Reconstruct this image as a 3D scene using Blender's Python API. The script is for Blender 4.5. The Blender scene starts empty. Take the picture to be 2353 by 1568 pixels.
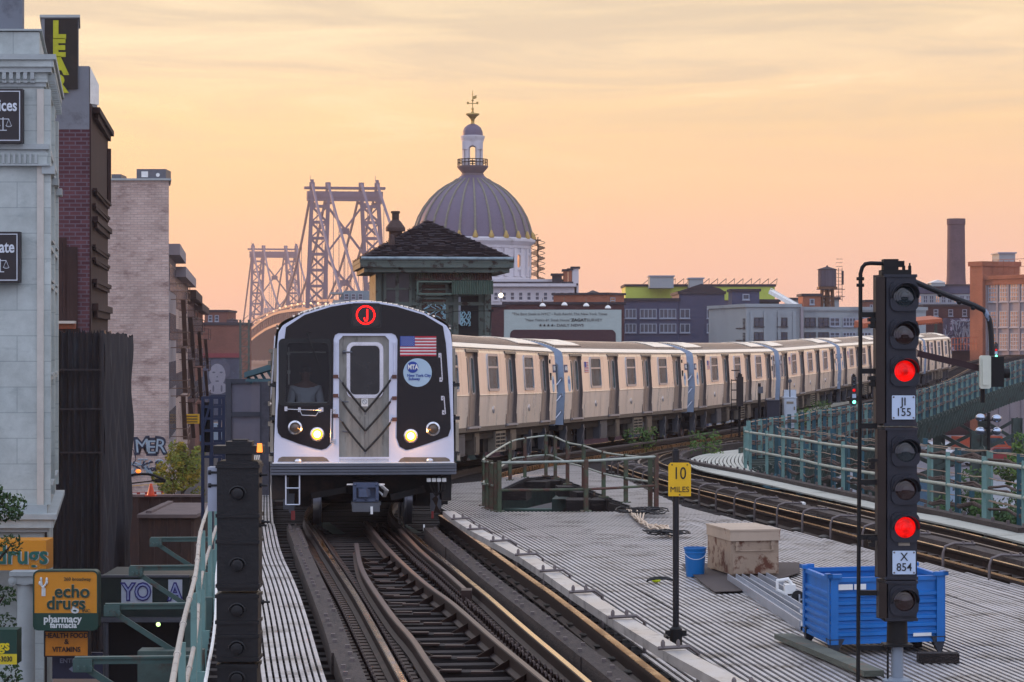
import bpy, bmesh, math, random
from mathutils import Vector, Matrix
random.seed(11)
R = math.radians; PI = math.pi
S = bpy.context.scene
COL = S.collection
# ---------------------------------------------------------------- camera
F = 5700.0; CX = 1176.5; HY = 790.0; CZ = 2.85        # focal length in photo units, optical axis, horizon, eye height
cam = bpy.data.cameras.new('camera'); camo = bpy.data.objects.new('camera', cam); COL.objects.link(camo)
cam.sensor_width = 36; cam.lens = F * 36 / 2353.0; cam.clip_start = .2; cam.clip_end = 9000
camo.location = (0, 0, CZ); camo.rotation_euler = (R(90) + math.atan(6 / F), 0, 0)
S.camera = camo
S.view_settings.view_transform = 'Standard'; S.view_settings.look = 'None'
S.view_settings.exposure = 0.0; S.view_settings.gamma = 1
S.cycles.max_bounces = 6; S.cycles.transparent_max_bounces = 12

def lin(c):
    return c / 12.92 if c <= .04045 else ((c + .055) / 1.055) ** 2.4
def H(h, a=1.0):
    h = h.lstrip('#'); return tuple(lin(int(h[i:i + 2], 16) / 255) for i in (0, 2, 4)) + (a,)
# ---------------------------------------------------------------- world
SUN_EL, SUN_AZ = R(4.5), R(-42)                         # low sun, ahead to the left
wd = bpy.data.worlds.new('World'); S.world = wd; wd.use_nodes = True
N = wd.node_tree.nodes; L = wd.node_tree.links
bg = N['Background']
sky = N.new('ShaderNodeTexSky'); sky.sky_type = 'NISHITA'; sky.sun_disc = False
sky.sun_elevation = SUN_EL; sky.sun_rotation = SUN_AZ; sky.dust_density = 3; sky.air_density = 1.5
tc = N.new('ShaderNodeTexCoord'); sep = N.new('ShaderNodeSeparateXYZ'); L.new(tc.outputs['Generated'], sep.inputs[0])
def ramp(stops, src):
    r = N.new('ShaderNodeValToRGB'); cr = r.color_ramp; cr.interpolation = 'EASE' if len(stops) < 3 else 'LINEAR'
    while len(cr.elements) < len(stops): cr.elements.new(.5)
    for e, (p, c) in zip(cr.elements, stops): e.position = p; e.color = H(c) if isinstance(c, str) else c
    L.new(src, r.inputs[0]); return r.outputs[0]
def wmath(op, a, b=None, c=None):
    m = N.new('ShaderNodeMath'); m.operation = op
    for i, x in enumerate((a, b, c)):
        if x is None: continue
        if isinstance(x, (int, float)): m.inputs[i].default_value = x
        else: L.new(x, m.inputs[i])
    return m.outputs[0]
def wmix(f, a, b):
    m = N.new('ShaderNodeMixRGB')
    if isinstance(f, (int, float)): m.inputs[0].default_value = f
    else: L.new(f, m.inputs[0])
    L.new(a, m.inputs[1]); L.new(b, m.inputs[2]); return m.outputs[0]
zz = sep.outputs['Z']
left = ramp([(0, '#f2b99a'), (.03, '#fcc28c'), (.06, '#fecd8c'), (.09, '#fad69c'), (.115, '#ecd6b0'), (.145, '#decfb2'), (.30, '#d8cdbd'), (.55, '#b0bbd6'), (1, '#9fb1d4')], zz)
right = ramp([(0, '#ebb7a4'), (.03, '#f3bea0'), (.06, '#f4c598'), (.09, '#efca98'), (.115, '#eccfa8'), (.145, '#e0caa6'), (.30, '#d8cabd'), (.55, '#b0bbd6'), (1, '#9fb1d4')], zz)
back = ramp([(0, '#a9a9c2'), (.08, '#b2b4cc'), (.2, '#a9b3d2'), (.5, '#a3b2d4'), (1, '#9db2d2')], zz)
azf = wmath('MULTIPLY_ADD', sep.outputs['X'], 2.4, .5); azf = wmath('MINIMUM', wmath('MAXIMUM', azf, 0), 1)
front = wmix(azf, left, right)
bf = wmath('MINIMUM', wmath('MAXIMUM', wmath('MULTIPLY_ADD', sep.outputs['Y'], -1.6, .55), 0), 1)
col = wmix(bf, front, back)
# thin streaked clouds
mp = N.new('ShaderNodeMapping'); mp.inputs['Scale'].default_value = (5, 5, 46); mp.inputs['Rotation'].default_value = (0, R(5), 0)
L.new(tc.outputs['Generated'], mp.inputs[0])
nz = N.new('ShaderNodeTexNoise'); nz.inputs['Scale'].default_value = 1.5; nz.inputs['Detail'].default_value = 10; nz.inputs['Roughness'].default_value = .62; nz.inputs['Distortion'].default_value = .6
L.new(mp.outputs[0], nz.inputs['Vector'])
cl = ramp([(.42, (0, 0, 0, 1)), (.64, (1, 1, 1, 1))], nz.outputs['Fac'])
hi = ramp([(.05, (0, 0, 0, 1)), (.12, (1, 1, 1, 1))], zz)
cf = wmath('MULTIPLY', wmath('MULTIPLY', cl, hi), .48)
rgb = N.new('ShaderNodeRGB'); rgb.outputs[0].default_value = H('#bfb09e')
col = wmix(cf, col, rgb.outputs[0])
cl2 = ramp([(.30, (1, 1, 1, 1)), (.46, (0, 0, 0, 1))], nz.outputs['Fac'])
rgb2 = N.new('ShaderNodeRGB'); rgb2.outputs[0].default_value = H('#ffe6bd')
col = wmix(wmath('MULTIPLY', wmath('MULTIPLY', cl2, hi), .5), col, rgb2.outputs[0])
zf = wmath('MINIMUM', wmath('MAXIMUM', wmath('MULTIPLY_ADD', zz, 3.2, -.58), 0), 1)   # extra gain on the unseen sky overhead and behind, added to brighten the scene
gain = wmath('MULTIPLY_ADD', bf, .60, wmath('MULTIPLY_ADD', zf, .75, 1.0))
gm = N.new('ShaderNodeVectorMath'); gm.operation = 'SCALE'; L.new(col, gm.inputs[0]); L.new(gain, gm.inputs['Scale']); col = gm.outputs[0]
ns = N.new('ShaderNodeMixRGB'); ns.blend_type = 'ADD'; ns.inputs[0].default_value = 1
sc = N.new('ShaderNodeMixRGB'); sc.blend_type = 'MULTIPLY'; sc.inputs[0].default_value = 1; sc.inputs[2].default_value = (.02, .02, .02, 1)
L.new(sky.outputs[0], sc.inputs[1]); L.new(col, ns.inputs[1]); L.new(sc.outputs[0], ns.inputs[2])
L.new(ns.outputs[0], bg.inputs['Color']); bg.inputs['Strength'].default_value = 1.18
# ---------------------------------------------------------------- sun
sl = bpy.data.lights.new('sun', 'SUN'); sl.energy = 4.0; sl.angle = R(.6); sl.color = (1, .50, .22)
slo = bpy.data.objects.new('sun', sl); COL.objects.link(slo)
sd = Vector((math.sin(SUN_AZ) * math.cos(SUN_EL), math.cos(SUN_AZ) * math.cos(SUN_EL), math.sin(SUN_EL)))
slo.rotation_euler = sd.to_track_quat('Z', 'Y').to_euler(); slo.location = sd * 100 + Vector((0, 0, 50))

# ---------------------------------------------------------------- placing: photo point + distance -> metres
def W(px, py, D): return Vector(((px - CX) * D / F, D, CZ - (py - HY) * D / F))
ZP = [(0, 0), (28, 0), (39.4, -.1), (55, -.36), (74, -.64), (90, -.77), (112, -.76), (130, -.55), (160, -.25), (190, .05), (215, .9), (240, 1.75), (270, 2.2), (500, 3)]
def zt(D):                                             # grade of the viaduct: dips, then climbs
    for (a, za), (b, zb) in zip(ZP, ZP[1:]):
        if D <= b: return za + (zb - za) * max(0, (D - a)) / (b - a)
    return ZP[-1][1]
def G(px, py, off=0.0):
    lo, hi = 6.0, 480.0
    for _ in range(50):
        m = (lo + hi) / 2
        if CZ - (py - HY) * m / F - zt(m) - off > 0: lo = m
        else: hi = m
    p = W(px, py, lo); p.z = zt(lo) + off; return p
def spline(pts, step=.5):
    P = [Vector(p) for p in pts]
    if len(P) == 2: P = [P[0], P[0].lerp(P[1], .5), P[1]]
    P = [P[0] * 2 - P[1]] + P + [P[-1] * 2 - P[-2]]
    out = []
    for i in range(1, len(P) - 2):
        a, b, c, d = P[i - 1:i + 3]; n = max(1, int((c - b).length / step))
        for k in range(n):
            t = k / n
            out.append(.5 * ((2 * b) + (c - a) * t + (2 * a - 5 * b + 4 * c - d) * t * t + (3 * b - a - 3 * c + d) * t ** 3))
    out.append(P[-2].copy()); return out
def offset(pts, u, dz=0):
    out = []
    for i, p in enumerate(pts):
        t = pts[min(i + 1, len(pts) - 1)] - pts[max(i - 1, 0)]; t.z = 0; t.normalize()
        out.append(p + Vector((t.y, -t.x, 0)) * u + Vector((0, 0, dz)))
    return out
def along(pts, step, start=0):                         # (point, tangent) at equal distances
    out = []; d = -start
    for a, b in zip(pts, pts[1:]):
        l = (b - a).length
        while d <= l:
            if d >= 0: out.append((a.lerp(b, d / max(l, 1e-6)), (b - a).normalized()))
            d += step
        d -= l
    return out

# ---------------------------------------------------------------- materials
MATS = {}
def mat(name, col='#888888', rough=.6, metal=0.0, var=.12, scale=4.0, col2=None, thr=.58, scale2=2.0, soft=.06, bump=0.0, bscale=30, spec=.5, alpha=1.0, emit=None, es=1.0, stretch=(1, 1, 1), rvar=0.0, coat=0.0):
    if name in MATS: return MATS[name]
    m = bpy.data.materials.new(name); m.use_nodes = True; MATS[name] = m
    n = m.node_tree.nodes; l = m.node_tree.links; b = n['Principled BSDF']
    c = H(col) if isinstance(col, str) else tuple(col) + (1,)
    b.inputs['Roughness'].default_value = rough; b.inputs['Metallic'].default_value = metal
    b.inputs['Specular IOR Level'].default_value = spec
    if coat: b.inputs['Coat Weight'].default_value = coat
    tcn = n.new('ShaderNodeTexCoord'); mpn = n.new('ShaderNodeMapping'); mpn.inputs['Scale'].default_value = stretch
    l.new(tcn.outputs['Object'], mpn.inputs[0])
    no = n.new('ShaderNodeTexNoise'); no.inputs['Scale'].default_value = scale; no.inputs['Detail'].default_value = 6; no.inputs['Roughness'].default_value = .65
    l.new(mpn.outputs[0], no.inputs['Vector'])
    mr = n.new('ShaderNodeMapRange'); mr.inputs['From Min'].default_value = .3; mr.inputs['From Max'].default_value = .7
    mr.inputs['To Min'].default_value = 1 - var; mr.inputs['To Max'].default_value = 1 + var; l.new(no.outputs['Fac'], mr.inputs[0])
    mx = n.new('ShaderNodeVectorMath'); mx.operation = 'SCALE'; mx.inputs[0].default_value = c[:3]; l.new(mr.outputs[0], mx.inputs['Scale'])
    out = mx.outputs[0]
    if col2:
        n2 = n.new('ShaderNodeTexNoise'); n2.inputs['Scale'].default_value = scale2; n2.inputs['Detail'].default_value = 8; n2.inputs['Roughness'].default_value = .7
        l.new(mpn.outputs[0], n2.inputs['Vector'])
        r2 = n.new('ShaderNodeMapRange'); r2.inputs['From Min'].default_value = thr - soft; r2.inputs['From Max'].default_value = thr + soft; l.new(n2.outputs['Fac'], r2.inputs[0])
        m2 = n.new('ShaderNodeMixRGB'); l.new(r2.outputs[0], m2.inputs[0]); l.new(out, m2.inputs[1]); m2.inputs[2].default_value = H(col2); out = m2.outputs[0]
    l.new(out, b.inputs['Base Color'])
    if rvar:
        rr = n.new('ShaderNodeMapRange'); rr.inputs['From Min'].default_value = .3; rr.inputs['From Max'].default_value = .7
        rr.inputs['To Min'].default_value = max(0, rough - rvar); rr.inputs['To Max'].default_value = rough + rvar; l.new(no.outputs['Fac'], rr.inputs[0]); l.new(rr.outputs[0], b.inputs['Roughness'])
    if bump:
        nb = n.new('ShaderNodeTexNoise'); nb.inputs['Scale'].default_value = bscale; nb.inputs['Detail'].default_value = 4; l.new(mpn.outputs[0], nb.inputs['Vector'])
        bp = n.new('ShaderNodeBump'); bp.inputs['Strength'].default_value = bump; bp.inputs['Distance'].default_value = .02; l.new(nb.outputs['Fac'], bp.inputs['Height']); l.new(bp.outputs[0], b.inputs['Normal'])
    if alpha < 1: b.inputs['Alpha'].default_value = alpha
    if emit:
        b.inputs['Emission Color'].default_value = H(emit); b.inputs['Emission Strength'].default_value = es
    return m
def brick(name, c1, c2, mortar, bw=.22, bh=.075, ms=.012, rough=.85, blot=None, thr=.6, bs=.4):
    m = bpy.data.materials.new(name); m.use_nodes = True; MATS[name] = m
    n = m.node_tree.nodes; l = m.node_tree.links; b = n['Principled BSDF']; b.inputs['Roughness'].default_value = rough; b.inputs['Specular IOR Level'].default_value = .2
    t = n.new('ShaderNodeTexCoord'); s = n.new('ShaderNodeSeparateXYZ'); l.new(t.outputs['Object'], s.inputs[0])
    a = n.new('ShaderNodeMath'); a.operation = 'ADD'; l.new(s.outputs[0], a.inputs[0]); l.new(s.outputs[1], a.inputs[1])
    cb = n.new('ShaderNodeCombineXYZ'); l.new(a.outputs[0], cb.inputs[0]); l.new(s.outputs[2], cb.inputs[1])
    k = n.new('ShaderNodeTexBrick'); l.new(cb.outputs[0], k.inputs['Vector']); k.inputs['Scale'].default_value = 1
    k.inputs['Brick Width'].default_value = bw; k.inputs['Row Height'].default_value = bh; k.inputs['Mortar Size'].default_value = ms
    k.inputs['Color1'].default_value = H(c1); k.inputs['Color2'].default_value = H(c2); k.inputs['Mortar'].default_value = H(mortar)
    no = n.new('ShaderNodeTexNoise'); no.inputs['Scale'].default_value = bs; no.inputs['Detail'].default_value = 8; no.inputs['Roughness'].default_value = .7; l.new(t.outputs['Object'], no.inputs['Vector'])
    mr = n.new('ShaderNodeMapRange'); mr.inputs['From Min'].default_value = .3; mr.inputs['From Max'].default_value = .7; mr.inputs['To Min'].default_value = .72; mr.inputs['To Max'].default_value = 1.25; l.new(no.outputs['Fac'], mr.inputs[0])
    vm = n.new('ShaderNodeVectorMath'); vm.operation = 'SCALE'; l.new(k.outputs['Color'], vm.inputs[0]); l.new(mr.outputs[0], vm.inputs['Scale']); out = vm.outputs[0]
    if blot:
        n2 = n.new('ShaderNodeTexNoise'); n2.inputs['Scale'].default_value = bs * 1.7; n2.inputs['Detail'].default_value = 9; n2.inputs['Roughness'].default_value = .75
        mp2 = n.new('ShaderNodeMapping'); mp2.inputs['Scale'].default_value = (1, 1, 2.6); l.new(t.outputs['Object'], mp2.inputs[0]); l.new(mp2.outputs[0], n2.inputs['Vector'])
        r2 = n.new('ShaderNodeMapRange'); r2.inputs['From Min'].default_value = thr - .08; r2.inputs['From Max'].default_value = thr + .08; l.new(n2.outputs['Fac'], r2.inputs[0])
        m2 = n.new('ShaderNodeMixRGB'); l.new(r2.outputs[0], m2.inputs[0]); l.new(out, m2.inputs[1]); m2.inputs[2].default_value = H(blot); out = m2.outputs[0]
    l.new(out, b.inputs['Base Color']); return m

# ---------------------------------------------------------------- mesh builder
ORG = {}
class MB:
    def __init__(s): s.v = []; s.f = []; s.m = []; s.k = 0
    def add(s, vs, fs):
        b = len(s.v); s.v += [Vector(v) for v in vs]
        for f in fs: s.f.append(tuple(b + i for i in f)); s.m.append(s.k)
        return s
    def hexa(s, p): return s.add(p, [(0, 3, 2, 1), (4, 5, 6, 7), (0, 1, 5, 4), (1, 2, 6, 5), (2, 3, 7, 6), (3, 0, 4, 7)])
    def box(s, c, d, rz=0, M=None):
        x, y, z = [q / 2 for q in d]
        p = [Vector(q) for q in ((-x, -y, -z), (x, -y, -z), (x, y, -z), (-x, y, -z), (-x, -y, z), (x, -y, z), (x, y, z), (-x, y, z))]
        Q = (M or Matrix.Rotation(rz, 4, 'Z')); return s.hexa([Q @ q + Vector(c) for q in p])
    def shear(s, k=-.13):
        for v in s.v: v.x += k * v.y
        return s
    def bb(s, x0, x1, y0, y1, z0, z1): return s.box(((x0 + x1) / 2, (y0 + y1) / 2, (z0 + z1) / 2), (abs(x1 - x0), abs(y1 - y0), abs(z1 - z0)))
    def beam(s, p, q, w, h):
        p = Vector(p); q = Vector(q); t = (q - p).normalized(); up = Vector((0, 0, 1)) if abs(t.z) < .95 else Vector((0, 1, 0))
        a = t.cross(up).normalized() * w / 2; b = a.cross(t).normalized() * h / 2
        return s.hexa([p - a - b, p + a - b, q + a - b, q - a - b, p - a + b, p + a + b, q + a + b, q - a + b])
    def tube(s, pts, r, n=8, cap=True):
        P = [Vector(p) for p in pts]; rr = r if isinstance(r, (list, tuple)) else [r] * len(P); b = len(s.v); prev = None
        for i, p in enumerate(P):
            t = (P[min(i + 1, len(P) - 1)] - P[max(i - 1, 0)]).normalized()
            if prev is None: prev = Vector((0, 0, 1)) if abs(t.z) < .9 else Vector((1, 0, 0))
            u = t.cross(prev); u = (u if u.length > 1e-5 else t.orthogonal()).normalized(); w = u.cross(t).normalized(); prev = w
            for k in range(n):
                a = 2 * PI * k / n; s.v.append(p + (u * math.cos(a) + w * math.sin(a)) * rr[i])
        for i in range(len(P) - 1):
            for k in range(n): s.f.append((b + i * n + k, b + i * n + (k + 1) % n, b + (i + 1) * n + (k + 1) % n, b + (i + 1) * n + k)); s.m.append(s.k)
        if cap:
            s.f.append(tuple(b + k for k in reversed(range(n)))); s.m.append(s.k)
            s.f.append(tuple(b + (len(P) - 1) * n + k for k in range(n))); s.m.append(s.k)
        return s
    def sweep(s, prof, pts):
        b = len(s.v); n = len(prof); P = [Vector(p) for p in pts]
        for i, p in enumerate(P):
            t = P[min(i + 1, len(P) - 1)] - P[max(i - 1, 0)]; t.z = 0; t.normalize(); r = Vector((t.y, -t.x, 0))
            for u, v in prof: s.v.append(p + r * u + Vector((0, 0, v)))
        for i in range(len(P) - 1):
            for k in range(n): s.f.append((b + i * n + k, b + (i + 1) * n + k, b + (i + 1) * n + (k + 1) % n, b + i * n + (k + 1) % n)); s.m.append(s.k)
        s.f.append(tuple(b + k for k in range(n))); s.m.append(s.k)
        s.f.append(tuple(b + (len(P) - 1) * n + k for k in reversed(range(n)))); s.m.append(s.k)
        return s
    def rect(s, w, h, pts, u=0, v=0): return s.sweep([(u - w / 2, v), (u + w / 2, v), (u + w / 2, v + h), (u - w / 2, v + h)], pts)
    def pz(s, poly, z0, z1):                            # polygon in XY, extruded in Z
        n = len(poly)
        return s.add([(x, y, z0) for x, y in poly] + [(x, y, z1) for x, y in poly], [tuple(reversed(range(n))), tuple(range(n, 2 * n))] + [(i, (i + 1) % n, n + (i + 1) % n, n + i) for i in range(n)])
    def py(s, poly, y0, y1):                            # polygon in XZ, extruded in Y
        n = len(poly)
        return s.add([(x, y0, z) for x, z in poly] + [(x, y1, z) for x, z in poly], [tuple(range(n)), tuple(reversed(range(n, 2 * n)))] + [(i, n + i, n + (i + 1) % n, (i + 1) % n) for i in range(n)])
    def lathe(s, prof, c=(0, 0, 0), n=24, M=None):
        b = len(s.v); c = Vector(c)
        for r, z in prof:
            for k in range(n):
                a = 2 * PI * k / n; q = Vector((r * math.cos(a), r * math.sin(a), z)); s.v.append((M @ q if M else q) + c)
        for i in range(len(prof) - 1):
            for k in range(n): s.f.append((b + i * n + k, b + i * n + (k + 1) % n, b + (i + 1) * n + (k + 1) % n, b + (i + 1) * n + k)); s.m.append(s.k)
        s.f.append(tuple(b + k for k in reversed(range(n)))); s.m.append(s.k); e = b + (len(prof) - 1) * n
        s.f.append(tuple(e + k for k in range(n))); s.m.append(s.k); return s
    def disc(s, c, r, d, n=24):                         # round plate facing -Y
        return s.lathe([(r, 0), (r, d)], c, n, Matrix.Rotation(R(90), 4, 'X'))
    def sphere(s, c, r, n=12, sz=(1, 1, 1)):
        k = n // 2
        return s.lathe([(max(r * math.sin(PI * i / k), 1e-3), -r * math.cos(PI * i / k)) for i in range(k + 1)], c, n, Matrix.Diagonal((sz[0], sz[1], sz[2], 1)))
    def mesh(s, me, M):
        s.add([M @ v.co for v in me.vertices], [tuple(p.vertices) for p in me.polygons]); return s
    def xf(s, M, a=0):
        for i in range(a, len(s.v)): s.v[i] = M @ s.v[i]
        return s
    def build(s, name, mats, parent=None, world=False, smooth=35, fix=True):
        mats = mats if isinstance(mats, (list, tuple)) else [mats]
        me = bpy.data.meshes.new(name)
        vs = s.v
        if world and parent is not None:
            o = ORG[parent.name]; vs = [v - o for v in s.v]
        me.from_pydata([tuple(v) for v in vs], [], s.f)
        for m in mats: me.materials.append(m)
        me.polygons.foreach_set('material_index', s.m)
        if fix:
            bm = bmesh.new(); bm.from_mesh(me); bmesh.ops.recalc_face_normals(bm, faces=bm.faces); bm.to_mesh(me); bm.free()
        if smooth: me.shade_smooth(); me.set_sharp_from_angle(angle=R(smooth))
        o = bpy.data.objects.new(name, me); COL.objects.link(o)
        if parent is not None: o.parent = parent; ORG[o.name] = ORG[parent.name]
        else: ORG[o.name] = Vector((0, 0, 0))
        return o
def tag(o, label=None, cat=None, group=None, kind=None):
    if label: o['label'] = label
    if cat: o['category'] = cat
    if group: o['group'] = group
    if kind: o['kind'] = kind
    return o
def thing(name, label, cat, loc=(0, 0, 0), rz=0, group=None):
    o = bpy.data.objects.new(name, None); COL.objects.link(o); o.location = loc; o.rotation_euler = (0, 0, rz); o.empty_display_size = .2
    ORG[o.name] = Vector(loc); return tag(o, label, cat, group)
def struct(name, mb, m, **k): return tag(mb.build(name, m, **k), kind='structure')
def solo(name, mb, m, label, cat, group=None, org=None, **k):  # a thing that is one mesh, its origin at its base
    if org is None:
        xs = [v.x for v in mb.v]; ys = [v.y for v in mb.v]; org = Vector(((min(xs) + max(xs)) / 2, (min(ys) + max(ys)) / 2, min(v.z for v in mb.v)))
    for i in range(len(mb.v)): mb.v[i] = mb.v[i] - Vector(org)
    o = mb.build(name, m, **k); o.location = org; return tag(o, label, cat, group)
def kids(o): return [c for c in bpy.data.objects if c.parent is o]
def dup(root, loc, rz=0, label=None, group=None, tree=None):
    tree = tree or {}
    def cp(o, par):
        c = o.copy(); COL.objects.link(c); c.parent = par
        ORG[c.name] = Vector(loc)
        for ch in tree.get(o.name) or kids(o): cp(ch, c)
        return c
    r = cp(root, None); r.location = loc; r.rotation_euler = (0, 0, rz)
    if label: r['label'] = label
    if group: r['group'] = group
    return r
RX = Matrix.Rotation(R(90), 4, 'X')
def plate(loops, depth):                                # flat shape with holes -> mesh data, outline in XY, thick in Z
    cu = bpy.data.curves.new('plate', 'CURVE'); cu.dimensions = '2D'; cu.fill_mode = 'BOTH'; cu.extrude = depth / 2
    for lp in loops:
        sp = cu.splines.new('POLY'); sp.points.add(len(lp) - 1); sp.use_cyclic_u = True
        for q, (x, y) in zip(sp.points, lp): q.co = (x, y, 0, 1)
    o = bpy.data.objects.new('tmp', cu); me = bpy.data.meshes.new_from_object(o)
    bpy.data.objects.remove(o); bpy.data.curves.remove(cu); return me
def textmesh(t, size, depth=.01, bold=0.0, sx=1.0, align='CENTER', space=1.0):
    cu = bpy.data.curves.new('txt', 'FONT'); cu.body = t; cu.size = size; cu.extrude = depth / 2; cu.align_x = align; cu.align_y = 'CENTER'; cu.offset = bold; cu.space_character = space; cu.resolution_u = 3
    o = bpy.data.objects.new('tmp', cu); me = bpy.data.meshes.new_from_object(o)
    bpy.data.objects.remove(o); bpy.data.curves.remove(cu)
    if sx != 1:
        for v in me.vertices: v.co.x *= sx
    return me
def rrect(x0, x1, y0, y1, r, n=5):
    out = []
    for cx, cy, a in ((x1 - r, y1 - r, 0), (x0 + r, y1 - r, 90), (x0 + r, y0 + r, 180), (x1 - r, y0 + r, 270)):
        for k in range(n + 1): t = R(a + 90 * k / n); out.append((cx + r * math.cos(t), cy + r * math.sin(t)))
    return out
# ================================================================ materials shared by the scene
M_side = mat('brushed_steel_side', '#f7e6d2', .32, .5, var=.05, scale=1.2, stretch=(1, 2.2, .35), rvar=.08, col2='#cdbba8', thr=.64, scale2=1.3, soft=.12)  # streaks stand for grime and for reflections put into the colour
M_roof = mat('fluted_roof_steel', '#fbeeda', .38, .35, var=.07, scale=1.5, rvar=.05, col2='#a8998a', thr=.76, scale2=1.1)
M_skirt = mat('grimy_skirt_steel', '#6f665c', .6, .4, var=.2, scale=6)
M_jamb = mat('door_jamb_steel', '#716a68', .45, .7, var=.1)
M_door = mat('door_leaf_steel', '#a79a90', .42, .65, var=.1)
M_frame = mat('window_frame_alloy', '#b9bcc4', .35, .8, var=.05)
M_glass = mat('dark_window_glass', '#3a4d52', .2, 0, var=.5, scale=2.5, spec=.04)
M_under = mat('underframe_black', '#0d0b0c', .75, .1, var=.4, scale=5, col2='#2c1d16', thr=.55)
M_case = mat('grey_equipment_case', '#56585d', .55, .3, var=.15)
M_case2 = mat('beige_grid_case', '#8c8375', .6, .3, var=.15)
M_slot = mat('slot_black', '#0b0a0b', .8)
M_endw = mat('end_wall_steel', '#9dadc2', .5, .15, var=.08)  # steel car end; bluish reflection of the sky put into the colour
M_rubber = mat('black_rubber', '#0c0c0d', .55)
M_wheel = mat('worn_wheel_steel', '#8d93a0', .28, .9, var=.1)
M_mask = mat('gloss_black_mask', '#0b0605', .10, 0, var=.5, scale=2, spec=.28, coat=.1)
M_silver = mat('silver_front_paint', '#ccd0de', .35, .35, var=.04, scale=2, col2='#8f8f95', thr=.74, scale2=3)
M_fdoor = mat('scratched_front_door', '#8c8a82', .45, .6, var=.22, scale=9, stretch=(1, 1, .25), col2='#5f5c55', thr=.62, scale2=7)
M_white = mat('white_paint', '#dcdcd8', .5)
M_blue = mat('signal_blue', '#1d3c8f', .5)
M_red = mat('flag_red', '#b3122b', .5)
M_grey = mat('mid_grey_metal', '#5c5f66', .5, .5, var=.15)
M_num = mat('number_plate_blue', '#273a66', .5)
M_logo = mat('pale_blue_disc', '#a4bccb', .5, var=.04)
M_led = mat('red_led', '#ff1a10', .4, emit='#ff0d08', es=5.0)
M_ledb = mat('sign_glass_dark', '#160a09', .2)
M_lampon = mat('headlamp_lit', '#fff0d0', .3, emit='#ffb040', es=30)
M_halo = mat('lamp_amber_rim', '#ff9a2a', .3, emit='#ff7a10', es=9)
M_lensoff = mat('unlit_lens', '#5a5148', .2, .3, var=.3, scale=40)
M_chrome = mat('lamp_ring_steel', '#c9c9cc', .25, .9)
# ================================================================ the train
HWP = [(1.05, 1.435), (2.0, 1.48), (3.12, 1.405), (3.22, 1.37)]
def hw(z):
    for (a, xa), (b, xb) in zip(HWP, HWP[1:]):
        if z <= b: return xa + (xb - xa) * (z - a) / (b - a)
    return HWP[-1][1]
ROOF = [(1.37, 3.22), (1.345, 3.27), (1.25, 3.335), (1.10, 3.40), (.96, 3.455), (.75, 3.52), (.525, 3.575), (.26, 3.615), (0, 3.63)]
Y0, Y1 = .62, 18.18
DOORS = [2.1, 6.85, 11.65, 16.45]; WINS = [4.47, 9.25, 14.05]; DW = .66
def side(mb, y0, y1, z0, z1, sg, inset=0):
    zs = [z0] + [z for z, _ in HWP if z0 < z < z1] + [z1]
    for a, b in zip(zs, zs[1:]):
        mb.add([(sg * (hw(a) - inset), y0, a), (sg * (hw(a) - inset), y1, a), (sg * (hw(b) - inset), y1, b), (sg * (hw(b) - inset), y0, b)], [(0, 1, 2, 3) if sg > 0 else (3, 2, 1, 0)])
def onside(mb, me, sg, off):                             # plate drawn in (y, z) laid on the slanting car side
    vs = [(sg * (hw(v.co.y) + v.co.z + off), v.co.x, v.co.y) for v in me.vertices]
    mb.add(vs, [tuple(p.vertices) for p in me.polygons])
def ring(x0, x1, y0, y1, r, w): return [rrect(x0, x1, y0, y1, r), rrect(x0 + w, x1 - w, y0 + w, y1 - w, max(.01, r - w * .6))]
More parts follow.
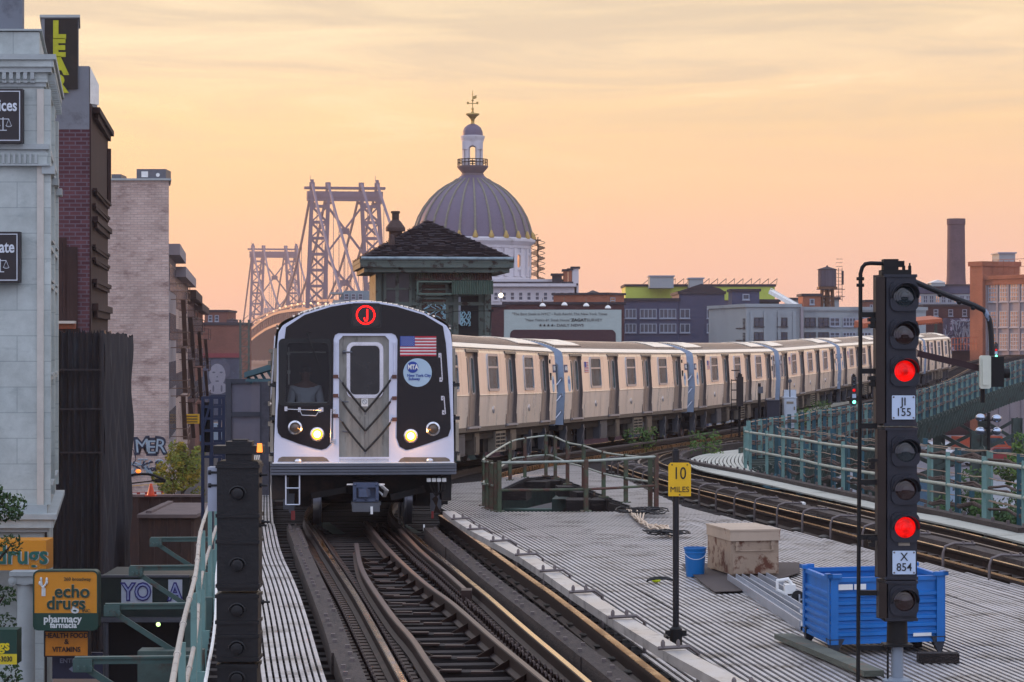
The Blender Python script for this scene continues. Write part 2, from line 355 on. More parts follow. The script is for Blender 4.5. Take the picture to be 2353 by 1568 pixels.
def make_car(name, label, number, cab=None):
    t = thing(name, label, 'subway car', group='cars of the long silver train')
    b = MB()
    for sg in (1, -1):
        edges = [Y0] + [e for d in DOORS for e in (d - DW, d + DW)] + [Y1]
        for i in range(0, len(edges), 2):
            b.k = 0; side(b, edges[i], edges[i + 1], 1.17, 3.22, sg); b.k = 1; side(b, edges[i], edges[i + 1], 1.05, 1.17, sg)
            b.k = 0; b.tube([(sg * (hw(2.0) + .004), edges[i], 2.0), (sg * (hw(2.0) + .004), edges[i + 1], 2.0)], .016, 6)
            b.beam((sg * hw(3.2), edges[i], 3.2), (sg * hw(3.2), edges[i + 1], 3.2), .03, .02)
        for d in DOORS:
            b.k = 0; side(b, d - DW, d + DW, 3.15, 3.22, sg); b.k = 1; side(b, d - DW, d + DW, 1.05, 1.2, sg)
            b.k = 2
            for e in (d - DW, d + DW):
                zs = [1.2, 2.0, 3.12, 3.15]
                for a, c in zip(zs, zs[1:]): b.add([(sg * hw(a), e, a), (sg * (hw(a) - .12), e, a), (sg * (hw(c) - .12), e, c), (sg * hw(c), e, c)], [(0, 1, 2, 3)])
            for z in (1.2, 3.15): b.add([(sg * hw(z), d - DW, z), (sg * hw(z), d + DW, z), (sg * (hw(z) - .12), d + DW, z), (sg * (hw(z) - .12), d - DW, z)], [(0, 1, 2, 3)])
    b.build('body', [M_side, M_skirt, M_jamb], t, fix=False)
    r = MB(); prof = [(x, z) for x, z in ROOF] + [(-x, z) for x, z in reversed(ROOF[:-1])]
    n = len(prof)
    r.add([(x, Y0, z) for x, z in prof] + [(x, Y1, z) for x, z in prof], [(i, n + i, n + i + 1, i + 1) for i in range(n - 1)])
    for sg in (1, -1):
        for k in range(13):
            x = .1 + k * .085
            z = next(za + (zb - za) * (x - xa) / (xb - xa) for (xb, zb), (xa, za) in zip(ROOF, ROOF[1:]) if xa <= x <= xb)
            r.k = 0; r.beam((sg * x, Y0 + .02, z + .004), (sg * x, Y1 - .02, z + .004), .03, .03); r.k = 1; r.beam((sg * (x + .024), Y0 + .02, z - .004), (sg * (x + .024), Y1 - .02, z - .004), .014, .03)
        r.k = 1; r.beam((sg * 1.385, Y0, 3.245), (sg * 1.385, Y1, 3.245), .03, .02); r.k = 0
    r.build('roof', [M_roof, M_jamb], t)
    def arcpatch(mb, x0, x1, y0, y1, h):
        xs = [x0 + (x1 - x0) * i / 6 for i in range(7)]
        def rz(x):
            x = abs(x)
            for (xb, zb), (xa, za) in zip(ROOF, ROOF[1:]):
                if xa <= x <= xb: return za + (zb - za) * (x - xa) / (xb - xa)
            return 3.25
        lo = [(x, rz(x)) for x in xs]; nn = 7
        vs = [(x, y0, z) for x, z in lo] + [(x, y0, z + h) for x, z in lo] + [(x, y1, z) for x, z in lo] + [(x, y1, z + h) for x, z in lo]
        fs = []
        for i in range(6): fs += [(nn + i, nn + i + 1, 3 * nn + i + 1, 3 * nn + i), (i, nn + i, nn + i + 1, i + 1)[::-1], (2 * nn + i, 2 * nn + i + 1, 3 * nn + i + 1, 3 * nn + i)]
        fs += [(0, nn, 3 * nn, 2 * nn), (6, 2 * nn + 6, 3 * nn + 6, nn + 6)]
        mb.add(vs, fs)
    for ya, yb in ((1.0, 4.1), (14.6, 17.7)):
        h = MB(); h.k = 1; arcpatch(h, -1.05, 1.05, ya, yb, .03); h.k = 0
        for i in range(5):
            for j in range(2):
                a = -1.02 + i * .41; c = ya + .03 + j * (yb - ya) / 2
                if (i + j) % 2 == 0 or i in (0, 4): arcpatch(h, a, a + .385, c, c + (yb - ya) / 2 - .05, .05)
                else:
                    for q in range(10): arcpatch(h, a, a + .385, c + q * .145, c + q * .145 + .08, .045)
        h.build('roof_hatch', [M_roof, M_slot], t)
    for sg in (1, -1):
        for d in DOORS:
            m = MB(); m.k = 0
            side(m, d - DW, d - .012, 1.2, 3.15, sg, .1); side(m, d + .012, d + DW, 1.2, 3.15, sg, .1)
            m.k = 1; side(m, d - .012, d + .012, 1.2, 3.15, sg, .115)
            m.k = 2
            for e in (d - DW - .075, d + DW): onside(m, plate([[(e, 1.1), (e + .075, 1.1), (e + .075, 3.19), (e, 3.19)]], .03), sg, .012)
            onside(m, plate([[(d - DW - .075, 3.13), (d + DW + .075, 3.13), (d + DW + .075, 3.2), (d - DW - .075, 3.2)]], .034), sg, .014)
            m.k = 3; m.box((sg * (hw(1.17) + .02), d, 1.165), (.1, 1.34, .05))
            do = m.build('door', [M_door, M_rubber, M_jamb, M_frame], t, fix=False)
            w = MB()
            for c in (d - .33, d + .33):
                w.k = 1; onside(w, plate(ring(c - .2, c + .2, 2.02, 3.02, .14, .04), .02), sg, -.095)
                w.k = 0; onside(w, plate([rrect(c - .165, c + .165, 2.055, 2.985, .1)], .01), sg, -.095)
            w.build('door_window', [M_glass, M_frame], do)
        for y in WINS:
            w = MB(); onside(w, plate([rrect(y - .60, y + .60, 2.17, 3.04, .08)], .012), sg, .004)
            wi = w.build('window', M_glass, t)
            f = MB(); onside(f, plate(ring(y - .67, y + .67, 2.10, 3.11, .12, .07), .03), sg, .014); onside(f, plate([[(y - .61, 2.72), (y + .61, 2.72), (y + .61, 2.77), (y - .61, 2.77)]], .03), sg, .01)
            f.build('window_frame', M_frame, wi)
            v = MB(); v.lathe([(.0, 0), (.1, .0), (.1, .02), (.07, .03)], (sg * hw(1.62), y, 1.6), 14, Matrix.Rotation(R(90 * sg), 4, 'Y')); v.build('lifting_plate', M_frame, t)
    # end walls with their doors
    for ye, sg in ((Y0 + .01, -1), (Y1 - .01, 1)):
        poly = [(-1.41, 1.0), (1.41, 1.0), (1.475, 2.0), (1.4, 3.12)] + ROOF + [(-x, z) for x, z in reversed(ROOF[:-1])] + [(-1.4, 3.12), (-1.475, 2.0)]
        e = MB(); e.py(poly, ye - .02, ye + .02)
        ew = e.build('end_wall', M_endw, t)
        dd = MB(); dd.k = 0; dd.mesh(plate(ring(-.46, .46, 1.1, 3.1, .1, .06), .03), Matrix.Translation((0, ye + sg * .03, 0)) @ RX)
        dd.k = 1; dd.mesh(plate([rrect(-.27, .27, 2.0, 2.95, .1)], .02), Matrix.Translation((0, ye + sg * .03, 0)) @ RX)
        for q in (-1, 1): dd.mesh(plate([rrect(q * .95 - .26, q * .95 + .26, 2.05, 2.9, .12)], .02), Matrix.Translation((0, ye + sg * .03, 0)) @ RX); dd.k = 0; dd.mesh(plate(ring(q * .95 - .31, q * .95 + .31, 2.0, 2.95, .15, .05), .03), Matrix.Translation((0, ye + sg * .035, 0)) @ RX); dd.k = 1
        dd.build('end_window', [M_frame, M_glass], ew)
        if not (cab == 'front' and sg == -1):
            for z in (2.42, 1.92, 1.42):
                g = MB()
                for q in (-1, 1):
                    g.tube([(q * (1.36 - .62 * k / 10), ye + sg * (.04 + .22 * math.sin(PI * k / 10)), z - .33 * math.sin(PI * k / 10)) for k in range(11)], .022, 6)
                    g.box((q * 1.37, ye + sg * .04, z + .01), (.07, .05, .09))
                g.build('safety_chain', M_frame, t)
            g = MB(); g.tube([(1.05, ye + sg * .2, 1.6), (1.05, ye + sg * .2, 1.05)], .03, 6); g.bb(-.5, .5, ye, ye + sg * .25, .95, 1.08); g.build('threshold', M_case, t)
    # number plates, roundels, flags, small lamps on the sides
    for sg in (1, -1):
        for y in (.86, 17.95):
            p = MB(); onside(p, plate([[(y - .19, 2.62), (y + .19, 2.62), (y + .19, 2.86), (y - .19, 2.86)]], .012), sg, .006); np_ = p.build('number_plate', M_num, t)
            q = MB(); tm = textmesh(number, .19, .006, .003, .82); tm2 = tm
            for v in tm2.vertices: v.co = ((v.co.x * sg + y), v.co.y + 2.74, v.co.z)
            onside(q, tm2, sg, .018); q.build('number', M_white, np_)
        for y in (1.16, 17.68):
            p = MB(); onside(p, plate([[(y + .16 * math.cos(2 * PI * k / 20), 2.27 + .25 * math.sin(2 * PI * k / 20)) for k in range(20)]], .008), sg, .005); lo_ = p.build('roundel', M_logo, t)
            p = MB(); onside(p, plate([[(y - .03 * sg + .07 * math.cos(2 * PI * k / 14), 2.34 + .08 * math.sin(2 * PI * k / 14)) for k in range(14)]], .008), sg, .010); p.build('roundel_mark', M_blue, lo_)
        fx = 3.35
        p = MB(); p.k = 0; onside(p, plate([[(fx - .24, 2.62), (fx + .24, 2.62), (fx + .24, 2.95), (fx - .24, 2.95)]], .008), sg, .006)
        p.k = 1
        for k in range(0, 7): z = 2.95 - .33 * (2 * k + 1) / 13 * 1.0; onside(p, plate([[(fx - .24, z - .0127), (fx + .24, z - .0127), (fx + .24, z + .0127), (fx - .24, z + .0127)]], .008), sg, .009)
        p.k = 2; onside(p, plate([[(fx - .24, 2.775), (fx - .03, 2.775), (fx - .03, 2.95), (fx - .24, 2.95)]], .008), sg, .013)
        p.build('flag_decal', [M_white, M_red, M_blue], t)
        p = MB(); p.box((sg * (hw(2.95) + .01), 17.3, 2.95), (.03, .12, .12)); p.build('side_lamp', M_slot, t); p = MB(); p.box((sg * (hw(2.5) + .01), 17.32, 2.5), (.03, .1, .22)); p.build('side_lamp', M_slot, t)
        if cab:
            y = 17.75 if cab == 'rear' else 1.0
            w = MB(); w.k = 0; onside(w, plate([rrect(y - .2, y + .2, 2.1, 3.05, .05)], .012), sg, .008); w.k = 1; onside(w, plate(ring(y - .24, y + .24, 2.06, 3.09, .08, .04), .03), sg, .014); w.build('cab_side_window', [M_glass, M_frame], t)
    # underframe
    u = MB(); u.bb(-1.25, 1.25, Y0 + .1, Y1 - .1, .82, 1.06)
    for y, w_ in ((4.6, .9), (6.4, .7), (9.6, 1.3), (11.6, .7), (13.9, .8)): u.bb(-1.1, 1.1, y, y + w_, .42, .84)
    u.build('underframe', M_under, t)
    for sg in (1, -1):
        for y, w_, m_ in ((5.6, .95, M_case), (7.7, .55, M_skirt), (12.2, .8, M_skirt)):
            e = MB(); e.bb(sg * .9, sg * 1.3, y, y + w_, .42, 1.0); e.k = 1; e.bb(sg * 1.28, sg * 1.32, y + .06, y + w_ - .06, .48, .9); e.build('equipment_case', [m_, m_], t)
        e = MB(); e.k = 0; e.bb(sg * .9, sg * 1.32, 10.2, 11.5, .42, 1.0); e.k = 1
        for c in (10.27, 10.9):
            for k in range(5): e.bb(sg * 1.3, sg * 1.335, c, c + .22, .47 + k * .1, .53 + k * .1); e.bb(sg * 1.3, sg * 1.335, c + .28, c + .5, .47 + k * .1, .53 + k * .1)
        e.build('resistor_grid', [M_case2, M_slot], t)
        e = MB(); e.tube([(sg * 1.0, 11.7, .72), (sg * 1.0, 11.78, .72), (sg * 1.0, 12.9, .72), (sg * 1.0, 12.98, .72)], [.1, .22, .22, .1], 12); e.build('air_tank', M_case, t)
    for yb in (2.5, 16.2):
        bg_ = MB()
        for sg in (1, -1):
            bg_.beam((sg * .95, yb - 1.35, .5), (sg * .95, yb + 1.35, .5), .14, .2); bg_.bb(sg * .85, sg * 1.08, yb - .35, yb + .35, .45, .85)
            for y in (yb - 1.05, yb + 1.05): bg_.bb(sg * .84, sg * 1.1, y - .18, y + .18, .3, .62); bg_.lathe([(.1, 0), (.1, .1)], (sg * 1.05, y, .43), 10, Matrix.Rotation(R(90 * sg), 4, 'Y'))
        bg_.bb(-.9, .9, yb - .2, yb + .2, .45, .75)
        bo = bg_.build('bogie', M_under, t)
        for y in (yb - 1.05, yb + 1.05):
            for sg in (1, -1):
                w = MB(); w.lathe([(.15, -.07), (.43, -.07), (.46, -.06), (.46, -.035), (.43, -.03), (.425, .07), (.36, .07), (.34, .03), (.15, .03)], (sg * .74, y, .43), 28, Matrix.Rotation(R(90 * sg), 4, 'Y')); w.build('wheel', M_wheel, bo)
            a = MB(); a.tube([(-.74, y, .43), (.74, y, .43)], .08, 10); a.build('axle', M_under, bo)
        for sg in (1, -1):
            c = MB(); c.k = 0
            for y in (yb - 1.2, yb + .9):
                c = MB(); c.py([(sg * 1.1, .9), (sg * 1.32, .92), (sg * 1.34, .8), (sg * 1.2, .2), (sg * 1.12, .2)], y, y + .12); c.bb(sg * 1.15, sg * 1.3, y + .11, y + .2, .25, .95); c.build('step_bracket', M_grey, bo)
            c = MB(); c.bb(sg * 1.1, sg * 1.45, yb - .3, yb + .3, .28, .34); c.beam((sg * 1.05, yb - .2, .55), (sg * 1.1, yb - .2, .3), .1, .1); c.build('contact_shoe', M_under, bo)
    return t
# ---- line of the train: every car end found from its own length, seen along the photo's car gaps
CL = 18.8; nodes = [Vector(((837 - CX) / 144.5, F / 144.5, 0))]; hds = [R(-4.6)]
def step_node(p, h): return p + Vector((math.sin(h), math.cos(h), 0)) * CL
nodes.append(step_node(nodes[0], hds[0]))
for xr in (1281, 1583, 1784, 1926, 2035, 2124, 2187):
    lo, hi = R(-40), R(80)
    for _ in range(50):
        m = (lo + hi) / 2; q = nodes[-1] + Vector((math.sin(m), math.cos(m), 0)) * (CL - .35) + Vector((math.cos(m), -math.sin(m), 0)) * 1.45
        if CX + F * q.x / q.y < xr: lo = m
        else: hi = m
    hds.append(m); nodes.append(step_node(nodes[-1], m))
for p in nodes: p.z = zt(p.y)
print('headings', [round(math.degrees(h), 1) for h in hds], [round(p.y) for p in nodes])
names = ['lead', 'B', 'C', 'D', 'E', 'F', 'G', 'Hh']
labs = ['leading silver subway car with black front mask and two lit headlights',
        'silver car directly behind the black leading front, its side in view',
        'second car showing its side, with a flag decal, beyond the first blue gap',
        'third car with its side in view, behind the dark laddered signal',
        'fourth car with its side in view, behind the white trackside cabinet',
        'fifth car with its side in view, mostly hidden behind the tall near signal',
        'second to last car of the train, just right of the tall signal mast',
        'last car of the train with its end by the curving rails']
nums = ['8408', '8407', '8406', '8405', '8404', '8403', '8402', '8401']
def tilt(o, i):
    p, q = nodes[i], nodes[i + 1]; o.rotation_euler = (math.atan2(q.z - p.z, CL), 0, -hds[i]); o.location = p
    ORG[o.name] = p.copy()
cars = []
proto = make_car('subway_car', labs[1], nums[1])
for i in range(1, 8):
    if i in (3, 4, 7): c = make_car('subway_car', labs[i], nums[i], 'rear' if i in (3, 7) else 'front')
    elif i == 1: c = proto
    else:
        c = dup(proto, (0, 0, 0), 0, labs[i])
        for ch in kids(c):                              # its own number
            if ch.name.startswith('number_plate'):
                n_ = kids(ch)[0]; sg = 1 if sum(v.co.x for v in n_.data.vertices) > 0 else -1; y = sum(v.co.y for v in n_.data.vertices) / len(n_.data.vertices); y = .86 if y < 5 else 17.95
                q = MB(); tm = textmesh(nums[i], .19, .006, .003, .82)
                for v in tm.vertices: v.co = ((v.co.x * sg + y), v.co.y + 2.74, v.co.z)
                onside(q, tm, sg, .018); k_ = q.build('number', M_white, ch); bpy.data.objects.remove(n_)
    tilt(c, i); cars.append(c)
Y0 = .2
lead = make_car('subway_car', labs[0], nums[0], 'front'); tilt(lead, 0)
for ch in kids(lead):                                    # the cab front replaces the plain end wall
    if ch.name.startswith('end_wall') and min(v.co.y for v in ch.data.vertices) < 1:
        for g in kids(ch): bpy.data.objects.remove(g)
        bpy.data.objects.remove(ch)
# ---- cab front; drawn in photo-crop units, 394 to the metre
def fx(x): return (x - 707) / 394
def fz(y): return (1535 - y) / 394
def fp(pts): return [(fx(a), fz(b)) for a, b in pts]
def fplate(mb, loops, y, d): mb.mesh(plate(loops, d), Matrix.Translation((0, y, 0)) @ RX)
def frr(x0, x1, y0, y1, r): return rrect(fx(x0), fx(x1), fz(y1), fz(y0), r / 394)
arc = [(217, 245), (330, 180), (500, 128), (610, 110), (707, 105), (804, 110), (914, 128), (1090, 180), (1206, 245)]
arc = [(a, b) for a, b in arc]
outer = [(143, 1120), (144, 1000), (152, 800), (160, 560), (163, 380), (172, 300), (195, 260)] + arc + [(1226, 258), (1252, 300), (1262, 380), (1264, 560), (1268, 800), (1272, 1000), (1272, 1120)]
doorhole = [(550, 1085), (550, 350), (575, 322), (840, 322), (864, 350), (864, 1085)]
cabhole = [(x, y) for x, y in [(212, 735), (225, 380), (240, 366), (465, 366), (484, 380), (490, 600), (484, 735), (470, 744), (228, 744)]]
YF = .10
m = MB(); m.k = 0; fplate(m, [fp(outer), fp(doorhole), fp(cabhole)], YF + .06, .12)
for a, b in ((165, 495), (915, 1250)):                   # pockets over the anticlimber
    m.k = 1; fplate(m, [fp([(a, 1112), (a + 8, 1090), (a + 30, 1080), (b - 45, 1082), (b - 22, 1092), (b - 5, 1112)] if a < 500 else [(a + 5, 1118), (a + 22, 1096), (a + 45, 1086), (b - 30, 1088), (b - 8, 1098), (b, 1114)])], YF - .004, .008)
front = m.build('cab_front', [M_silver, M_skirt], lead)
black = [(205, 370), (219, 268)] + [(a + (707 - a) * .012, b + 11) for a, b in arc[1:-1]] + [(1203, 262), (1222, 370), (1238, 600), (1250, 800), (1252, 905), (1236, 955), (1110, 1000), (1000, 1036), (970, 1041), (930, 1020), (911, 965), (917, 345), (905, 318), (880, 306), (545, 306), (524, 318), (516, 345), (510, 960), (498, 1000), (470, 1030), (440, 1038), (400, 1030), (300, 1000), (190, 958), (168, 930), (163, 890), (165, 790)]
m = MB(); fplate(m, [fp(black), fp(cabhole)], YF - .008, .016); m.build('black_mask', M_mask, front)
m = MB(); fplate(m, [frr(172, 500, 340, 760, 30), fp(cabhole)], YF - .02, .012); cabw = m.build('cab_window', M_rubber, front)
M_cabglass = mat('cab_glass', '#0a0b0c', .04, spec=.6, alpha=.30)
m = MB(); fplate(m, [fp(cabhole)], YF + .0, .006); m.build('pane', M_cabglass, cabw)
# dim cab interior
M_cab = mat('cab_lining', '#3a3f40', .8); M_cabrail = mat('cab_rail_white', '#aab0aa', .5)
m = MB(); m.k = 0; m.bb(-1.4, -.45, 1.5, 1.54, 1.2, 3.2); m.bb(-.46, -.42, .2, 1.5, 1.2, 3.2); m.k = 1
m.bb(-1.25, -.5, .32, .62, 1.95, 2.02)
for z in (2.82,): m.tube([(-1.2, .5, z), (-.6, .5, z)], .012, 6)
m.tube([(-1.2, .5, 2.9), (-1.2, .5, 2.3)], .012, 6); m.box((-1.2, .49, 2.5), (.05, .03, .06)); m.box((-1.2, .49, 2.8), (.05, .03, .05))
m.build('cab_interior', [M_cab, M_cabrail], front)
# front door
m = MB(); m.k = 0; fplate(m, [fp([(548, 1090), (548, 318), (866, 318), (866, 1090)]), frr(620, 805, 384, 692, 34)], YF + .09, .03)
m.k = 1; fplate(m, [frr(598, 829, 362, 715, 44), frr(620, 806, 384, 692, 30)], YF + .068, .02); fplate(m, [frr(607, 820, 371, 705, 40), frr(615, 811, 379, 697, 34)], YF + .054, .012)
m.k = 2; m.beam((fx(712), YF + .07, fz(830)), (fx(712), YF + .07, fz(1085)), .006, .01)
for x in (632, 682, 735, 790): m.beam((fx(x), YF + .073, fz(760)), (fx(x), YF + .073, fz(1085)), .004, .005)
m.k = 1; m.bb(fx(552), fx(862), YF - .01, YF + .08, fz(1112), fz(1094)); m.bb(fx(552), fx(862), YF + .02, YF + .08, fz(1092), fz(1086))
fd = m.build('front_door', [M_fdoor, M_chrome, M_jamb], lead)
m = MB(); fplate(m, [frr(618, 808, 382, 694, 30)], YF + .085, .006); m.build('door_window', mat('hazy_glass', '#1b1a1a', .25, var=.6, scale=6, spec=.5), fd)
m = MB(); m.tube([(fx(580), YF + .06, fz(424)), (fx(580), YF - .02, fz(424)), (fx(632), YF - .03, fz(426))], .014, 6); m.lathe([(.03, 0), (.03, .02)], (fx(582), YF + .07, fz(424)), 10, RX)
m.tube([(fx(575), YF + .05, fz(736)), (fx(575), YF - .02, fz(736)), (fx(610), YF - .02, fz(738))], .01, 6); m.tube([(fx(575), YF + .05, fz(922)), (fx(575), YF - .02, fz(922)), (fx(620), YF - .02, fz(930))], .012, 6)
m.build('door_handle', M_grey, fd)
m = MB(); m.k = 0; fplate(m, [frr(690, 732, 717, 766, 2)], YF + .07, .006); m.k = 1
fplate(m, [[(fx(711) + .038 * math.cos(a), fz(738) + .038 * math.sin(a)) for a in [2 * PI * k / 20 for k in range(20)]], [(fx(711) + .032 * math.cos(a), fz(738) + .032 * math.sin(a)) for a in [2 * PI * k / 20 for k in range(20)]]], YF + .064, .004)
m.beam((fx(700), YF + .064, fz(726)), (fx(722), YF + .064, fz(750)), .005, .004); m.build('warning_sticker', [M_white, M_grey], fd)
for (ya, yl, yr) in ((800, 615, 600), (920, 735, 735), (1048, 862, 868)):   # three chained gates
    m = MB(); m.k = 0
    for xs, y_ in ((570, yl), (872, yr)):
        P = [(fx(xs + (714 - xs) * k / 10), YF - .05, fz(y_ + (ya - y_) * (k / 10) ** .9)) for k in range(11)]; m.tube(P, .017, 8)
    m.k = 1; m.tube([(fx(714), YF - .05, fz(ya - 8)), (fx(714), YF - .05, fz(ya + 18))], .012, 6)
    m.tube([(fx(545), YF - .02, fz(yl - 30)), (fx(570), YF - .05, fz(yl))], .008, 6); m.tube([(fx(880), YF - .02, fz(yr - 22)), (fx(872), YF - .05, fz(yr))], .008, 6)
    m.k = 2; m.bb(fx(513), fx(545), YF - .03, YF, fz(yl - 25), fz(yl - 48)); m.bb(fx(883), fx(912), YF - .03, YF, fz(yr - 8), fz(yr - 32))
    m.build('safety_chain', [M_rubber, M_grey, mat('rust_bracket', '#5a3a30', .7)], fd)
# destination sign
m = MB(); m.k = 0; fplate(m, [frr(622, 816, 117, 274, 22), frr(634, 804, 130, 260, 16)], YF - .03, .03); m.k = 1; fplate(m, [frr(632, 806, 128, 262, 16)], YF - .02, .01)
ds = m.build('destination_sign', [M_rubber, M_ledb], front)
m = MB(); cx_, cz_ = fx(717), fz(192)
for k in range(64):
    for rr_ in (.146, .136):
        a = 2 * PI * k / 64; m.sphere((cx_ + rr_ * math.cos(a), YF - .03, cz_ + rr_ * math.sin(a)), .0072, 6)
for k in range(9): m.box((fx(727), YF - .03, cz_ + .085 - k * .0185), (.022, .012, .015))
m.box((fx(718), YF - .03, fz(226)), (.05, .012, .02)); m.box((fx(709), YF - .03, fz(214)), (.016, .012, .03))
m.build('line_letter', M_led, ds)
# flag
m = MB(); x0, x1, y0, y1 = 933, 1161, 325, 450
m.k = 0; fplate(m, [frr(x0, x1, y0, y1, 1)], YF - .02, .008); m.k = 1
for k in range(0, 13, 2): h = (y1 - y0) / 13; fplate(m, [fp([(x0, y0 + k * h), (x1, y0 + k * h), (x1, y0 + k * h + h), (x0, y0 + k * h + h)])], YF - .026, .008)
m.k = 2; fplate(m, [fp([(x0, y0), (x0 + 92, y0), (x0 + 92, y0 + 64), (x0, y0 + 64)])], YF - .032, .008); m.k = 0
for j in range(9):
    for i in range(6 if j % 2 == 0 else 5):
        c = (x0 + 9 + i * 15 + (0 if j % 2 == 0 else 7.5), y0 + 5.5 + j * 6.6)
        fplate(m, [fp([(c[0] + (2.9 if q % 2 == 0 else 1.2) * math.sin(q * PI / 5), c[1] - (2.9 if q % 2 == 0 else 1.2) * math.cos(q * PI / 5)) for q in range(10)])], YF - .037, .004)
m.build('flag_decal', [M_white, M_red, M_blue], front)
# roundel
m = MB(); m.k = 0; m.disc((fx(1043), YF - .016, fz(554)), .228, .008, 40); rd = m.build('roundel', [M_logo], front)
m = MB(); m.k = 0; m.disc((fx(1012), YF - .026, fz(520)), .091, .006, 28); m.k = 1
m.mesh(textmesh('MTA', .105, .004, .004, .78), Matrix.Translation((fx(1014), YF - .035, fz(520))) @ RX)
m.k = 0
m.mesh(textmesh('New York City', .062, .004, .0015, .98), Matrix.Translation((fx(1052), YF - .028, fz(573))) @ RX); m.mesh(textmesh('Subway', .062, .004, .0015, .98), Matrix.Translation((fx(1022), YF - .028, fz(594))) @ RX)
m.build('roundel_writing', [M_blue, M_white], rd)
# lamps
for x, y, on in ((413, 940, 1), (1000, 953, 1), (275, 898, 0), (1140, 908, 0)):
    m = MB(); m.k = 0; m.lathe([(.108 if not on else .112, 0), (.112, .03), (.085, .045), (.08, .03), (.075, .0)], (fx(x), YF - .012, fz(y)), 28, RX)
    for k in range(6): a = k * PI / 3 + .3; m.sphere((fx(x) + .098 * math.cos(a), YF - .055, fz(y) + .098 * math.sin(a)), .006, 6)
    hl = m.build('headlight' if on else 'marker_lamp', [M_chrome], front)
    if on:
        pl = bpy.data.lights.new('headlight_beam', 'POINT'); pl.energy = 7; pl.color = (1, .45, .10); pl.shadow_soft_size = .05; po = bpy.data.objects.new('headlight_beam', pl); COL.objects.link(po); po.parent = hl; po.location = (fx(x), YF - .22, fz(y))
    m = MB(); m.k = 0; m.lathe([(.078, 0), (.072, .022), (.05, .036), (.02, .042)], (fx(x), YF - .014, fz(y)), 24, RX); m.k = 1; m.lathe([(.056, .034), (.04, .046), (.01, .05)], (fx(x), YF - .014, fz(y)), 20, RX)
    m.build('lens', [M_halo, M_lampon] if on else [M_lensoff, M_lensoff], hl)
# handrails, wiper, trim
def rail(name, P, r=.011, mt=M_chrome):
    m = MB(); m.tube([(fx(a), YF - d, fz(b)) for a, b, d in P], r, 8)
    for a, b, d in (P[0], P[-1]): m.box((fx(a), YF - .012, fz(b)), (.045, .024, .07))
    return m.build(name, mt, front)
rail('handrail', [(1184, 445, .02), (1188, 435, .07), (1198, 600, .07), (1190, 598, .02)]); rail('handrail', [(1200, 715, .02), (1208, 705, .07), (1217, 815, .07), (1206, 805, .02)])
rail('handrail', [(520, 795, .02), (500, 782, .07), (497, 995, .07), (518, 985, .02)])
rail('handrail', [(218, 780, .02), (222, 782, .06), (300, 786, .06), (440, 788, .06), (443, 785, .02)], .008); rail('handrail', [(302, 786, .06), (318, 820, .06), (405, 824, .06), (428, 790, .06)], .008)
for x, y0, y1 in ((531, 370, 545), (898, 372, 545)): rail('handrail', [(x, y0, .02), (x, y0 - 5, .05), (x, y1 + 5, .05), (x, y1, .02)], .012, M_silver)
m = MB(); m.tube([(fx(378), YF - .03, fz(300)), (fx(345), YF - .06, fz(303)), (fx(382), YF - .07, fz(400))], .008, 6); m.tube([(fx(352), YF - .055, fz(305)), (fx(400), YF - .05, fz(440)), (fx(442), YF - .045, fz(552))], .009, 6); m.tube([(fx(375), YF - .05, fz(390)), (fx(442), YF - .04, fz(552))], .006, 6)
m.build('wiper', M_rubber, cabw)
for sg, xx in ((-1, 135), (1, 1290)):                    # corner grab bars / gate brackets
    m = MB(); m.k = 0
    for a, b in ((400, 610), (645, 820), (870, 1050), (1065, 1110)): m.bb(fx(xx + (6 if sg < 0 else -8) + (610 - a) * .045 * (1 if sg < 0 else -1)) - .025, fx(xx + (6 if sg < 0 else -8) + (610 - a) * .045 * (1 if sg < 0 else -1)) + .025, YF + .02, YF + .22, fz(b), fz(a))
    m.k = 1
    for a in (620, 830, 1055): m.bb(fx(xx) - .05, fx(xx) + .05, YF + .02, YF + .12, fz(a + 22), fz(a))
    m.build('corner_bar', [M_case2, M_rubber], front)
# anticlimber, coupler, ladders
m = MB()
for k, z0 in enumerate((1125, 1142, 1160, 1178)): m.pz([(fx(118), YF + .1), (fx(122), YF - .2), (fx(300), YF - .26), (fx(1110), YF - .26), (fx(1284), YF - .2), (fx(1288), YF + .1)], fz(z0 + 13), fz(z0))
m.pz([(fx(125), YF + .1), (fx(128), YF - .16), (fx(1278), YF - .16), (fx(1280), YF + .1)], fz(1195), fz(1122)); m.k = 1; m.bb(fx(135), fx(1270), YF - .2, YF + .1, fz(1122), fz(1117))
m.build('anticlimber', [M_grey, M_white], lead)
for x in (295, 1118): q = MB(); q.sphere((fx(x), YF - .03, fz(1106)), .065, 12, (1, .7, .55)); q.build('step_light', M_chrome, front)
m = MB(); m.k = 0; fplate(m, [frr(634, 794, 1237, 1355, 8), frr(655, 695, 1268, 1335, 4), frr(725, 775, 1268, 1335, 4)], -.35, .1); m.bb(fx(640), fx(790), -.28, .3, fz(1350), fz(1242))
m.hexa([(fx(672), -.5, fz(1325)), (fx(725), -.5, fz(1325)), (fx(745), -.4, fz(1320)), (fx(665), -.4, fz(1320)), (fx(672), -.48, fz(1280)), (fx(712), -.5, fz(1275)), (fx(740), -.4, fz(1278)), (fx(665), -.4, fz(1270))])
for a, b in ((648, 1250), (780, 1250), (648, 1342), (780, 1342), (715, 1342)): m.sphere((fx(a), -.41, fz(b)), .02, 8)
m.k = 1; m.bb(fx(630), fx(800), -.42, .1, fz(1418), fz(1362)); m.bb(fx(625), fx(808), -.36, .1, fz(1378), fz(1360)); m.k = 2; m.bb(fx(742), fx(757), -.46, -.42, fz(1432), fz(1385))
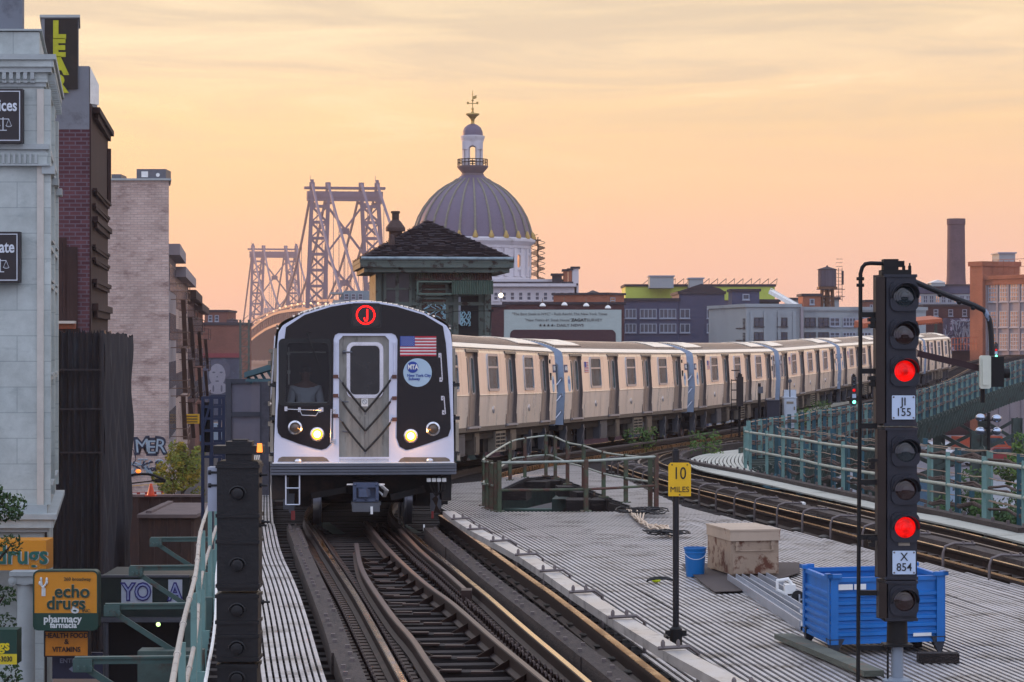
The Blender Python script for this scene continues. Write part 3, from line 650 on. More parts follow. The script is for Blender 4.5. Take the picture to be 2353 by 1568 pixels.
for a in (-1, 1): m.tube([(fx(715 + a * 80), -.3, fz(1250)), (fx(715 + a * 115), -.2, fz(1252))], .014, 6)
for k in range(4): m.tube([(fx(800 + 5 * k), -.3, fz(1255)), (fx(835 + 6 * k), -.2, fz(1290)), (fx(825 + 5 * k), 0, fz(1330)), (fx(800), .1, fz(1300))], .012, 6)
m.build('coupler', [mat('coupler_blue_grey', '#4c566c', .5, .4, var=.2), M_case, M_white], lead)
m = MB(); m.k = 0
for a in (218, 303): m.tube([(fx(a), -.05, fz(1195)), (fx(a), -.1, fz(1378))], .012, 6)
for b in (1275, 1378): m.tube([(fx(218), -.08, fz(b)), (fx(303), -.08, fz(b))], .012, 6)
m.build('ladder', M_frame, lead)
m = MB(); m.k = 0; m.bb(fx(130), fx(212), .1, .8, fz(1345), fz(1196)); m.bb(fx(1195), fx(1255), .1, .8, fz(1360), fz(1196)); m.bb(-1.2, 1.2, .5, .8, .55, .9); m.beam((fx(380), .35, fz(1330)), (fx(600), .2, fz(1290)), .1, .1); m.beam((fx(870), .2, fz(1340)), (fx(1090), .35, fz(1290)), .1, .1)
m.k = 1
for k in range(4): m.bb(fx(1100 + k * 32), fx(1125 + k * 32), -.02, .1, fz(1240), fz(1218))
m.k = 0
for k in range(5): m.tube([(fx(1110 + k * 28), 0, fz(1240)), (fx(1130 + k * 20), .0, fz(1290)), (fx(1170 - k * 8), .1, fz(1350)), (fx(1150 + 10 * k), .2, fz(1440))], .011, 6)
m.k = 2; m.bb(fx(250), fx(275), .0, .05, fz(1475), fz(1418)); m.bb(fx(1128), fx(1142), 0, .05, fz(1470), fz(1425))
m.k = 1; m.bb(fx(1075), fx(1085), -.1, -.09, fz(1545), fz(1505))
m.build('brake_hoses', [M_under, M_white, mat('hose_red', '#6e1a16', .6)], lead)
# ---- driver, seen from the chest up behind the cab pane
def skin(name, chain, edges, radii, mt, parent, sub=2, root=0):
    me = bpy.data.meshes.new(name); me.from_pydata([tuple(c) for c in chain], edges, []); o = bpy.data.objects.new(name, me); COL.objects.link(o)
    o.modifiers.new('skin', 'SKIN'); ss = o.modifiers.new('sub', 'SUBSURF'); ss.levels = sub; ss.render_levels = sub
    for i, r_ in enumerate(radii): me.skin_vertices[0].data[i].radius = (r_, r_) if not isinstance(r_, tuple) else r_
    me.skin_vertices[0].data[root].use_root = True; me.materials.append(mt); me.shade_smooth(); o.parent = parent; return o
M_skin = mat('driver_skin', '#6b4637', .55); M_shirt = mat('pale_uniform_shirt', '#a9b4be', .85, var=.1); M_hair = mat('short_dark_hair', '#0d0b0a', .9)
dz = 2.11
wpos = lead.matrix_basis @ Vector((-.93, .72, 0))
dr = thing('person', 'train driver in a pale shirt seated behind the cab window', 'person', wpos, -hds[0])
bv = [(0, 0, dz - .55), (0, 0, dz - .2), (0, 0, dz + .16), (0, 0, dz + .24), (0, -.015, dz + .34), (0, -.02, dz + .42), (.2, 0, dz + .12), (.25, -.04, dz - .15), (.16, -.26, dz - .2), (-.2, 0, dz + .12), (-.25, -.04, dz - .15), (-.16, -.26, dz - .2), (.12, -.34, dz - .17), (-.12, -.34, dz - .17)]
be = [(0, 1), (1, 2), (2, 3), (3, 4), (4, 5), (2, 6), (6, 7), (7, 8), (2, 9), (9, 10), (10, 11), (8, 12), (11, 13)]
skin('body', bv, be, [.15, .16, .13, .055, (.082, .092), (.07, .08), .07, .05, .036, .07, .05, .036, .03, .03], M_skin, dr)
sv = [bv[0], bv[1], (0, 0, dz + .15), (0, 0, dz + .2), bv[6], bv[7], (.19, -.2, dz - .19), bv[9], bv[10], (-.19, -.2, dz - .19)]
skin('shirt', sv, [(0, 1), (1, 2), (2, 3), (2, 4), (4, 5), (5, 6), (2, 7), (7, 8), (8, 9)], [.17, .185, .15, .07, .085, .064, .052, .085, .064, .052], M_shirt, dr)
m = MB(); m.sphere((0, .015, dz + .43), .098, 14, (.92, 1, .85)); m.build('hair', M_hair, dr)
m = MB(); m.k = 0; m.sphere((-.032, -.107, dz + .385), .011, 8); m.sphere((.032, -.107, dz + .385), .011, 8); m.k = 1; m.sphere((0, -.117, dz + .355), .014, 8, (.8, 1, 1.5)); m.sphere((.088, -.01, dz + .37), .02, 8, (.5, 1, 1.5)); m.sphere((-.088, -.01, dz + .37), .02, 8, (.5, 1, 1.5)); m.k = 2; m.box((0, -.108, dz + .315), (.045, .008, .008)); m.k = 0; m.box((-.032, -.108, dz + .405), (.035, .01, .006)); m.box((.032, -.108, dz + .405), (.035, .01, .006))
m.build('face', [M_hair, M_skin, mat('driver_lips', '#5a2f28', .6)], dr)
# ================================================================ ground, viaduct, decks and tracks
M_ground = mat('street_asphalt', '#3b3a3b', .9, var=.25, scale=.08, col2='#5b5957', thr=.6, scale2=.03)
g = MB(); g.add([(-3000, -60, -7.5), (3000, -60, -7.5), (3000, 6000, -7.5), (-3000, 6000, -7.5)], [(0, 1, 2, 3)]); struct('ground', g, M_ground)
M_rail = mat('rusty_rail_steel', '#2a1d1a', .62, .2, var=.35, scale=9, col2='#46302a', thr=.62)
M_head = mat('polished_rail_head', '#e6cda6', .16, 1.0, var=.08, scale=3, rvar=.06)
M_headd = mat('dull_rail_head', '#574a46', .42, .6, var=.15, scale=6)
M_tie = mat('creosoted_timber', '#1c1412', .85, var=.45, scale=6, stretch=(1, 6, 6), col2='#3d3431', thr=.6, bump=.4)
M_timb = mat('weathered_guard_timber', '#3a302c', .85, var=.4, scale=5, stretch=(5, .8, 5), col2='#1a1413', thr=.6, bump=.6, bscale=12)
M_bolt = mat('bolt_steel', '#6b6260', .5, .5)
M_clip = mat('rusty_spring_clip', '#33221d', .55, .35, var=.3, scale=12)
M_slat = mat('worn_aluminium_slat', '#b2aeac', .48, .35, var=.2, scale=2, col2='#77726e', thr=.57, scale2=1.4, rvar=.06)
M_slat2 = mat('greenish_deck_slat', '#a8aaa0', .55, .25, var=.12, scale=2, col2='#7d7e76', thr=.62, scale2=1.4)
M_rod = mat('deck_cross_rod', '#54524f', .6, .3)
M_cover = mat('galvanised_cover_board', '#b5b2ae', .38, .35, var=.16, scale=2.5, col2='#7d7a78', thr=.6, scale2=3, rvar=.08)
M_steel = mat('dark_green_steel', '#3b4c46', .65, .1, var=.3, scale=3, col2='#3a2a20', thr=.62, scale2=2)
M_teal = mat('teal_painted_steel', '#25505c', .55, .1, var=.15, scale=3, col2='#4a3a30', thr=.72, scale2=4)
M_teal2 = mat('pale_teal_painted_steel', '#688a84', .55, .1, var=.12, scale=3, col2='#54706c', thr=.62, scale2=4)
M_pipe = mat('pale_green_pipe', '#9fa69a', .5, .2, var=.15, scale=4, col2='#6f746a', thr=.62, scale2=5)
M_cable = mat('brown_cable', '#4a3a35', .75, var=.35, scale=10, col2='#8a7568', thr=.62, scale2=14)
M_cable2 = mat('pale_rope', '#a08a76', .8, var=.2)
M_stool = mat('insulator_grey', '#4a4640', .6, .1, var=.3, scale=8)
RAILP = [(-.055, -.16), (.055, -.16), (.055, -.145), (.012, -.12), (.012, -.045), (.035, -.03), (.035, 0), (-.035, 0), (-.035, -.03), (-.012, -.045), (-.012, -.12), (-.055, -.145)]
def GP(pts, off=0, step=.6): return spline([G(x, y, off) for x, y in pts], step)
def z5(pts): return [(574.5 + x * .3907, 1120 + y * .3907) for x, y in pts]
def z4(pts): return [(1436 + x * .3896, 1005 + y * .3896) for x, y in pts]
def z1(pts): return [(1005.4 + x * .3114, 689.4 + y * .3114) for x, y in pts]
def lev(P, off=0): return [Vector((p.x, p.y, zt(p.y) + off)) for p in P]
ext = [G(2225, 838), G(2262, 827), G(2310, 818), G(2400, 815), G(2560, 815)]
train_path = lev(spline([nodes[0]] + [(nodes[i] + nodes[i + 1]) / 2 + Vector((0, 0, 0)) for i in range(0, 8)] + ext, 1.0))
near_c = lambda D: Vector((-2.35 + (39.4 - D) * .119, D, 0))
pathA = lev([near_c(D) for D in (9, 12, 16, 20, 24, 28, 32, 36, 39)] + [p for p in train_path if p.y > 42])
pathA = lev(spline(pathA, .8))
def tocam(P, D=9):                                       # carry a line on towards the camera
    d = (P[0] - P[-1 if len(P) < 4 else 3]).normalized() if P[0].y < P[-1].y else None
    k = (P[0].y - D) / max(.05, -d.y); return [P[0] + d * k] + P
def near(pts): P = [G(x, y) for x, y in pts]; P.sort(key=lambda p: p.y); return lev(spline(tocam(P), .6))
def rail(P, t, name='rail', top=M_head):
    m = MB(); m.sweep(RAILP, P); r_ = m.build(name, M_rail, t, world=True)
    m = MB(); m.rect(.052, .005, P, 0, .0005); m.build('rail_head', top, r_, world=True); return r_
def clipring(mb, p, t, s=1.0):                            # coil spring clip on its plate
    n_ = Vector((t.y, -t.x, 0))
    for k in range(9): pass
    mb.tube([p + t * (.055 * math.cos(a)) * s + Vector((0, 0, .03 + .045 * math.sin(a) * s)) + n_ * (.02 * a / 6) for a in [i * 2 * PI / 9 for i in range(10)]], .014, 5)
A = thing('railway_track', 'foreground track with shiny running rails under the approaching train', 'railway track', (0, 25, 0), group='railway tracks on the viaduct')
R1 = near(z5([(390, 280), (640, 670), (905, 1147)])); R5 = near(z5([(960, 280), (1500, 730), (1990, 1147)]))
R1 = lev(spline([p for i, p in enumerate(R1) if i % 5 == 0 and p.y < 38] + [p for i, p in enumerate(offset(pathA, -.755)) if p.y > 42 and i % 6 == 0], .7))
R5 = lev(spline([p for i, p in enumerate(R5) if i % 5 == 0 and p.y < 38] + [p for i, p in enumerate(offset(pathA, .755)) if p.y > 42 and i % 6 == 0], .7))
rail(R1, A); rail(R5, A)
R2 = near(z5([(625, 330), (650, 460), (720, 590), (840, 760), (960, 900), (1130, 1147)])); rail(R2, A, 'guard_rail', M_headd)
R3 = near(z5([(680, 200), (760, 300), (880, 430), (1050, 580), (1200, 690), (1440, 900), (1740, 1147)])); rail(R3, A, 'guard_rail', M_headd)
R4 = lev(GP(z5([(880, 245), (1000, 370), (1130, 480), (1265, 600)]))); rail(R4, A, 'restraining_rail', M_headd)
q = MB(); e = R4[-1] if R4[-1].y < R4[0].y else R4[0]; q.box(e + Vector((.02, -.1, -.05)), (.12, .3, .12)); q.build('rail_end_block', M_clip, A, world=True)
def interp_x(P, D):
    for a, b in zip(P, P[1:]):
        if (a.y - D) * (b.y - D) <= 0 and a.y != b.y: return a.x + (b.x - a.x) * (D - a.y) / (b.y - a.y)
    return None
# ties: one part each near the camera
hd = math.atan2(.119, 1)
ties = along([near_c(10), near_c(58)], .5)
tie_me = None; cl_me = None
for i, (p, t) in enumerate(ties):
    if i > 95: break
    if tie_me is None:
        m = MB(); m.box((.15, 0, -.275), (4.6, .22, .2)); o = m.build('tie', M_tie, A, smooth=0); tie_me = o.data
    else: o = bpy.data.objects.new('tie', tie_me); COL.objects.link(o); o.parent = A
    o.location = Vector((p.x + random.uniform(-.06, .06), p.y, zt(p.y) + random.uniform(-.012, .006))) - ORG[A.name]; o.rotation_euler = (0, 0, hd + random.uniform(-.012, .012)); o.scale = (1, random.uniform(.85, 1.1), 1)
m = MB()
for i, (p, t) in enumerate(along(pathA, .55)):
    if p.y > 58: n_ = Vector((t.y, -t.x, 0)); m.beam(p - n_ * 1.6 + Vector((0, 0, -.27)), p + n_ * 1.6 + Vector((0, 0, -.27)), .22, .2)
tag(m.build('far_ties', M_tie, A, world=True, smooth=0), kind='stuff')
# tie plates with spring clips along the running rails, braces along the guard rails
m = MB()
for P, sides in ((R1, (-.19, .12, -.30)), (R5, (-.19, -.30))):
    for p, t in along([q for q in P if q.y < 43], .25):
        n_ = Vector((t.y, -t.x, 0))
        for u in sides: clipring(m, p + n_ * u + Vector((0, 0, -.16)), t, 1.15)
        m.beam(p - n_ * .26 + Vector((0, 0, -.172)), p + n_ * .24 + Vector((0, 0, -.172)), .16, .02)
for p, t in along([q for q in R3 if 20 < q.y < 38], .33):
    n_ = Vector((t.y, -t.x, 0)); clipring(m, p + n_ * .28 + Vector((0, 0, -.16)), t, .9)
tag(m.build('spring_clips', M_clip, A, world=True), kind='stuff')
for P, u in ((R2, .2), (R3, -.22)):
    for p, t in along([q for q in P if q.y < 36], 1.0):
        n_ = Vector((t.y, -t.x, 0)); m = MB(); e = p + n_ * u + t * -.12
        m.add([p + Vector((0, 0, -.05)), p + Vector((0, 0, -.15)), e + Vector((0, 0, -.15)), p + Vector((0, .02, -.05)), p + Vector((0, .02, -.15)), e + Vector((0, .02, -.15))], [(0, 1, 2), (3, 5, 4), (0, 2, 5, 3), (1, 4, 5, 2), (0, 3, 4, 1)])
        m.box(e + n_ * (.06 if u > 0 else -.06) + Vector((0, 0, -.155)), (.2, .09, .02)); m.build('rail_brace', M_clip, A, world=True)
for px in (z5([(250, 230), (330, 420), (420, 630), (500, 830), (610, 1147)]), z5([(1060, 240), (1300, 450), (1500, 610), (1750, 800), (2190, 1147)])):
    P = [G(x, y, .02) for x, y in px]; P.sort(key=lambda p: p.y); P = lev(spline(tocam(P), 1.0), .0)
    for k in range(0, len(P) - 1, 4):
        Q = P[k:k + 5]
        if len(Q) < 2: continue
        m = MB(); m.k = 0; ju = random.uniform(-.015, .015); m.rect(.2, .2, Q, ju, -.17); m.k = 1
        for p, t in along(Q, .45, .1):
            n_ = Vector((t.y, -t.x, 0)); m.box(p + n_ * random.choice((-.05, .05)) + Vector((0, 0, .045)), (.04, .04, .03))
        m.build('guard_timber', [M_timb, M_bolt], A, world=True, smooth=0)
# ---- contact rail beside the train
TRp = z5([(1120, 165), (1600, 505), (2000, 800)]); CVp = [(1008, 1163), (1078.5, 1213.8), (1195.7, 1276), (1324.6, 1362), (1473, 1456), (1564.6, 1511.5), (1670, 1566)]
def sorted_cam(pts, off): P = [G(x, y, off) for x, y in pts]; P.sort(key=lambda p: p.y); return lev(spline(tocam(P), .6), off)
T3 = thing('contact_rail', 'third rail under pale metal cover boards, right of the foreground track', 'third rail', (2, 25, 0), group='third rails with covers')
P = sorted_cam(TRp, .05); m = MB(); m.sweep([(u * 1.2, v * 1.2) for u, v in RAILP], P); m.build('rail', M_rail, T3, world=True); m = MB(); m.rect(.075, .006, P, 0, .001); m.build('rail_head', mat('orange_worn_contact_rail', '#b98f62', .3, .9, var=.35, scale=7, rvar=.12), T3, world=True)
for p, t in along(P, .95):
    m = MB(); m.lathe([(.1, -.27), (.1, -.24), (.065, -.22), (.06, -.15), (.08, -.14), (.08, -.13)], p, 14); m.build('insulator', M_stool, T3, world=True)
C = sorted_cam(CVp, .27)
seg = along(C, 2.35)
for (a, ta), (b, tb) in zip(seg, seg[1:]):
    m = MB(); m.rect(.19, .03, [a, a.lerp(b, .5), b - tb * .02], 0, 0); m.rect(.02, .05, [a, b - tb * .02], -.085, -.05); m.build('cover_board', M_cover, T3, world=True, smooth=0)
    n_ = Vector((ta.y, -ta.x, 0)); m = MB(); m.tube([a + n_ * -.14 + Vector((0, 0, .05)), a + n_ * .12 + Vector((0, 0, .06)), a + n_ * .2 + Vector((0, 0, .0)), a + n_ * .2 + Vector((0, 0, -.35))], .018, 6)
    for u in (-.1, .03): m.lathe([(.018, .05), (.018, .1), (.008, .12)], a + n_ * u, 8)
    m.build('cover_bracket', M_bolt, T3, world=True)
# ---- slatted decks
def crossings(poly, o, d):                               # where the line o + t d cuts the polygon, sorted
    out = []
    for i in range(len(poly)):
        a = Vector(poly[i]) - o; b = Vector(poly[(i + 1) % len(poly)]) - o
        ca = a.x * d.y - a.y * d.x; cb = b.x * d.y - b.y * d.x
        if (ca > 0) != (cb > 0): k = ca / (ca - cb); out.append((a + (b - a) * k).dot(d))
    return sorted(out)
def slat_deck(name, poly, holes, d, pitch, bar, mt, rod=.6, rodname=None, h=.03):
    d = Vector(d).normalized(); n_ = Vector((d.y, -d.x)); P = [Vector(p) for p in poly]
    us = [p.dot(n_) for p in P]; u = min(us); m = MB(); m.k = 0
    while u < max(us):
        o = n_ * u; cr = crossings(poly, o, d); ev = []
        for a, b in zip(cr[::2], cr[1::2]):
            iv = [(a, b)]
            for hp in holes:
                hc = crossings(hp, o, d)
                for ha, hb in zip(hc[::2], hc[1::2]): iv = [s for (x, y) in iv for s in ((x, min(y, ha)), (max(x, hb), y)) if s[1] - s[0] > .05]
            ev += iv
        for a, b in ev:
            k = max(1, int((b - a) / 6)); L_ = []
            for i in range(k + 1): q = o + d * (a + (b - a) * i / k); L_.append(Vector((q.x, q.y, zt(q.y) - h)))
            m.rect(bar, h, L_)
        u += pitch
    m.k = 1; d2 = n_; n2 = Vector((d2.y, -d2.x)); us = [p.dot(n2) for p in P]; u = min(us)
    while u < max(us):
        o = n2 * u; cr = crossings(poly, o, d2)
        for a, b in zip(cr[::2], cr[1::2]):
            iv = [(a, b)]
            for hp in holes:
                hc = crossings(hp, o, d2)
                for ha, hb in zip(hc[::2], hc[1::2]): iv = [s for (x, y) in iv for s in ((x, min(y, ha)), (max(x, hb), y)) if s[1] - s[0] > .05]
            for a, b in iv:
                q, r_ = o + d2 * a, o + d2 * b; m.k = 1; m.beam((q.x, q.y, zt(q.y) - h - .022), (r_.x, r_.y, zt(r_.y) - h - .022), .03, .03); m.k = 2; m.beam((q.x, q.y, zt(q.y) - h - .16), (r_.x, r_.y, zt(r_.y) - h - .16), .36, .2)
        u += rod
    return struct(name, m, [mt, M_rod, M_tie], smooth=0)
def xy(px): return [tuple(G(x, y).xy) for x, y in px]
bline = lambda D: 6.04 + (29.3 - D) * .166
main = [(3.78 - .119 * 10, 10), (bline(10), 10), (bline(29.3), 29.3), (bline(44.5), 44.5)] + xy([(1566, 1162), (1441, 1103.6), (1317, 1066), (1273, 1071), (1204, 1087), (1108, 1106), (1040, 1112), (1033, 1150), (1012, 1166)])
hole = xy([(1150, 1176), (1122, 1160), (1113, 1140), (1205, 1098), (1275, 1092), (1388, 1138), (1480, 1176)])
slat_deck('deck', main, [hole], (-.119, 1), .072, .036, M_slat, .55, h=.016)
m = MB(); P = sorted_cam([(628, 1190), (647, 1268), (678, 1339), (711, 1432), (752, 1568)], -.03); P = [p for p in P] + [G(616, 1150, -.03), G(622, 1110, -.03), G(612, 1075, -.03), G(606, 1045, -.03)]
P = lev(spline(P[::3] + [P[-1]], .5), -.03)
for k in range(15): m.k = 0; m.rect(.034, .03, offset(P, -.03 - k * .056))
m.k = 1
for p, t in along(P, .5): n_ = Vector((t.y, -t.x, 0)); m.beam(p + Vector((0, 0, -.02)), p - n_ * .84 + Vector((0, 0, -.02)), .03, .03)
struct('walkway', m, [M_slat, M_rod], smooth=0)
walkL = P
# far walkway beyond the curving track
def resample(P, n):
    L_ = [0]
    for a, b in zip(P, P[1:]): L_.append(L_[-1] + (b - a).length)
    out = []; j = 0
    for i in range(n):
        s = L_[-1] * i / (n - 1)
        while j < len(P) - 2 and L_[j + 1] < s: j += 1
        out.append(P[j].lerp(P[j + 1], min(1, (s - L_[j]) / max(1e-6, L_[j + 1] - L_[j]))))
    return out
lo = resample(GP([(2520, 1300), (2353, 1250), (2015, 1172), (1750, 1112), (1610, 1082), (1580, 1065), (1600, 1050), (1660, 1039), (1715, 1033)], -.02), 70)
up = resample(GP([(2520, 1250), (2353, 1212), (2100, 1180), (1930, 1138), (1800, 1107), (1735, 1086), (1716, 1066), (1714, 1050), (1716, 1033)], -.02), 70)
m = MB(); m.k = 0
for k in range(15):
    f_ = (k + .5) / 15; m.rect(.085, .03, lev([a.lerp(b, f_) for a, b in zip(lo, up)], -.03))
m.k = 1
for i in range(0, 70, 2): m.beam(lev([lo[i]], -.05)[0], lev([up[i]], -.05)[0], .04, .03)
struct('walkway', m, [M_slat2, M_rod], smooth=0)
# narrow slatted strip between the covered third rail and the curved track
P = sorted_cam([(1849, 1172), (2015, 1215), (2353, 1296)], 0); m = MB()
for k in range(4): m.rect(.03, .03, offset(P, k * .05))
struct('walkway', m, M_slat, smooth=0)
# ---- curved track on the right
B = thing('railway_track', 'curved track on the right that swings round beyond the open plaza', 'railway track', (6, 40, 0), group='railway tracks on the viaduct')
BR = [(2353, 1258), (2114, 1202), (2020, 1182), (1864.6, 1147), (1708.7, 1114), (1588, 1089), (1540, 1073), (1512, 1060), (1524, 1046), (1581.5, 1031), (1640, 1020), (1700, 1010)]
BL = [(2353, 1305), (2114, 1245), (1900, 1195), (1700, 1148), (1588, 1122), (1500, 1097), (1445, 1080), (1422, 1066), (1445, 1050), (1510, 1035), (1600, 1021), (1695, 1007)]
def extend_far(pts, u):
    P = [G(x, y) for x, y in pts]
    return lev(spline([P[0] + (P[0] - P[1]).normalized() * 14] + P[:-1] + [p for i, p in enumerate(offset(train_path, u)) if p.y > 96 and i % 8 == 0], .7))
rail(extend_far(BR, 4.65), B, 'rail', M_head); rail(extend_far(BL, 3.15), B)
rail(lev(GP([(1841, 1158), (1689, 1126), (1588, 1101), (1520, 1081), (1470, 1066), (1480, 1052), (1540, 1037), (1690, 1012)])), B, 'guard_rail', M_headd)
m = MB(); e = G(1843, 1158, .02); m.box(e, (.1, .35, .06)); m.build('guard_rail_tip', M_white, B, world=True)
rail(lev(sorted_cam([(2353, 1276), (2114, 1218), (2000, 1190), (1880, 1162)], 0)), B, 'guard_rail', M_headd)
PB = [(a + b) / 2 for a, b in zip(resample(extend_far(BR, 4.65), 200), resample(extend_far(BL, 3.15), 200))]
tb = [x for x in along(lev(PB), .52)]
for i, (p, t) in enumerate(tb[:92]):
    n_ = Vector((t.y, -t.x, 0)); m = MB(); w_ = random.uniform(1.7, 2.0); m.beam(p - n_ * w_ + Vector((0, 0, -.27)), p + n_ * w_ + Vector((0, 0, -.27)), .22, .2); m.build('tie', M_tie, B, world=True, smooth=0)
m = MB()
for p, t in tb[92:]: n_ = Vector((t.y, -t.x, 0)); m.beam(p - n_ * 1.9 + Vector((0, 0, -.27)), p + n_ * 1.9 + Vector((0, 0, -.27)), .22, .2)
tag(m.build('far_ties', M_tie, B, world=True, smooth=0), kind='stuff')
m = MB()
for P in (extend_far(BR, 4.65), extend_far(BL, 3.15)):
    for p, t in along([q for q in P if q.y < 75], .55):
        n_ = Vector((t.y, -t.x, 0))
        for u in (-.14, .14): m.box(p + n_ * u + Vector((0, 0, -.14)), (.1, .12, .07), math.atan2(t.y, t.x))
tag(m.build('tie_plates', M_clip, B, world=True, smooth=0), kind='stuff')
gt = GP([(2353, 1240), (2015, 1165), (1750, 1106), (1600, 1076), (1560, 1062), (1590, 1046), (1660, 1034), (1720, 1026)], -.1)
m = MB(); m.rect(.2, .2, lev(gt, -.12)); m.k = 1
for p, t in along(gt, .9): m.box(p + Vector((0, 0, .22)), (.05, .05, .06))
m.build('guard_timber', [M_timb, M_bolt], B, world=True, smooth=0)
T4 = thing('contact_rail', 'third rail under a dark timber cover with hooked brackets, along the right track', 'third rail', (4, 40, 0), group='third rails with covers')
P = sorted_cam([(1400, 1070), (1480, 1102), (1588, 1132), (1775, 1182), (2016, 1247), (2353, 1338)], .03); m = MB(); m.sweep([(u * 1.2, v * 1.2) for u, v in RAILP], P); m.build('rail', M_rail, T4, world=True); m = MB(); m.rect(.08, .006, P, 0, .001); m.build('rail_head', MATS['orange_worn_contact_rail'], T4, world=True)
C = lev(offset(P, .16), .2)
seg = along(C, 2.6)
for (a, ta), (b, tb_) in zip(seg, seg[1:]): m = MB(); m.rect(.24, .06, [a, b - tb_ * .03]); m.build('cover_board', M_timb, T4, world=True, smooth=0)
for p, t in along(C, 2.0, .6):
    n_ = Vector((t.y, -t.x, 0)); m = MB(); m.tube([p + n_ * .1 + Vector((0, 0, .08)), p + n_ * -.18 + Vector((0, 0, .09)), p + n_ * -.3 + Vector((0, 0, .05)), p + n_ * -.33 + Vector((0, 0, -.04)), p + n_ * -.33 + Vector((0, 0, -.42))], .02, 6)
    for u in (.06, -.06): m.lathe([(.02, .07), (.02, .12)], p + n_ * u, 8)
    m.build('cover_bracket', M_bolt, T4, world=True)
    m = MB(); q = p - n_ * .16 + t * .9 + Vector((0, 0, -.2)); m.lathe([(.08, -.27), (.1, -.22), (.16, -.2), (.16, -.17), (.09, -.14), (.16, -.11), (.16, -.09), (.1, -.07)], q, 14); m.build('insulator', M_stool, T4, world=True)
# contact rail between the train and the next track, far off
T5 = thing('contact_rail', 'far third rail running beside the long train below its doors', 'third rail', (6, 90, 0), group='third rails with covers')
Q = [p for p in offset(train_path, 2.1) if 58 < p.y < 215]; m = MB(); m.rect(.09, .12, Q, 0, -.1); m.build('rail', MATS['orange_worn_contact_rail'], T5, world=True); m = MB(); m.rect(.24, .05, lev(offset(Q, .12), .2)); m.build('cover_board', M_timb, T5, world=True)
# ---- viaduct steelwork
V = thing('elevated_viaduct', 'dark green steel viaduct carrying the tracks and decks', 'viaduct', (0, 40, -7.5))
m = MB()
for u in (-.8, .8): m.rect(.3, .9, pathA[:60], u, -1.3)
for P in (PB,): 
    for u in (-.8, .8): m.rect(.3, .9, lev(P), u, -1.3)
for u in (-.8, .8, 3.9): m.rect(.35, 1.0, [p for p in offset(train_path, u) if p.y > 58], 0, -1.4)
m.build('track_girder', M_steel, V, world=True, smooth=0)
m = MB()
for D in range(12, 46, 4): m.beam((-4.2, D, -.95), (bline(D) + .8, D, -.95), .35, .7)
m.build('cross_girder', M_steel, V, world=True, smooth=0)
m = MB()
for k in range(5): m.beam((2.6 - .119 * 25 + k * 1.3 + 3.0, 10, -.5), (2.6 - .119 * 60 + k * 1.3 + 1.2, 44, -.55), .2, .45)
m.build('deck_stringer', M_steel, V, world=True, smooth=0)
# beams and boards down in the open pit
m = MB(); a, b = G(1155, 1165, -.5), G(1375, 1165, -.5); m.beam(a + Vector((0, 2.5, -.6)), b + Vector((0, 2.5, -.6)), .2, .7); m.beam(a + Vector((0, 2.3, -.22)), b + Vector((0, 2.3, -.22)), .5, .05)
m.build('pit_girder', mat('pit_green_steel', '#3f5a50', .6, .1, var=.2), V, world=True, smooth=0)
m = MB()
for x, y in ((1172, 1110), (1206, 1102), (1240, 1108), (1275, 1106), (1304, 1120), (1343, 1132), (1387, 1150), (1330, 1150), (1190, 1128), (1438, 1162)): p = G(x, y, -.1); m = MB(); m.box(p + Vector((0, .3, -.1)), (.5, .9, .22), random.uniform(-.3, .3)); m.build('pit_timber', M_tie, V, world=True, smooth=0)
for k in range(9): a = G(1130 + k * 38, 1100, -1.3); m = MB(); m.beam((a.x - 1, a.y - 8, -1.6), (a.x - 1.6, a.y + 3, -1.6), .2, .3); m.build('pit_timber', M_tie, V, world=True, smooth=0)
m = MB(); q = xy([(1100, 1185), (1520, 1185), (1560, 1075), (1060, 1075)]); m.pz(q, -3.2, -3.0); m.build('pit_floor', M_under, V, world=True, smooth=0)
# ================================================================ railings
M_rustpost = mat('rusted_green_post', '#4d5a45', .7, .2, var=.3, scale=5, col2='#5c3d33', thr=.5, scale2=2.2)
PR = thing('pit_railing', 'rusty pipe railing round the open pit in the plaza', 'railing', (1.5, 43, 0))
posts = [(1112.8, 1162, .93), (1119, 1168, .9), (1128, 1171, .9), (1139, 1174, .88), (1147, 1176, .92), (1172, 1103.6, .95), (1206, 1097, 1.0), (1254.5, 1094, 1.05), (1276, 1100, 1.05), (1304, 1113, 1.0), (1341, 1126, 1.0), (1346.5, 1175, .95), (1387, 1142, .95), (1438, 1155, .95), (1494, 1167, .97), (1508, 1168, 1.0)]
for x, y, h_ in posts:
    p = G(x, y); m = MB(); m.box(p + Vector((0, 0, h_ / 2)), (.075, .075, h_), .2); m.box(p + Vector((0, 0, .0)), (.2, .2, .03)); m.build('post', M_rustpost, PR, world=True, smooth=0)
def railtop(idx, f_, r_=.021, mt=M_pipe, nm='rail_pipe'):
    P = []
    for i in idx: x, y, h_ = posts[i]; p = G(x, y); P.append(p + Vector((0, 0, h_ * f_)))
    m = MB(); m.tube(spline(P, .3), r_, 8); m.build(nm, mt, PR, world=True)
for f_ in (.96, .5): railtop([3, 1, 0, 5, 6, 7, 8, 9, 10, 12, 13, 14], f_)
for f_ in (.96, .42): railtop([4, 11, 15], f_, .024, M_pipe if f_ > .5 else M_rustpost)
def fence(nm, label, base, top, mid, hp=1.05, group='pipe railings with cable runs', post=.09):
    t = thing(nm, label, 'railing', G(*base[len(base) // 2]), group=group); return t
FN = thing('pipe_railing', 'near pipe railing curving along the far walkway, hung with cable bundles', 'railing', G(1937, 1133), group='railings with cable runs')
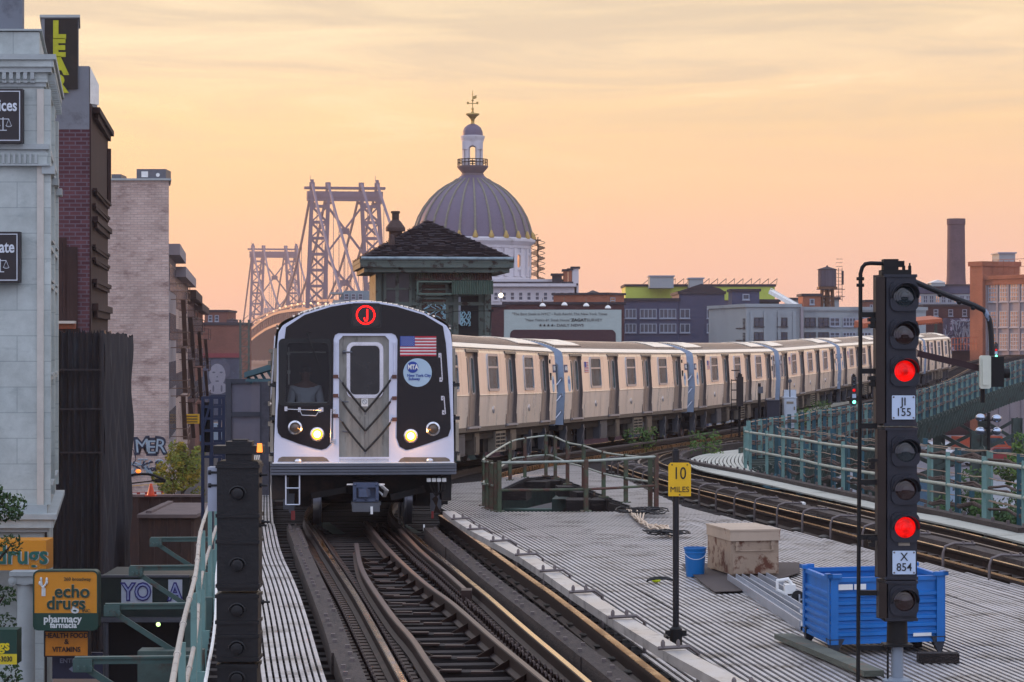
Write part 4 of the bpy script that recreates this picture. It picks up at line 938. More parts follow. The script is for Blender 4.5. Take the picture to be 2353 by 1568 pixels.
fp_ = [(1711.5, 1070), (1713, 1076), (1724, 1080), (1762, 1089), (1799, 1098), (1842, 1108), (1883, 1121), (1937, 1134), (2020, 1150), (2100, 1166), (2178, 1181), (2261, 1200), (2353, 1220), (2480, 1250)]
base = [G(x, y) for x, y in fp_]
for i, p in enumerate(base):
    m = MB(); h_ = 1.12
    m.box(p + Vector((0, 0, h_ / 2 - .12)), (.075, .03, h_ + .2), .3); m.box(p + Vector((.0, .03, h_ / 2 - .12)), (.025, .07, h_ + .2), .3); m.build('post', M_teal2, FN, world=True, smooth=0)
sp = spline(base, .5)
for h_ in (1.0, .52): m = MB(); m.tube([p + Vector((0, -.05, h_)) for p in sp], .032, 8); m.build('rail_pipe', M_pipe, FN, world=True)
def bundle(path, z, n, sag=.06, step=2.0, r_=.02, mt=M_cable, spread=.045):
    m = MB()
    for k in range(n):
        a0 = random.uniform(0, 6); P = []; d = 0
        for i, p in enumerate(path):
            if i: d += (p - path[i - 1]).length
            P.append(p + Vector((random.uniform(-.006, .006), spread * math.cos(a0 + d * .5), z - sag * abs(math.sin(PI * d / step)) + spread * math.sin(a0 + d * .5) * 1.3)))
        m.tube(P, r_, 5, cap=False)
    return m
outer_base = offset(base, -.9) if (offset(base, -.9)[5].y > base[5].y) else offset(base, .9)
ob = spline(outer_base, .6)
for z in (.98, .5, .08):
    bundle(ob, z, 6, .09).build('cable_bundle', M_cable, FN, world=True); bundle(ob, z + .13, 2, .03, 1.3, .009, M_cable2, .015).build('guy_wire', M_cable2, FN, world=True)
for i, p in enumerate(resample(ob, 17)):
    m = MB(); a = .35; m.box(p + Vector((0, .14, .1)), (.04, .16, 2.0), a); m.box(p + Vector((0.02, .24, .1)), (.12, .03, 2.0), a)
    m.add([p + Vector((-.02, 0, -.2)), p + Vector((-.02, 0, -1.0)), p + Vector((-.9, -.5, -1.0)), p + Vector((.02, 0, -.2)), p + Vector((.02, 0, -1.0)), p + Vector((-.86, -.5, -1.0))], [(0, 1, 2), (3, 5, 4), (0, 2, 5, 3), (1, 4, 5, 2), (0, 3, 4, 1)])
    m.build('bracket_post', [M_teal2, M_teal][i % 2] if i > 6 else M_teal, FN, world=True, smooth=0)
for k in range(9):
    p = resample(ob, 60)[6 + k * 6]; m = MB(); m.box(p + Vector((0, -.03, .5 + .45 * (k % 3 - .5))), (.09, .07, .12)); m.build('cable_clamp', M_teal, FN, world=True)
# far railing along the train
FF = thing('pipe_railing', 'long far railing of teal posts and cables beside the train tracks', 'railing', W(2015, 990, 112), group='railings with cable runs')
key = [(1640, 1010, 72), (1690, 985, 76), (1720, 974, 80), (1790, 963, 87), (1868, 950, 94), (2015, 927, 112), (2112, 900, 125), (2180, 879, 136), (2247, 857, 150), (2310, 838, 163), (2353, 828, 172), (2420, 818, 186)]
ft = spline([W(*k) for k in key[2:]], 1.2)
for i, (p, t) in enumerate(along(ft, 1.35)):
    m = MB(); h_ = 1.75 if p.y > 90 else 1.3
    m.box(p + Vector((0, .1 * (i % 2), -h_ / 2 + .1)), (.14, .06, h_), -.2); m.build('post', [M_teal2, M_teal][i % 2], FF, world=True, smooth=0)
for dz_ in (0, -.5, -.9): bundle(ft, dz_ - .1, 5, .08, 1.5, .02).build('cable_bundle', M_cable, FF, world=True)
bundle(ft, .05, 2, .03, 1.3, .014, M_cable2, .02).build('guy_wire', M_cable2, FF, world=True)
m = MB(); m.rect(.06, .22, ft, -.3, -1.0); m.build('side_board', M_steel, FF, world=True, smooth=0)
for p, t in along(ft, 1.35):
    m = MB(); n_ = Vector((t.y, -t.x, 0)); a = p + Vector((0, 0, -1.5)); m.beam(a + n_ * .2, a - n_ * 1.5 + Vector((0, 0, -1.2)), .16, .2); m.beam(a + n_ * .25, a - n_ * 1.6, .22, .06)
    q0, q1, q2 = a + n_ * .2, a - n_ * 1.5, a - n_ * .2 + Vector((0, 0, -1.3)); tt = t * .04; m.add([q0 - tt, q1 - tt, q1 - tt + Vector((0, 0, -1.3)), q2 - tt, q0 + tt, q1 + tt, q1 + tt + Vector((0, 0, -1.3)), q2 + tt], [(0, 1, 2, 3), (7, 6, 5, 4), (0, 3, 7, 4), (3, 2, 6, 7), (0, 4, 5, 1), (1, 5, 6, 2)]); m.build('bracket', M_steel, V, world=True, smooth=0)
for x, y, D in ((1905, 1050, 92), (2010, 1040, 106), (2085, 1010, 118), (2157, 1000, 130), (2243, 960, 146), (2337, 930, 165)):
    for dx, dd in ((0, 0), (-1.5, 4)):
        p = W(x, y, D); m = MB(); m.k = 0; q = Vector((p.x + dx, p.y + dd, 0))
        for a, b in ((-.3, .06), (.3, .06)): m.bb(q.x + a - .03, q.x + a + .03, q.y - .25, q.y + .25, -7.5, zt(D) - 1.9)
        m.bb(q.x - .3, q.x + .3, q.y - .03, q.y + .03, -7.5, zt(D) - 1.9); m.bb(q.x - .5, q.x + .5, q.y - .4, q.y + .4, -7.5, -7.2)
        m.beam((q.x, q.y, -3.6), (q.x - 2.2, q.y + 1, zt(D) - 2.0), .2, .2); m.beam((q.x, q.y, -3.6), (q.x + 2.2, q.y - 1, zt(D) - 2.0), .2, .2)
        m.build('column', [M_steel, M_teal][0], V, world=True, smooth=0)
# ================================================================ signals
M_sig = mat('signal_dark_paint', '#23252e', .42, .25, var=.2, scale=5, col2='#3b3036', thr=.66, scale2=4, bump=.1)
M_sigs = mat('signal_brown_side', '#2a211f', .5, .25, var=.25, scale=5)
M_blk = mat('black_iron', '#0d0b0c', .6, .3, var=.4)
M_plate = mat('enamel_plate', '#b9c9dc', .4, var=.05, scale=3, col2='#9a7c5e', thr=.74, scale2=5)
M_ink = mat('black_lettering', '#0c0d10', .5)
M_redon = mat('red_signal_lit', '#7a0804', .15, emit='#ff0a04', es=1.0, spec=.3)
_n = M_redon.node_tree.nodes; _l = M_redon.node_tree.links; _t = _n.new('ShaderNodeTexNoise'); _t.inputs['Scale'].default_value = 14; _t.inputs['Detail'].default_value = 3; _c = _n.new('ShaderNodeTexCoord'); _l.new(_c.outputs['Object'], _t.inputs['Vector'])
_m = _n.new('ShaderNodeMapRange'); _m.inputs['From Min'].default_value = .3; _m.inputs['From Max'].default_value = .7; _m.inputs['To Min'].default_value = .35; _m.inputs['To Max'].default_value = 1.15; _l.new(_t.outputs['Fac'], _m.inputs[0]); _l.new(_m.outputs[0], _n['Principled BSDF'].inputs['Emission Strength'])
M_grnon = mat('green_signal_lit', '#a0ffe0', .3, emit='#6dffd0', es=4.0)
M_lensd = mat('dark_blue_lens', '#1c2a30', .08, 0, var=.4, scale=30, spec=.9)
M_lensr = mat('dark_amber_lens', '#2b0d08', .08, 0, var=.4, scale=30, spec=.9)
M_peel = mat('peeling_grey_pole', '#7d8792', .5, .1, var=.08, col2='#15151a', thr=.60, scale2=3.2, soft=.01, stretch=(1, 1, .35))
M_peeld = mat('peeling_black_pole', '#17161a', .5, .2, var=.2, col2='#7d8ba0', thr=.64, scale2=3.4, soft=.01, stretch=(1, 1, .5))
M_yel = mat('sign_yellow', '#e2b007', .45, var=.06, scale=5, col2='#9c7410', thr=.75, scale2=9)
D = 20.7; s_ = F / D
SG = thing('signal_mast', 'tall dark railway signal with seven lenses, red lit twice, plates JI 155 and X 854', 'signal', (W(2077, 1000, D).x, D, 0), group=None)
def SP(x, y, dy=0): p = W(x, y, D); p.y += dy; return p
def head(x0, xs, x1, y0, y1, name='signal_head'):
    m = MB(); m.k = 0; a, b = SP(xs, y1), SP(x1, y0); d_ = .24
    lf = SP(x0, y1).x
    # front face right of xs, side face slanting back to x0
    m.hexa([Vector(q) for q in ((a.x, D, a.z), (b.x, D, a.z), (b.x - .04, D + d_, a.z), (lf, D + d_, a.z), (a.x, D, b.z), (b.x, D, b.z), (b.x - .04, D + d_, b.z), (lf, D + d_, b.z))])
    m.k = 1; m.hexa([Vector(q) for q in ((lf - .003, D + .06, a.z + .02), (a.x - .012, D + .002, a.z + .02), (a.x - .012, D + .03, a.z + .02), (lf - .003, D + .2, a.z + .02), (lf - .003, D + .06, b.z - .02), (a.x - .012, D + .002, b.z - .02), (a.x - .012, D + .03, b.z - .02), (lf - .003, D + .2, b.z - .02))])
    for y in (y0 + 3, y1 - 3): z = W(0, y, D).z; m.k = 0; m.bb(a.x - .02, b.x + .008, D - .012, D + d_ + .01, z - .012, z + .012)
    for k in range(int((y1 - y0) / 42)): z = W(0, y0 + 20 + k * 42, D).z; m.k = 1; m.lathe([(.006, 0), (.006, .006)], (a.x - .03, D + .03, z), 6, RX)
    return m.build(name, [M_sig, M_sigs], SG, world=True, smooth=30)
def lens(x, y, mt, par, sc=1.0):
    p = SP(x, y)
    m = MB(); m.mesh(plate([rrect(-.118 * sc, .118 * sc, -.125 * sc, .125 * sc, .06), [(.088 * sc * math.cos(a), .088 * sc * math.sin(a)) for a in [2 * PI * k / 28 for k in range(28)]]], .03), Matrix.Translation(p + Vector((0, -.02, 0))) @ RX)
    # half hood
    n = 22; A0 = R(-8); A1 = R(188); vs = []
    for k in range(n + 1):
        a = A0 + (A1 - A0) * k / n; L_ = .05 + .10 * max(0, math.sin((a - A0) / (A1 - A0) * PI)) ** .6
        for rr, yy in ((.10, -.03), (.106, -.03 - L_), (.114, -.03 - L_), (.112, -.03)): vs.append(p + Vector((rr * sc * math.cos(a), yy, rr * sc * math.sin(a))))
    fs = []
    for k in range(n):
        for j in range(4): fs.append((4 * k + j, 4 * k + (j + 1) % 4, 4 * k + 4 + (j + 1) % 4, 4 * k + 4 + j))
    m.add(vs, fs); hd_ = m.build('hood', M_sig, par, world=True)
    m = MB(); m.lathe([(.09 * sc, -.01), (.086 * sc, .01), (.074 * sc, .012), (.072 * sc, .022), (.056 * sc, .024), (.054 * sc, .034), (.036 * sc, .036), (.034 * sc, .044), (.01, .05)], p + Vector((0, -.012, 0)), 30, RX); m.build('lens', mt, hd_, world=True)
h1 = head(2016, 2037, 2105, 631, 979)
for x, y, mt in ((2077, 681, M_lensd), (2077, 768, M_lensr), (2078, 853, M_redon)): lens(x, y, mt, h1)
h2 = head(2019.6, 2039, 2107, 983, 1332)
for x, y, mt in ((2080, 1037, M_lensd), (2080, 1125, M_lensr), (2079, 1212, M_redon)): lens(x, y, mt, h2)
h3 = head(2023, 2041, 2106.5, 1335, 1427); lens(2077, 1380, M_lensr, h3)
def sigplate(x0, x1, y0, y1, l1, l2, par):
    a, b = SP(x0, y1), SP(x1, y0); m = MB(); m.k = 0; m.mesh(plate([rrect(a.x, b.x, a.z, b.z, .008)], .006), Matrix.Translation((0, D - .018, 0)) @ RX)
    m.k = 1
    for x in (a.x + .014, b.x - .014):
        for z in (a.z + .014, b.z - .014): m.sphere((x, D - .023, z), .008, 8)
    pl = m.build('number_plate', [M_plate, M_bolt], par, world=True)
    m = MB(); cx_ = (a.x + b.x) / 2; h = b.z - a.z
    m.mesh(textmesh(l1, .095, .003, .0006, .95), Matrix.Translation((cx_, D - .024, a.z + h * .73)) @ RX); m.mesh(textmesh(l2, .095, .003, .0006, .92), Matrix.Translation((cx_, D - .024, a.z + h * .29)) @ RX); m.build('plate_lettering', M_ink, pl, world=True)
sigplate(2048.7, 2102, 909, 964, 'JI', '155', h1); sigplate(2050, 2103, 1265.6, 1319.5, 'X', '854', h2)
m = MB(); a, b = SP(2064, 1254), SP(2090, 1247); m.bb(a.x, b.x, D - .015, D - .01, a.z, b.z); m.build('maker_tag', M_case2, h2, world=True)
m = MB(); a, b = SP(2033.5, 633), SP(2067, 595); m.bb(a.x, b.x, D + .05, D + .2, a.z, b.z)
a, b = SP(2067, 613), SP(2082, 599); m.bb(a.x, b.x, D + .08, D + .16, a.z, b.z); a, b = SP(2028, 633), SP(2104, 620); m.bb(a.x, b.x - .03, D + .03, D + .22, a.z, b.z)
for x in (2080, 2094, 2040): m.lathe([(.014, 0), (.014, .04), (.007, .045), (.007, .065)], SP(x, 622, .08), 8)
m.build('top_bracket', M_blk, SG, world=True)
m = MB(); fb = [SP(2034, 605, .12), SP(2005, 604, .12), SP(1993, 606, .12), SP(1986, 614, .12), SP(1982, 628, .12), SP(1981.5, 850, .12), SP(1979, 1100, .12), SP(1977, 1400, .12), SP(1976, 1640, .12)]
m.tube(fb, .017, 8)
for y in (640, 655): m.tube([SP(1973, y, .12), SP(1990, y, .12)], .016, 6)
m.build('ladder_rail', M_blk, SG, world=True)
for y in (723.5, 853.5, 980, 1110, 1237, 1366, 1492.5):
    a, b = SP(1979, y + 6, .12), SP(2020 if y < 1400 else 2046, y - 6, .12); m = MB(); m.bb(a.x, b.x, D + .10, D + .14, a.z, b.z); m.build('ladder_rung', M_blk, SG, world=True, smooth=0)
m = MB(); m.tube([SP(2044, 1490, .1), SP(2044, 1640, .1)], .01, 6); m.build('ladder_rail', M_blk, SG, world=True)
for y in (735, 870, 1060, 1240): m = MB(); a = SP(2012, y, .1); m.box(a, (.1, .08, .03)); m.box(a + Vector((-.02, 0, -.05)), (.05, .08, .03)); m.box(a + Vector((-.01, 0, -.025)), (.03, .06, .09)); m.build('clamp', M_blk, SG, world=True, smooth=0)
m = MB(); c = SP(2067, 1457, .13); m.lathe([(.11, -.11), (.09, -.09), (.085, .1), (.11, .12)], c, 20); 
for y in (1427, 1486): m.box(SP(2067, y, .13), (.24, .2, .02))
m.build('neck_clamp', M_blk, SG, world=True)
m = MB(); c = SP(2067, 1487, .13); m.tube([c, Vector((c.x, c.y, 0))], .052, 16); m.lathe([(.13, 0), (.13, .03), (.07, .05)], (c.x, c.y, 0), 16); m.build('pole', M_peel, SG, world=True)
# arm with junction box
AR = thing('lamp_arm', 'curved peeling pipe arm carrying a pale junction box beside the tall signal', 'pipe arm', (W(2150, 800, 21.6).x, 21.6, 3))
def AP(x, y, d=21.6): return W(x, y, d)
m = MB(); m.tube(spline([AP(2090, 641), AP(2105, 649), AP(2150, 668), AP(2200, 688), AP(2240, 703), AP(2262, 714), AP(2272, 732), AP(2277, 760), AP(2279, 818)], .05), .024, 10)
for x, y in ((2160, 672), (2204, 689), (2236, 702)): p = AP(x, y); m.sphere(p + Vector((0, 0, -.02)), .025, 8)
m.build('pipe', M_peeld, AR, world=True)
m = MB(); a, b = AP(2108, 813), AP(2250, 847); m.beam(a, b, .05, .05); m.beam(a + Vector((0, .03, .026)), b + Vector((0, .03, .026)), .06, .01); m.build('brace', mat('dark_maroon_bar', '#2e1418', .5, .2), AR, world=True)
m = MB(); a, b = AP(2247, 893), AP(2272, 817); m.mesh(plate([rrect(a.x, b.x, a.z, b.z, .02)], .05), Matrix.Translation((0, a.y - .08, 0)) @ RX); a, b = AP(2252, 885), AP(2266, 825); m.mesh(plate([rrect(a.x, b.x, a.z, b.z, .01)], .02), Matrix.Translation((0, a.y - .11, 0)) @ RX); m.build('cover', mat('cream_enamel_box', '#c7c9b8', .5, var=.08, scale=6, col2='#8a8468', thr=.7), AR, world=True)
m = MB(); a, b = AP(2268, 889), AP(2302, 820); m.bb(a.x, b.x, a.y - .1, a.y + .12, a.z, b.z); m.lathe([(.045, 0), (.045, .05)], AP(2306, 858, 21.55), 12, Matrix.Rotation(R(90), 4, 'Y')); m.lathe([(.02, -.12), (.02, 0)], AP(2258, 894), 8); m.build('junction_box', M_blk, AR, world=True)
# near signal seen from behind, left
D = 17.0
BS = thing('signal_mast', 'black signal seen from behind on the left walkway, nearly silhouetted', 'signal', (W(548, 1000, D).x, D, 0))
def r2(x, y): return (x * .5425, 718 + y * .5425)
def BP(x, y, dy=0): p = W(*r2(x, y), D); p.y += dy; return p
M_bk = mat('sooty_black_paint', '#0b0b0e', .5, .2, var=.3, bump=.2)
for y0, y1, x0, x1 in ((630, 1180, 920, 1097), (1190, 1480, 918, 1094), (1488, 1740, 922, 1090)):
    a, b = BP(x0, y1), BP(x1, y0); m = MB(); m.mesh(plate([rrect(a.x, b.x, a.z, b.z, .02)], .24), Matrix.Translation((0, D + .1, 0)) @ RX)
    for fr in (.04, .42, .62, .96): z = b.z + (a.z - b.z) * fr; m.bb(a.x - .008, b.x + .008, D - .035, D + .23, z - .012, z + .012)
    for fr in (.25, .8): c = Vector(((a.x + b.x) / 2, D - .02, b.z + (a.z - b.z) * fr)); m.lathe([(.045, -.01), (.04, .03), (.02, .035)], c, 16, RX); m.tube([c + Vector((.055 * math.cos(t), -.02, .05 * math.sin(t))) for t in [PI * k / 8 for k in range(9)]], .008, 6)
    m.build('signal_head', M_bk, BS, world=True)
m = MB(); a, b = BP(905, 600), BP(1110, 566); m.bb(a.x, b.x, D, D + .2, a.z, b.z); a, b = BP(955, 640), BP(1065, 548); m.bb(a.x, b.x, D + .02, D + .18, a.z, b.z); a, b = BP(980, 570), BP(1045, 540); m.bb(a.x, b.x, D + .05, D + .12, a.z, b.z); m.build('top_bracket', M_bk, BS, world=True)
for x, y in ((897, 680), (897, 735), (1112, 690), (1112, 735), (1122, 890), (1122, 1230), (1108, 905)): m = MB(); m.lathe([(.016, -.03), (.016, -.01), (.008, -.01), (.008, .03)], BP(x, y, .05), 8, Matrix.Rotation(R(90), 4, 'Y')); m.build('bolt', M_bk, BS, world=True)
m = MB(); a, b = BP(876, 845), BP(918, 658); m.bb(a.x, b.x, D + .05, D + .2, a.z, b.z); m.build('side_box', mat('dusty_white_box', '#9aa0ae', .6, var=.1), BS, world=True, smooth=0)
m = MB(); c = BP(1005, 1700, .1); m.tube([c, Vector((c.x, c.y, -.1))], .06, 12); m.build('pole', M_bk, BS, world=True)
m = MB(); m.lathe([(.02, 0), (.016, .06)], BP(1101, 592, -.02), 10); m.build('marker_lamp', mat('orange_marker_lit', '#ff8a30', .4, emit='#ff8430', es=1.6), BS, world=True)
# ---- small signals and cabinets by the far tracks
def small_signal(x, y0, y1, D, lights, label, w=.24, ladder=False):
    base = W(x, y1, D); t = thing('signal_mast', label, 'signal', (base.x, D, zt(D)), group='small distant track signals')
    a, b = W(x, y1, D), W(x, y0, D); m = MB(); m.bb(base.x - w / 2, base.x + w / 2, D - .1, D + .1, a.z, b.z); m.build('signal_head', M_sigs if ladder else M_sig, t, world=True)
    m = MB(); m.tube([(base.x, D + .1, zt(D)), (base.x, D + .1, b.z + .15)], .05, 8); m.lathe([(.09, 0), (.09, .1)], (base.x, D, b.z), 10); m.build('pole', M_blk, t, world=True)
    for yy, kind in lights:
        c = W(x, yy, D); m = MB(); 
        if kind == 'w': m.box(c + Vector((0, -.11, 0)), (w * .8, .02, w * .85)); m.build('number_plate', M_plate, t, world=True)
        else:
            m.lathe([(w * .36, 0), (w * .3, .04), (.01, .06)], c + Vector((0, -.1, 0)), 14, RX); m.build('lens', {'r': M_redon, 'g': M_grnon, 'd': M_lensd}[kind], t, world=True)
            m = MB(); m.tube([c + Vector((w * .42 * math.cos(q), -.2, w * .42 * math.sin(q))) for q in [R(-10 + 20 * k) for k in range(11)]], .015, 5); m.build('hood', M_sig, t, world=True)
    if ladder:
        m = MB(); xl = base.x - .33; m.tube([(xl, D, zt(D)), (xl, D, b.z - .1)], .018, 6)
        for k in range(7): z = zt(D) + .3 + k * .38; m.beam((xl, D, z), (base.x, D, z), .03, .04)
        m.build('ladder', M_blk, t, world=True)
small_signal(1962, 866, 932, 125, [(874, 'd'), (885, 'd'), (897, 'r'), (910, 'w'), (924, 'g')], 'small signal by the far railing, red over a plate over green')
small_signal(2288.5, 790, 824, 222, [(794, 'd'), (804.6, 'r'), (811, 'w'), (818.5, 'g')], 'tiny distant signal at the right bend of the tracks, red over green', .3)
small_signal(1700, 866, 934, 96, [], 'dark narrow signal with a ladder in front of the third car', .26, True)
D = 100; p = W(1745, 965, D); t = thing('post', 'thin black post with a small box, in front of the train beside the dark cabinet', 'post', (p.x, D, zt(D)))
m = MB(); m.tube([(p.x, D, zt(D)), (p.x, D, W(0, 881, D).z)], .06, 8); m.build('pole', M_blk, t, world=True)
m = MB(); a, b = W(1742, 904, D), W(1753, 889, D); m.bb(a.x, b.x, D - .1, D + .1, a.z, b.z); m.build('small_box', M_grey, t, world=True)
def cabinet(nm, x0, x1, y0, D, label, mt, dep=.8, door=True):
    a, b = W(x0, y0, D), W(x1, y0, D); t = thing(nm, label, 'cabinet', ((a.x + b.x) / 2, D, zt(D)))
    m = MB(); m.bb(a.x, b.x, D, D + dep, zt(D) + .1, a.z); m.bb(a.x - .03, b.x + .03, D - .03, D + dep + .03, a.z, a.z + .04); m.bb(a.x + .05, b.x - .05, D + .05, D + dep - .05, zt(D) - .1, zt(D) + .1); o = m.build('case', mt, t, world=True, smooth=0)
    if door: m = MB(); m.bb(a.x + .05, b.x - .05, D - .03, D, zt(D) + .2, a.z - .06); m.k = 1; m.bb(b.x - .12, b.x - .06, D - .06, D - .02, (a.z + zt(D)) / 2 + .1, (a.z + zt(D)) / 2 + .25); m.bb(a.x + .1, a.x + .4, D - .045, D - .03, a.z - .25, a.z - .15); m.build('cabinet_door', [mt, M_case2], o, world=True, smooth=0)
    return t, a, b
M_wcab = mat('white_cabinet_paint', '#b9c2cc', .5, var=.06)
cabinet('equipment_cabinet', 1762.6, 1791, 922, 104, 'dark square cabinet with a pale scratch below the train', mat('dark_cabinet_paint', '#262634', .6, var=.2), .9, False)
t, a, b = cabinet('equipment_cabinet', 1802, 1830, 915, 108, 'white double cabinet with an upper panel and round lamp beside the tracks', M_wcab, .8)
m = MB(); m.bb(a.x + .06, b.x + .06, 108.6, 108.7, a.z - .1, a.z + .35); m.build('upper_panel', M_wcab, t, world=True, smooth=0)
m = MB(); c = W(1815, 876, 108.3); m.tube([c, Vector((c.x, c.y, a.z))], .03, 8); m.lathe([(.09, 0), (.07, .05)], c, 14, RX); m.build('round_lamp', M_case, t, world=True)
m = MB(); P = GP([(1835, 952), (1870, 944), (1915, 934), (1945, 928)], .12); solo('cable_trough', m.rect(.3, .14, P), M_slat2, 'pale cable trough running right from the white cabinet', 'cable trough')
D = 75; c = W(2272, 975, D); FL = thing('floodlight_mast', 'mast with four round silver floodlights right of the tall signal', 'floodlight', (c.x, D, -7.5))
m = MB(); m.tube([(c.x, D, -7.5), (c.x, D, c.z + .35)], .05, 8); m.beam((c.x - .3, D, c.z + .12), (c.x + .3, D, c.z + .12), .04, .04); m.beam((c.x - .3, D, c.z - .12), (c.x + .3, D, c.z - .12), .04, .04); m.build('pole', M_blk, FL, world=True)
for x, y in ((2253, 960), (2290, 962), (2252.6, 990.6), (2290, 991)):
    p = W(x, y, D); m = MB(); m.sphere(p, .155, 18, (1, 1, .78)); m.build('floodlight', mat('mirror_floodlight', '#aab4c4', .12, .9, var=.1), FL, world=True)
# ================================================================ speed sign
D = 23.4; SS = thing('speed_sign', 'yellow 10 MILES speed sign on a peeling black post', 'sign', (W(1553, 0, D).x, D, 0))
x0 = W(1553, 0, D).x
m = MB(); m.tube([(x0, D, 0), (x0, D, W(0, 1062, D).z)], .030, 14); m.lathe([(.034, 0), (.034, .11), (.026, .115), (.026, .13)], (x0, D, W(0, 1062, D).z), 14); m.build('pole', M_peeld, SS, world=True)
m = MB(); m.lathe([(.06, 0), (.06, .16), (.04, .18)], (x0, D, 0), 14); m.box((x0, D, .12), (.2, .06, .05)); m.lathe([(.02, 0), (.02, .2)], (x0 - .1, D - .04, .1), 8, RX); m.build('base_clamp', M_blk, SS, world=True)
a, b = W(1535, 1140, D), W(1587, 1063, D); m = MB(); cc = .022; pts = [(a.x, a.z), (b.x, a.z), (b.x, b.z - cc), (b.x - cc, b.z), (a.x + cc, b.z), (a.x, b.z - cc)]
m.py(pts, D - .045, D - .038); pl = m.build('sign_plate', M_yel, SS, world=True, smooth=0)
m = MB(); cx_ = (a.x + b.x) / 2; m.mesh(textmesh('10', .165, .003, .0, .78), Matrix.Translation((cx_, D - .048, b.z - .105)) @ RX); m.mesh(textmesh('MILES', .074, .003, .0, 1.0), Matrix.Translation((cx_, D - .048, a.z + .062)) @ RX)
for x, z in ((a.x + .035, b.z - .02), (b.x - .035, b.z - .02), (cx_, a.z + .014)): m.sphere((x, D - .046, z), .007, 8)
m.build('sign_lettering', M_ink, pl, world=True)
# ================================================================ things lying on the plaza deck
M_bin = mat('blue_bin_paint', '#0a66b0', .45, .0, var=.15, scale=4, col2='#2b2f3a', thr=.70, scale2=5, soft=.03, bump=.1)
M_bint = mat('bin_foot_rust', '#3d4048', .6, .3, var=.3, col2='#1a4a90', thr=.55)
# blue stackable bin: local frame along its front edge
FLc, FRc, BLc = G(1911, 1507), G(2164.6, 1498), G(1851, 1476)
BN = thing('metal_bin', 'blue ribbed steel stacking bin standing on the slatted deck behind the tall signal', 'bin', tuple(FLc))
ux = (FRc - FLc); wB = ux.length; ux.normalize(); uy = (BLc - FLc); dB = uy.length; uy.normalize(); uz = Vector((0, 0, 1)); MBn = Matrix((ux.to_4d(), uy.to_4d(), uz.to_4d(), (0, 0, 0, 1))).transposed(); MBn[3] = (0, 0, 0, 1)
MBn = Matrix(((ux.x, uy.x, 0, 0), (ux.y, uy.y, 0, 0), (0, 0, 1, 0), (0, 0, 0, 1)))
hB = .71
def panel(mb, n, along_x, at, L0, L1, out):
    z0, z1 = .14, hB - .14; prof = []; k = 6
    for i in range(k):
        za = z0 + (z1 - z0) * i / k; zb = z0 + (z1 - z0) * (i + 1) / k; q = (zb - za)
        prof += [(0, za), (0, za + q * .35), (out, za + q * .5), (out, za + q * .9)]
    prof += [(0, z1), (0, hB - .02)]
    for (a, za), (b, zb) in zip(prof, prof[1:]):
        P = [(L0, at + a, za), (L1, at + a, za), (L1, at + b, zb), (L0, at + b, zb)] if along_x else [(at + a, L0, za), (at + a, L1, za), (at + b, L1, zb), (at + b, L0, zb)]
        mb.add(P, [(0, 1, 2, 3)])
for nm, ax, at, L1, out in (('front', True, 0.0, wB, -.02), ('back', True, dB, wB, .02), ('left', False, 0.0, dB, -.02), ('right', False, wB, dB, .02)):
    m = MB(); panel(m, 6, ax, at, .04, L1 - .04, out)
    if ax: m.bb(.03, L1 - .03, at - .02, at + .02, hB - .04, hB); m.bb(.03, L1 - .03, at - .015, at + .015, .1, .14)
    else: m.bb(at - .02, at + .02, .03, L1 - .03, hB - .04, hB); m.bb(at - .015, at + .015, .03, L1 - .03, .1, .14)
    m.xf(MBn); m.build('side_panel', M_bin, BN, smooth=0)
m = MB(); m.bb(.02, wB - .02, .02, dB - .02, .13, .15); m.xf(MBn); m.build('bin_floor', M_bin, BN, smooth=0)
for cx_, sx in ((0, 1), (wB, -1)):
    for cy_, sy in ((0, 1), (dB, -1)):
        m = MB(); m.k = 0; m.bb(cx_ - sx * .015, cx_ + sx * .06, cy_ - sy * .028, cy_ - sy * .02, .1, hB + .02); m.bb(cx_ - sx * .028, cx_ - sx * .02, cy_ - sy * .015, cy_ + sy * .06, .1, hB + .02)
        m.bb(cx_ - sx * .05, cx_ + sx * .09, cy_ - sy * .05, cy_ - sy * .0, hB, hB + .035); m.bb(cx_ - sx * .05, cx_ - sx * .0, cy_ - sy * .05, cy_ + sy * .09, hB, hB + .035)
        m.k = 1; m.hexa([Vector(q) for q in ((cx_, cy_, 0), (cx_ + sx * .04, cy_, 0), (cx_ + sx * .04, cy_ + sy * .04, 0), (cx_, cy_ + sy * .04, 0), (cx_ - sx * .03, cy_ - sy * .03, .15), (cx_ + sx * .12, cy_ - sy * .03, .15), (cx_ + sx * .12, cy_ + sy * .12, .15), (cx_ - sx * .03, cy_ + sy * .12, .15))])
        m.xf(MBn); m.build('corner_post', [M_bin, M_bint], BN, smooth=0)
m = MB()
for x0, x1, z0, z1 in ((.06, .20, .60, .65), (.215, .33, .60, .65), (.80, .98, .155, .185)): m = MB(); m.bb(x0, x1, -.032, -.022, z0, z1); m.xf(MBn); m.build('worn_label', M_white, BN, smooth=0)
M_plank = mat('weathered_plank', '#565a50', .85, var=.3, scale=3, stretch=(1, 1, 6), col2='#7c4a34', thr=.66, scale2=3, bump=.4)
a, b = G(1800, 1462, .05), G(2008, 1548, .05); m = MB(); m.beam(a, b, .18, .05); solo('plank', m, M_plank, 'long weathered plank under the left feet of the blue bin', 'plank', 'timbers under the blue bin')
p = G(2156, 1512, .045); m = MB(); m.box(p + Vector((0, .02, 0)), (.36, .14, .09)); solo('timber_block', m, M_tie, 'dark timber block under the right front foot of the blue bin', 'timber', 'timbers under the blue bin')
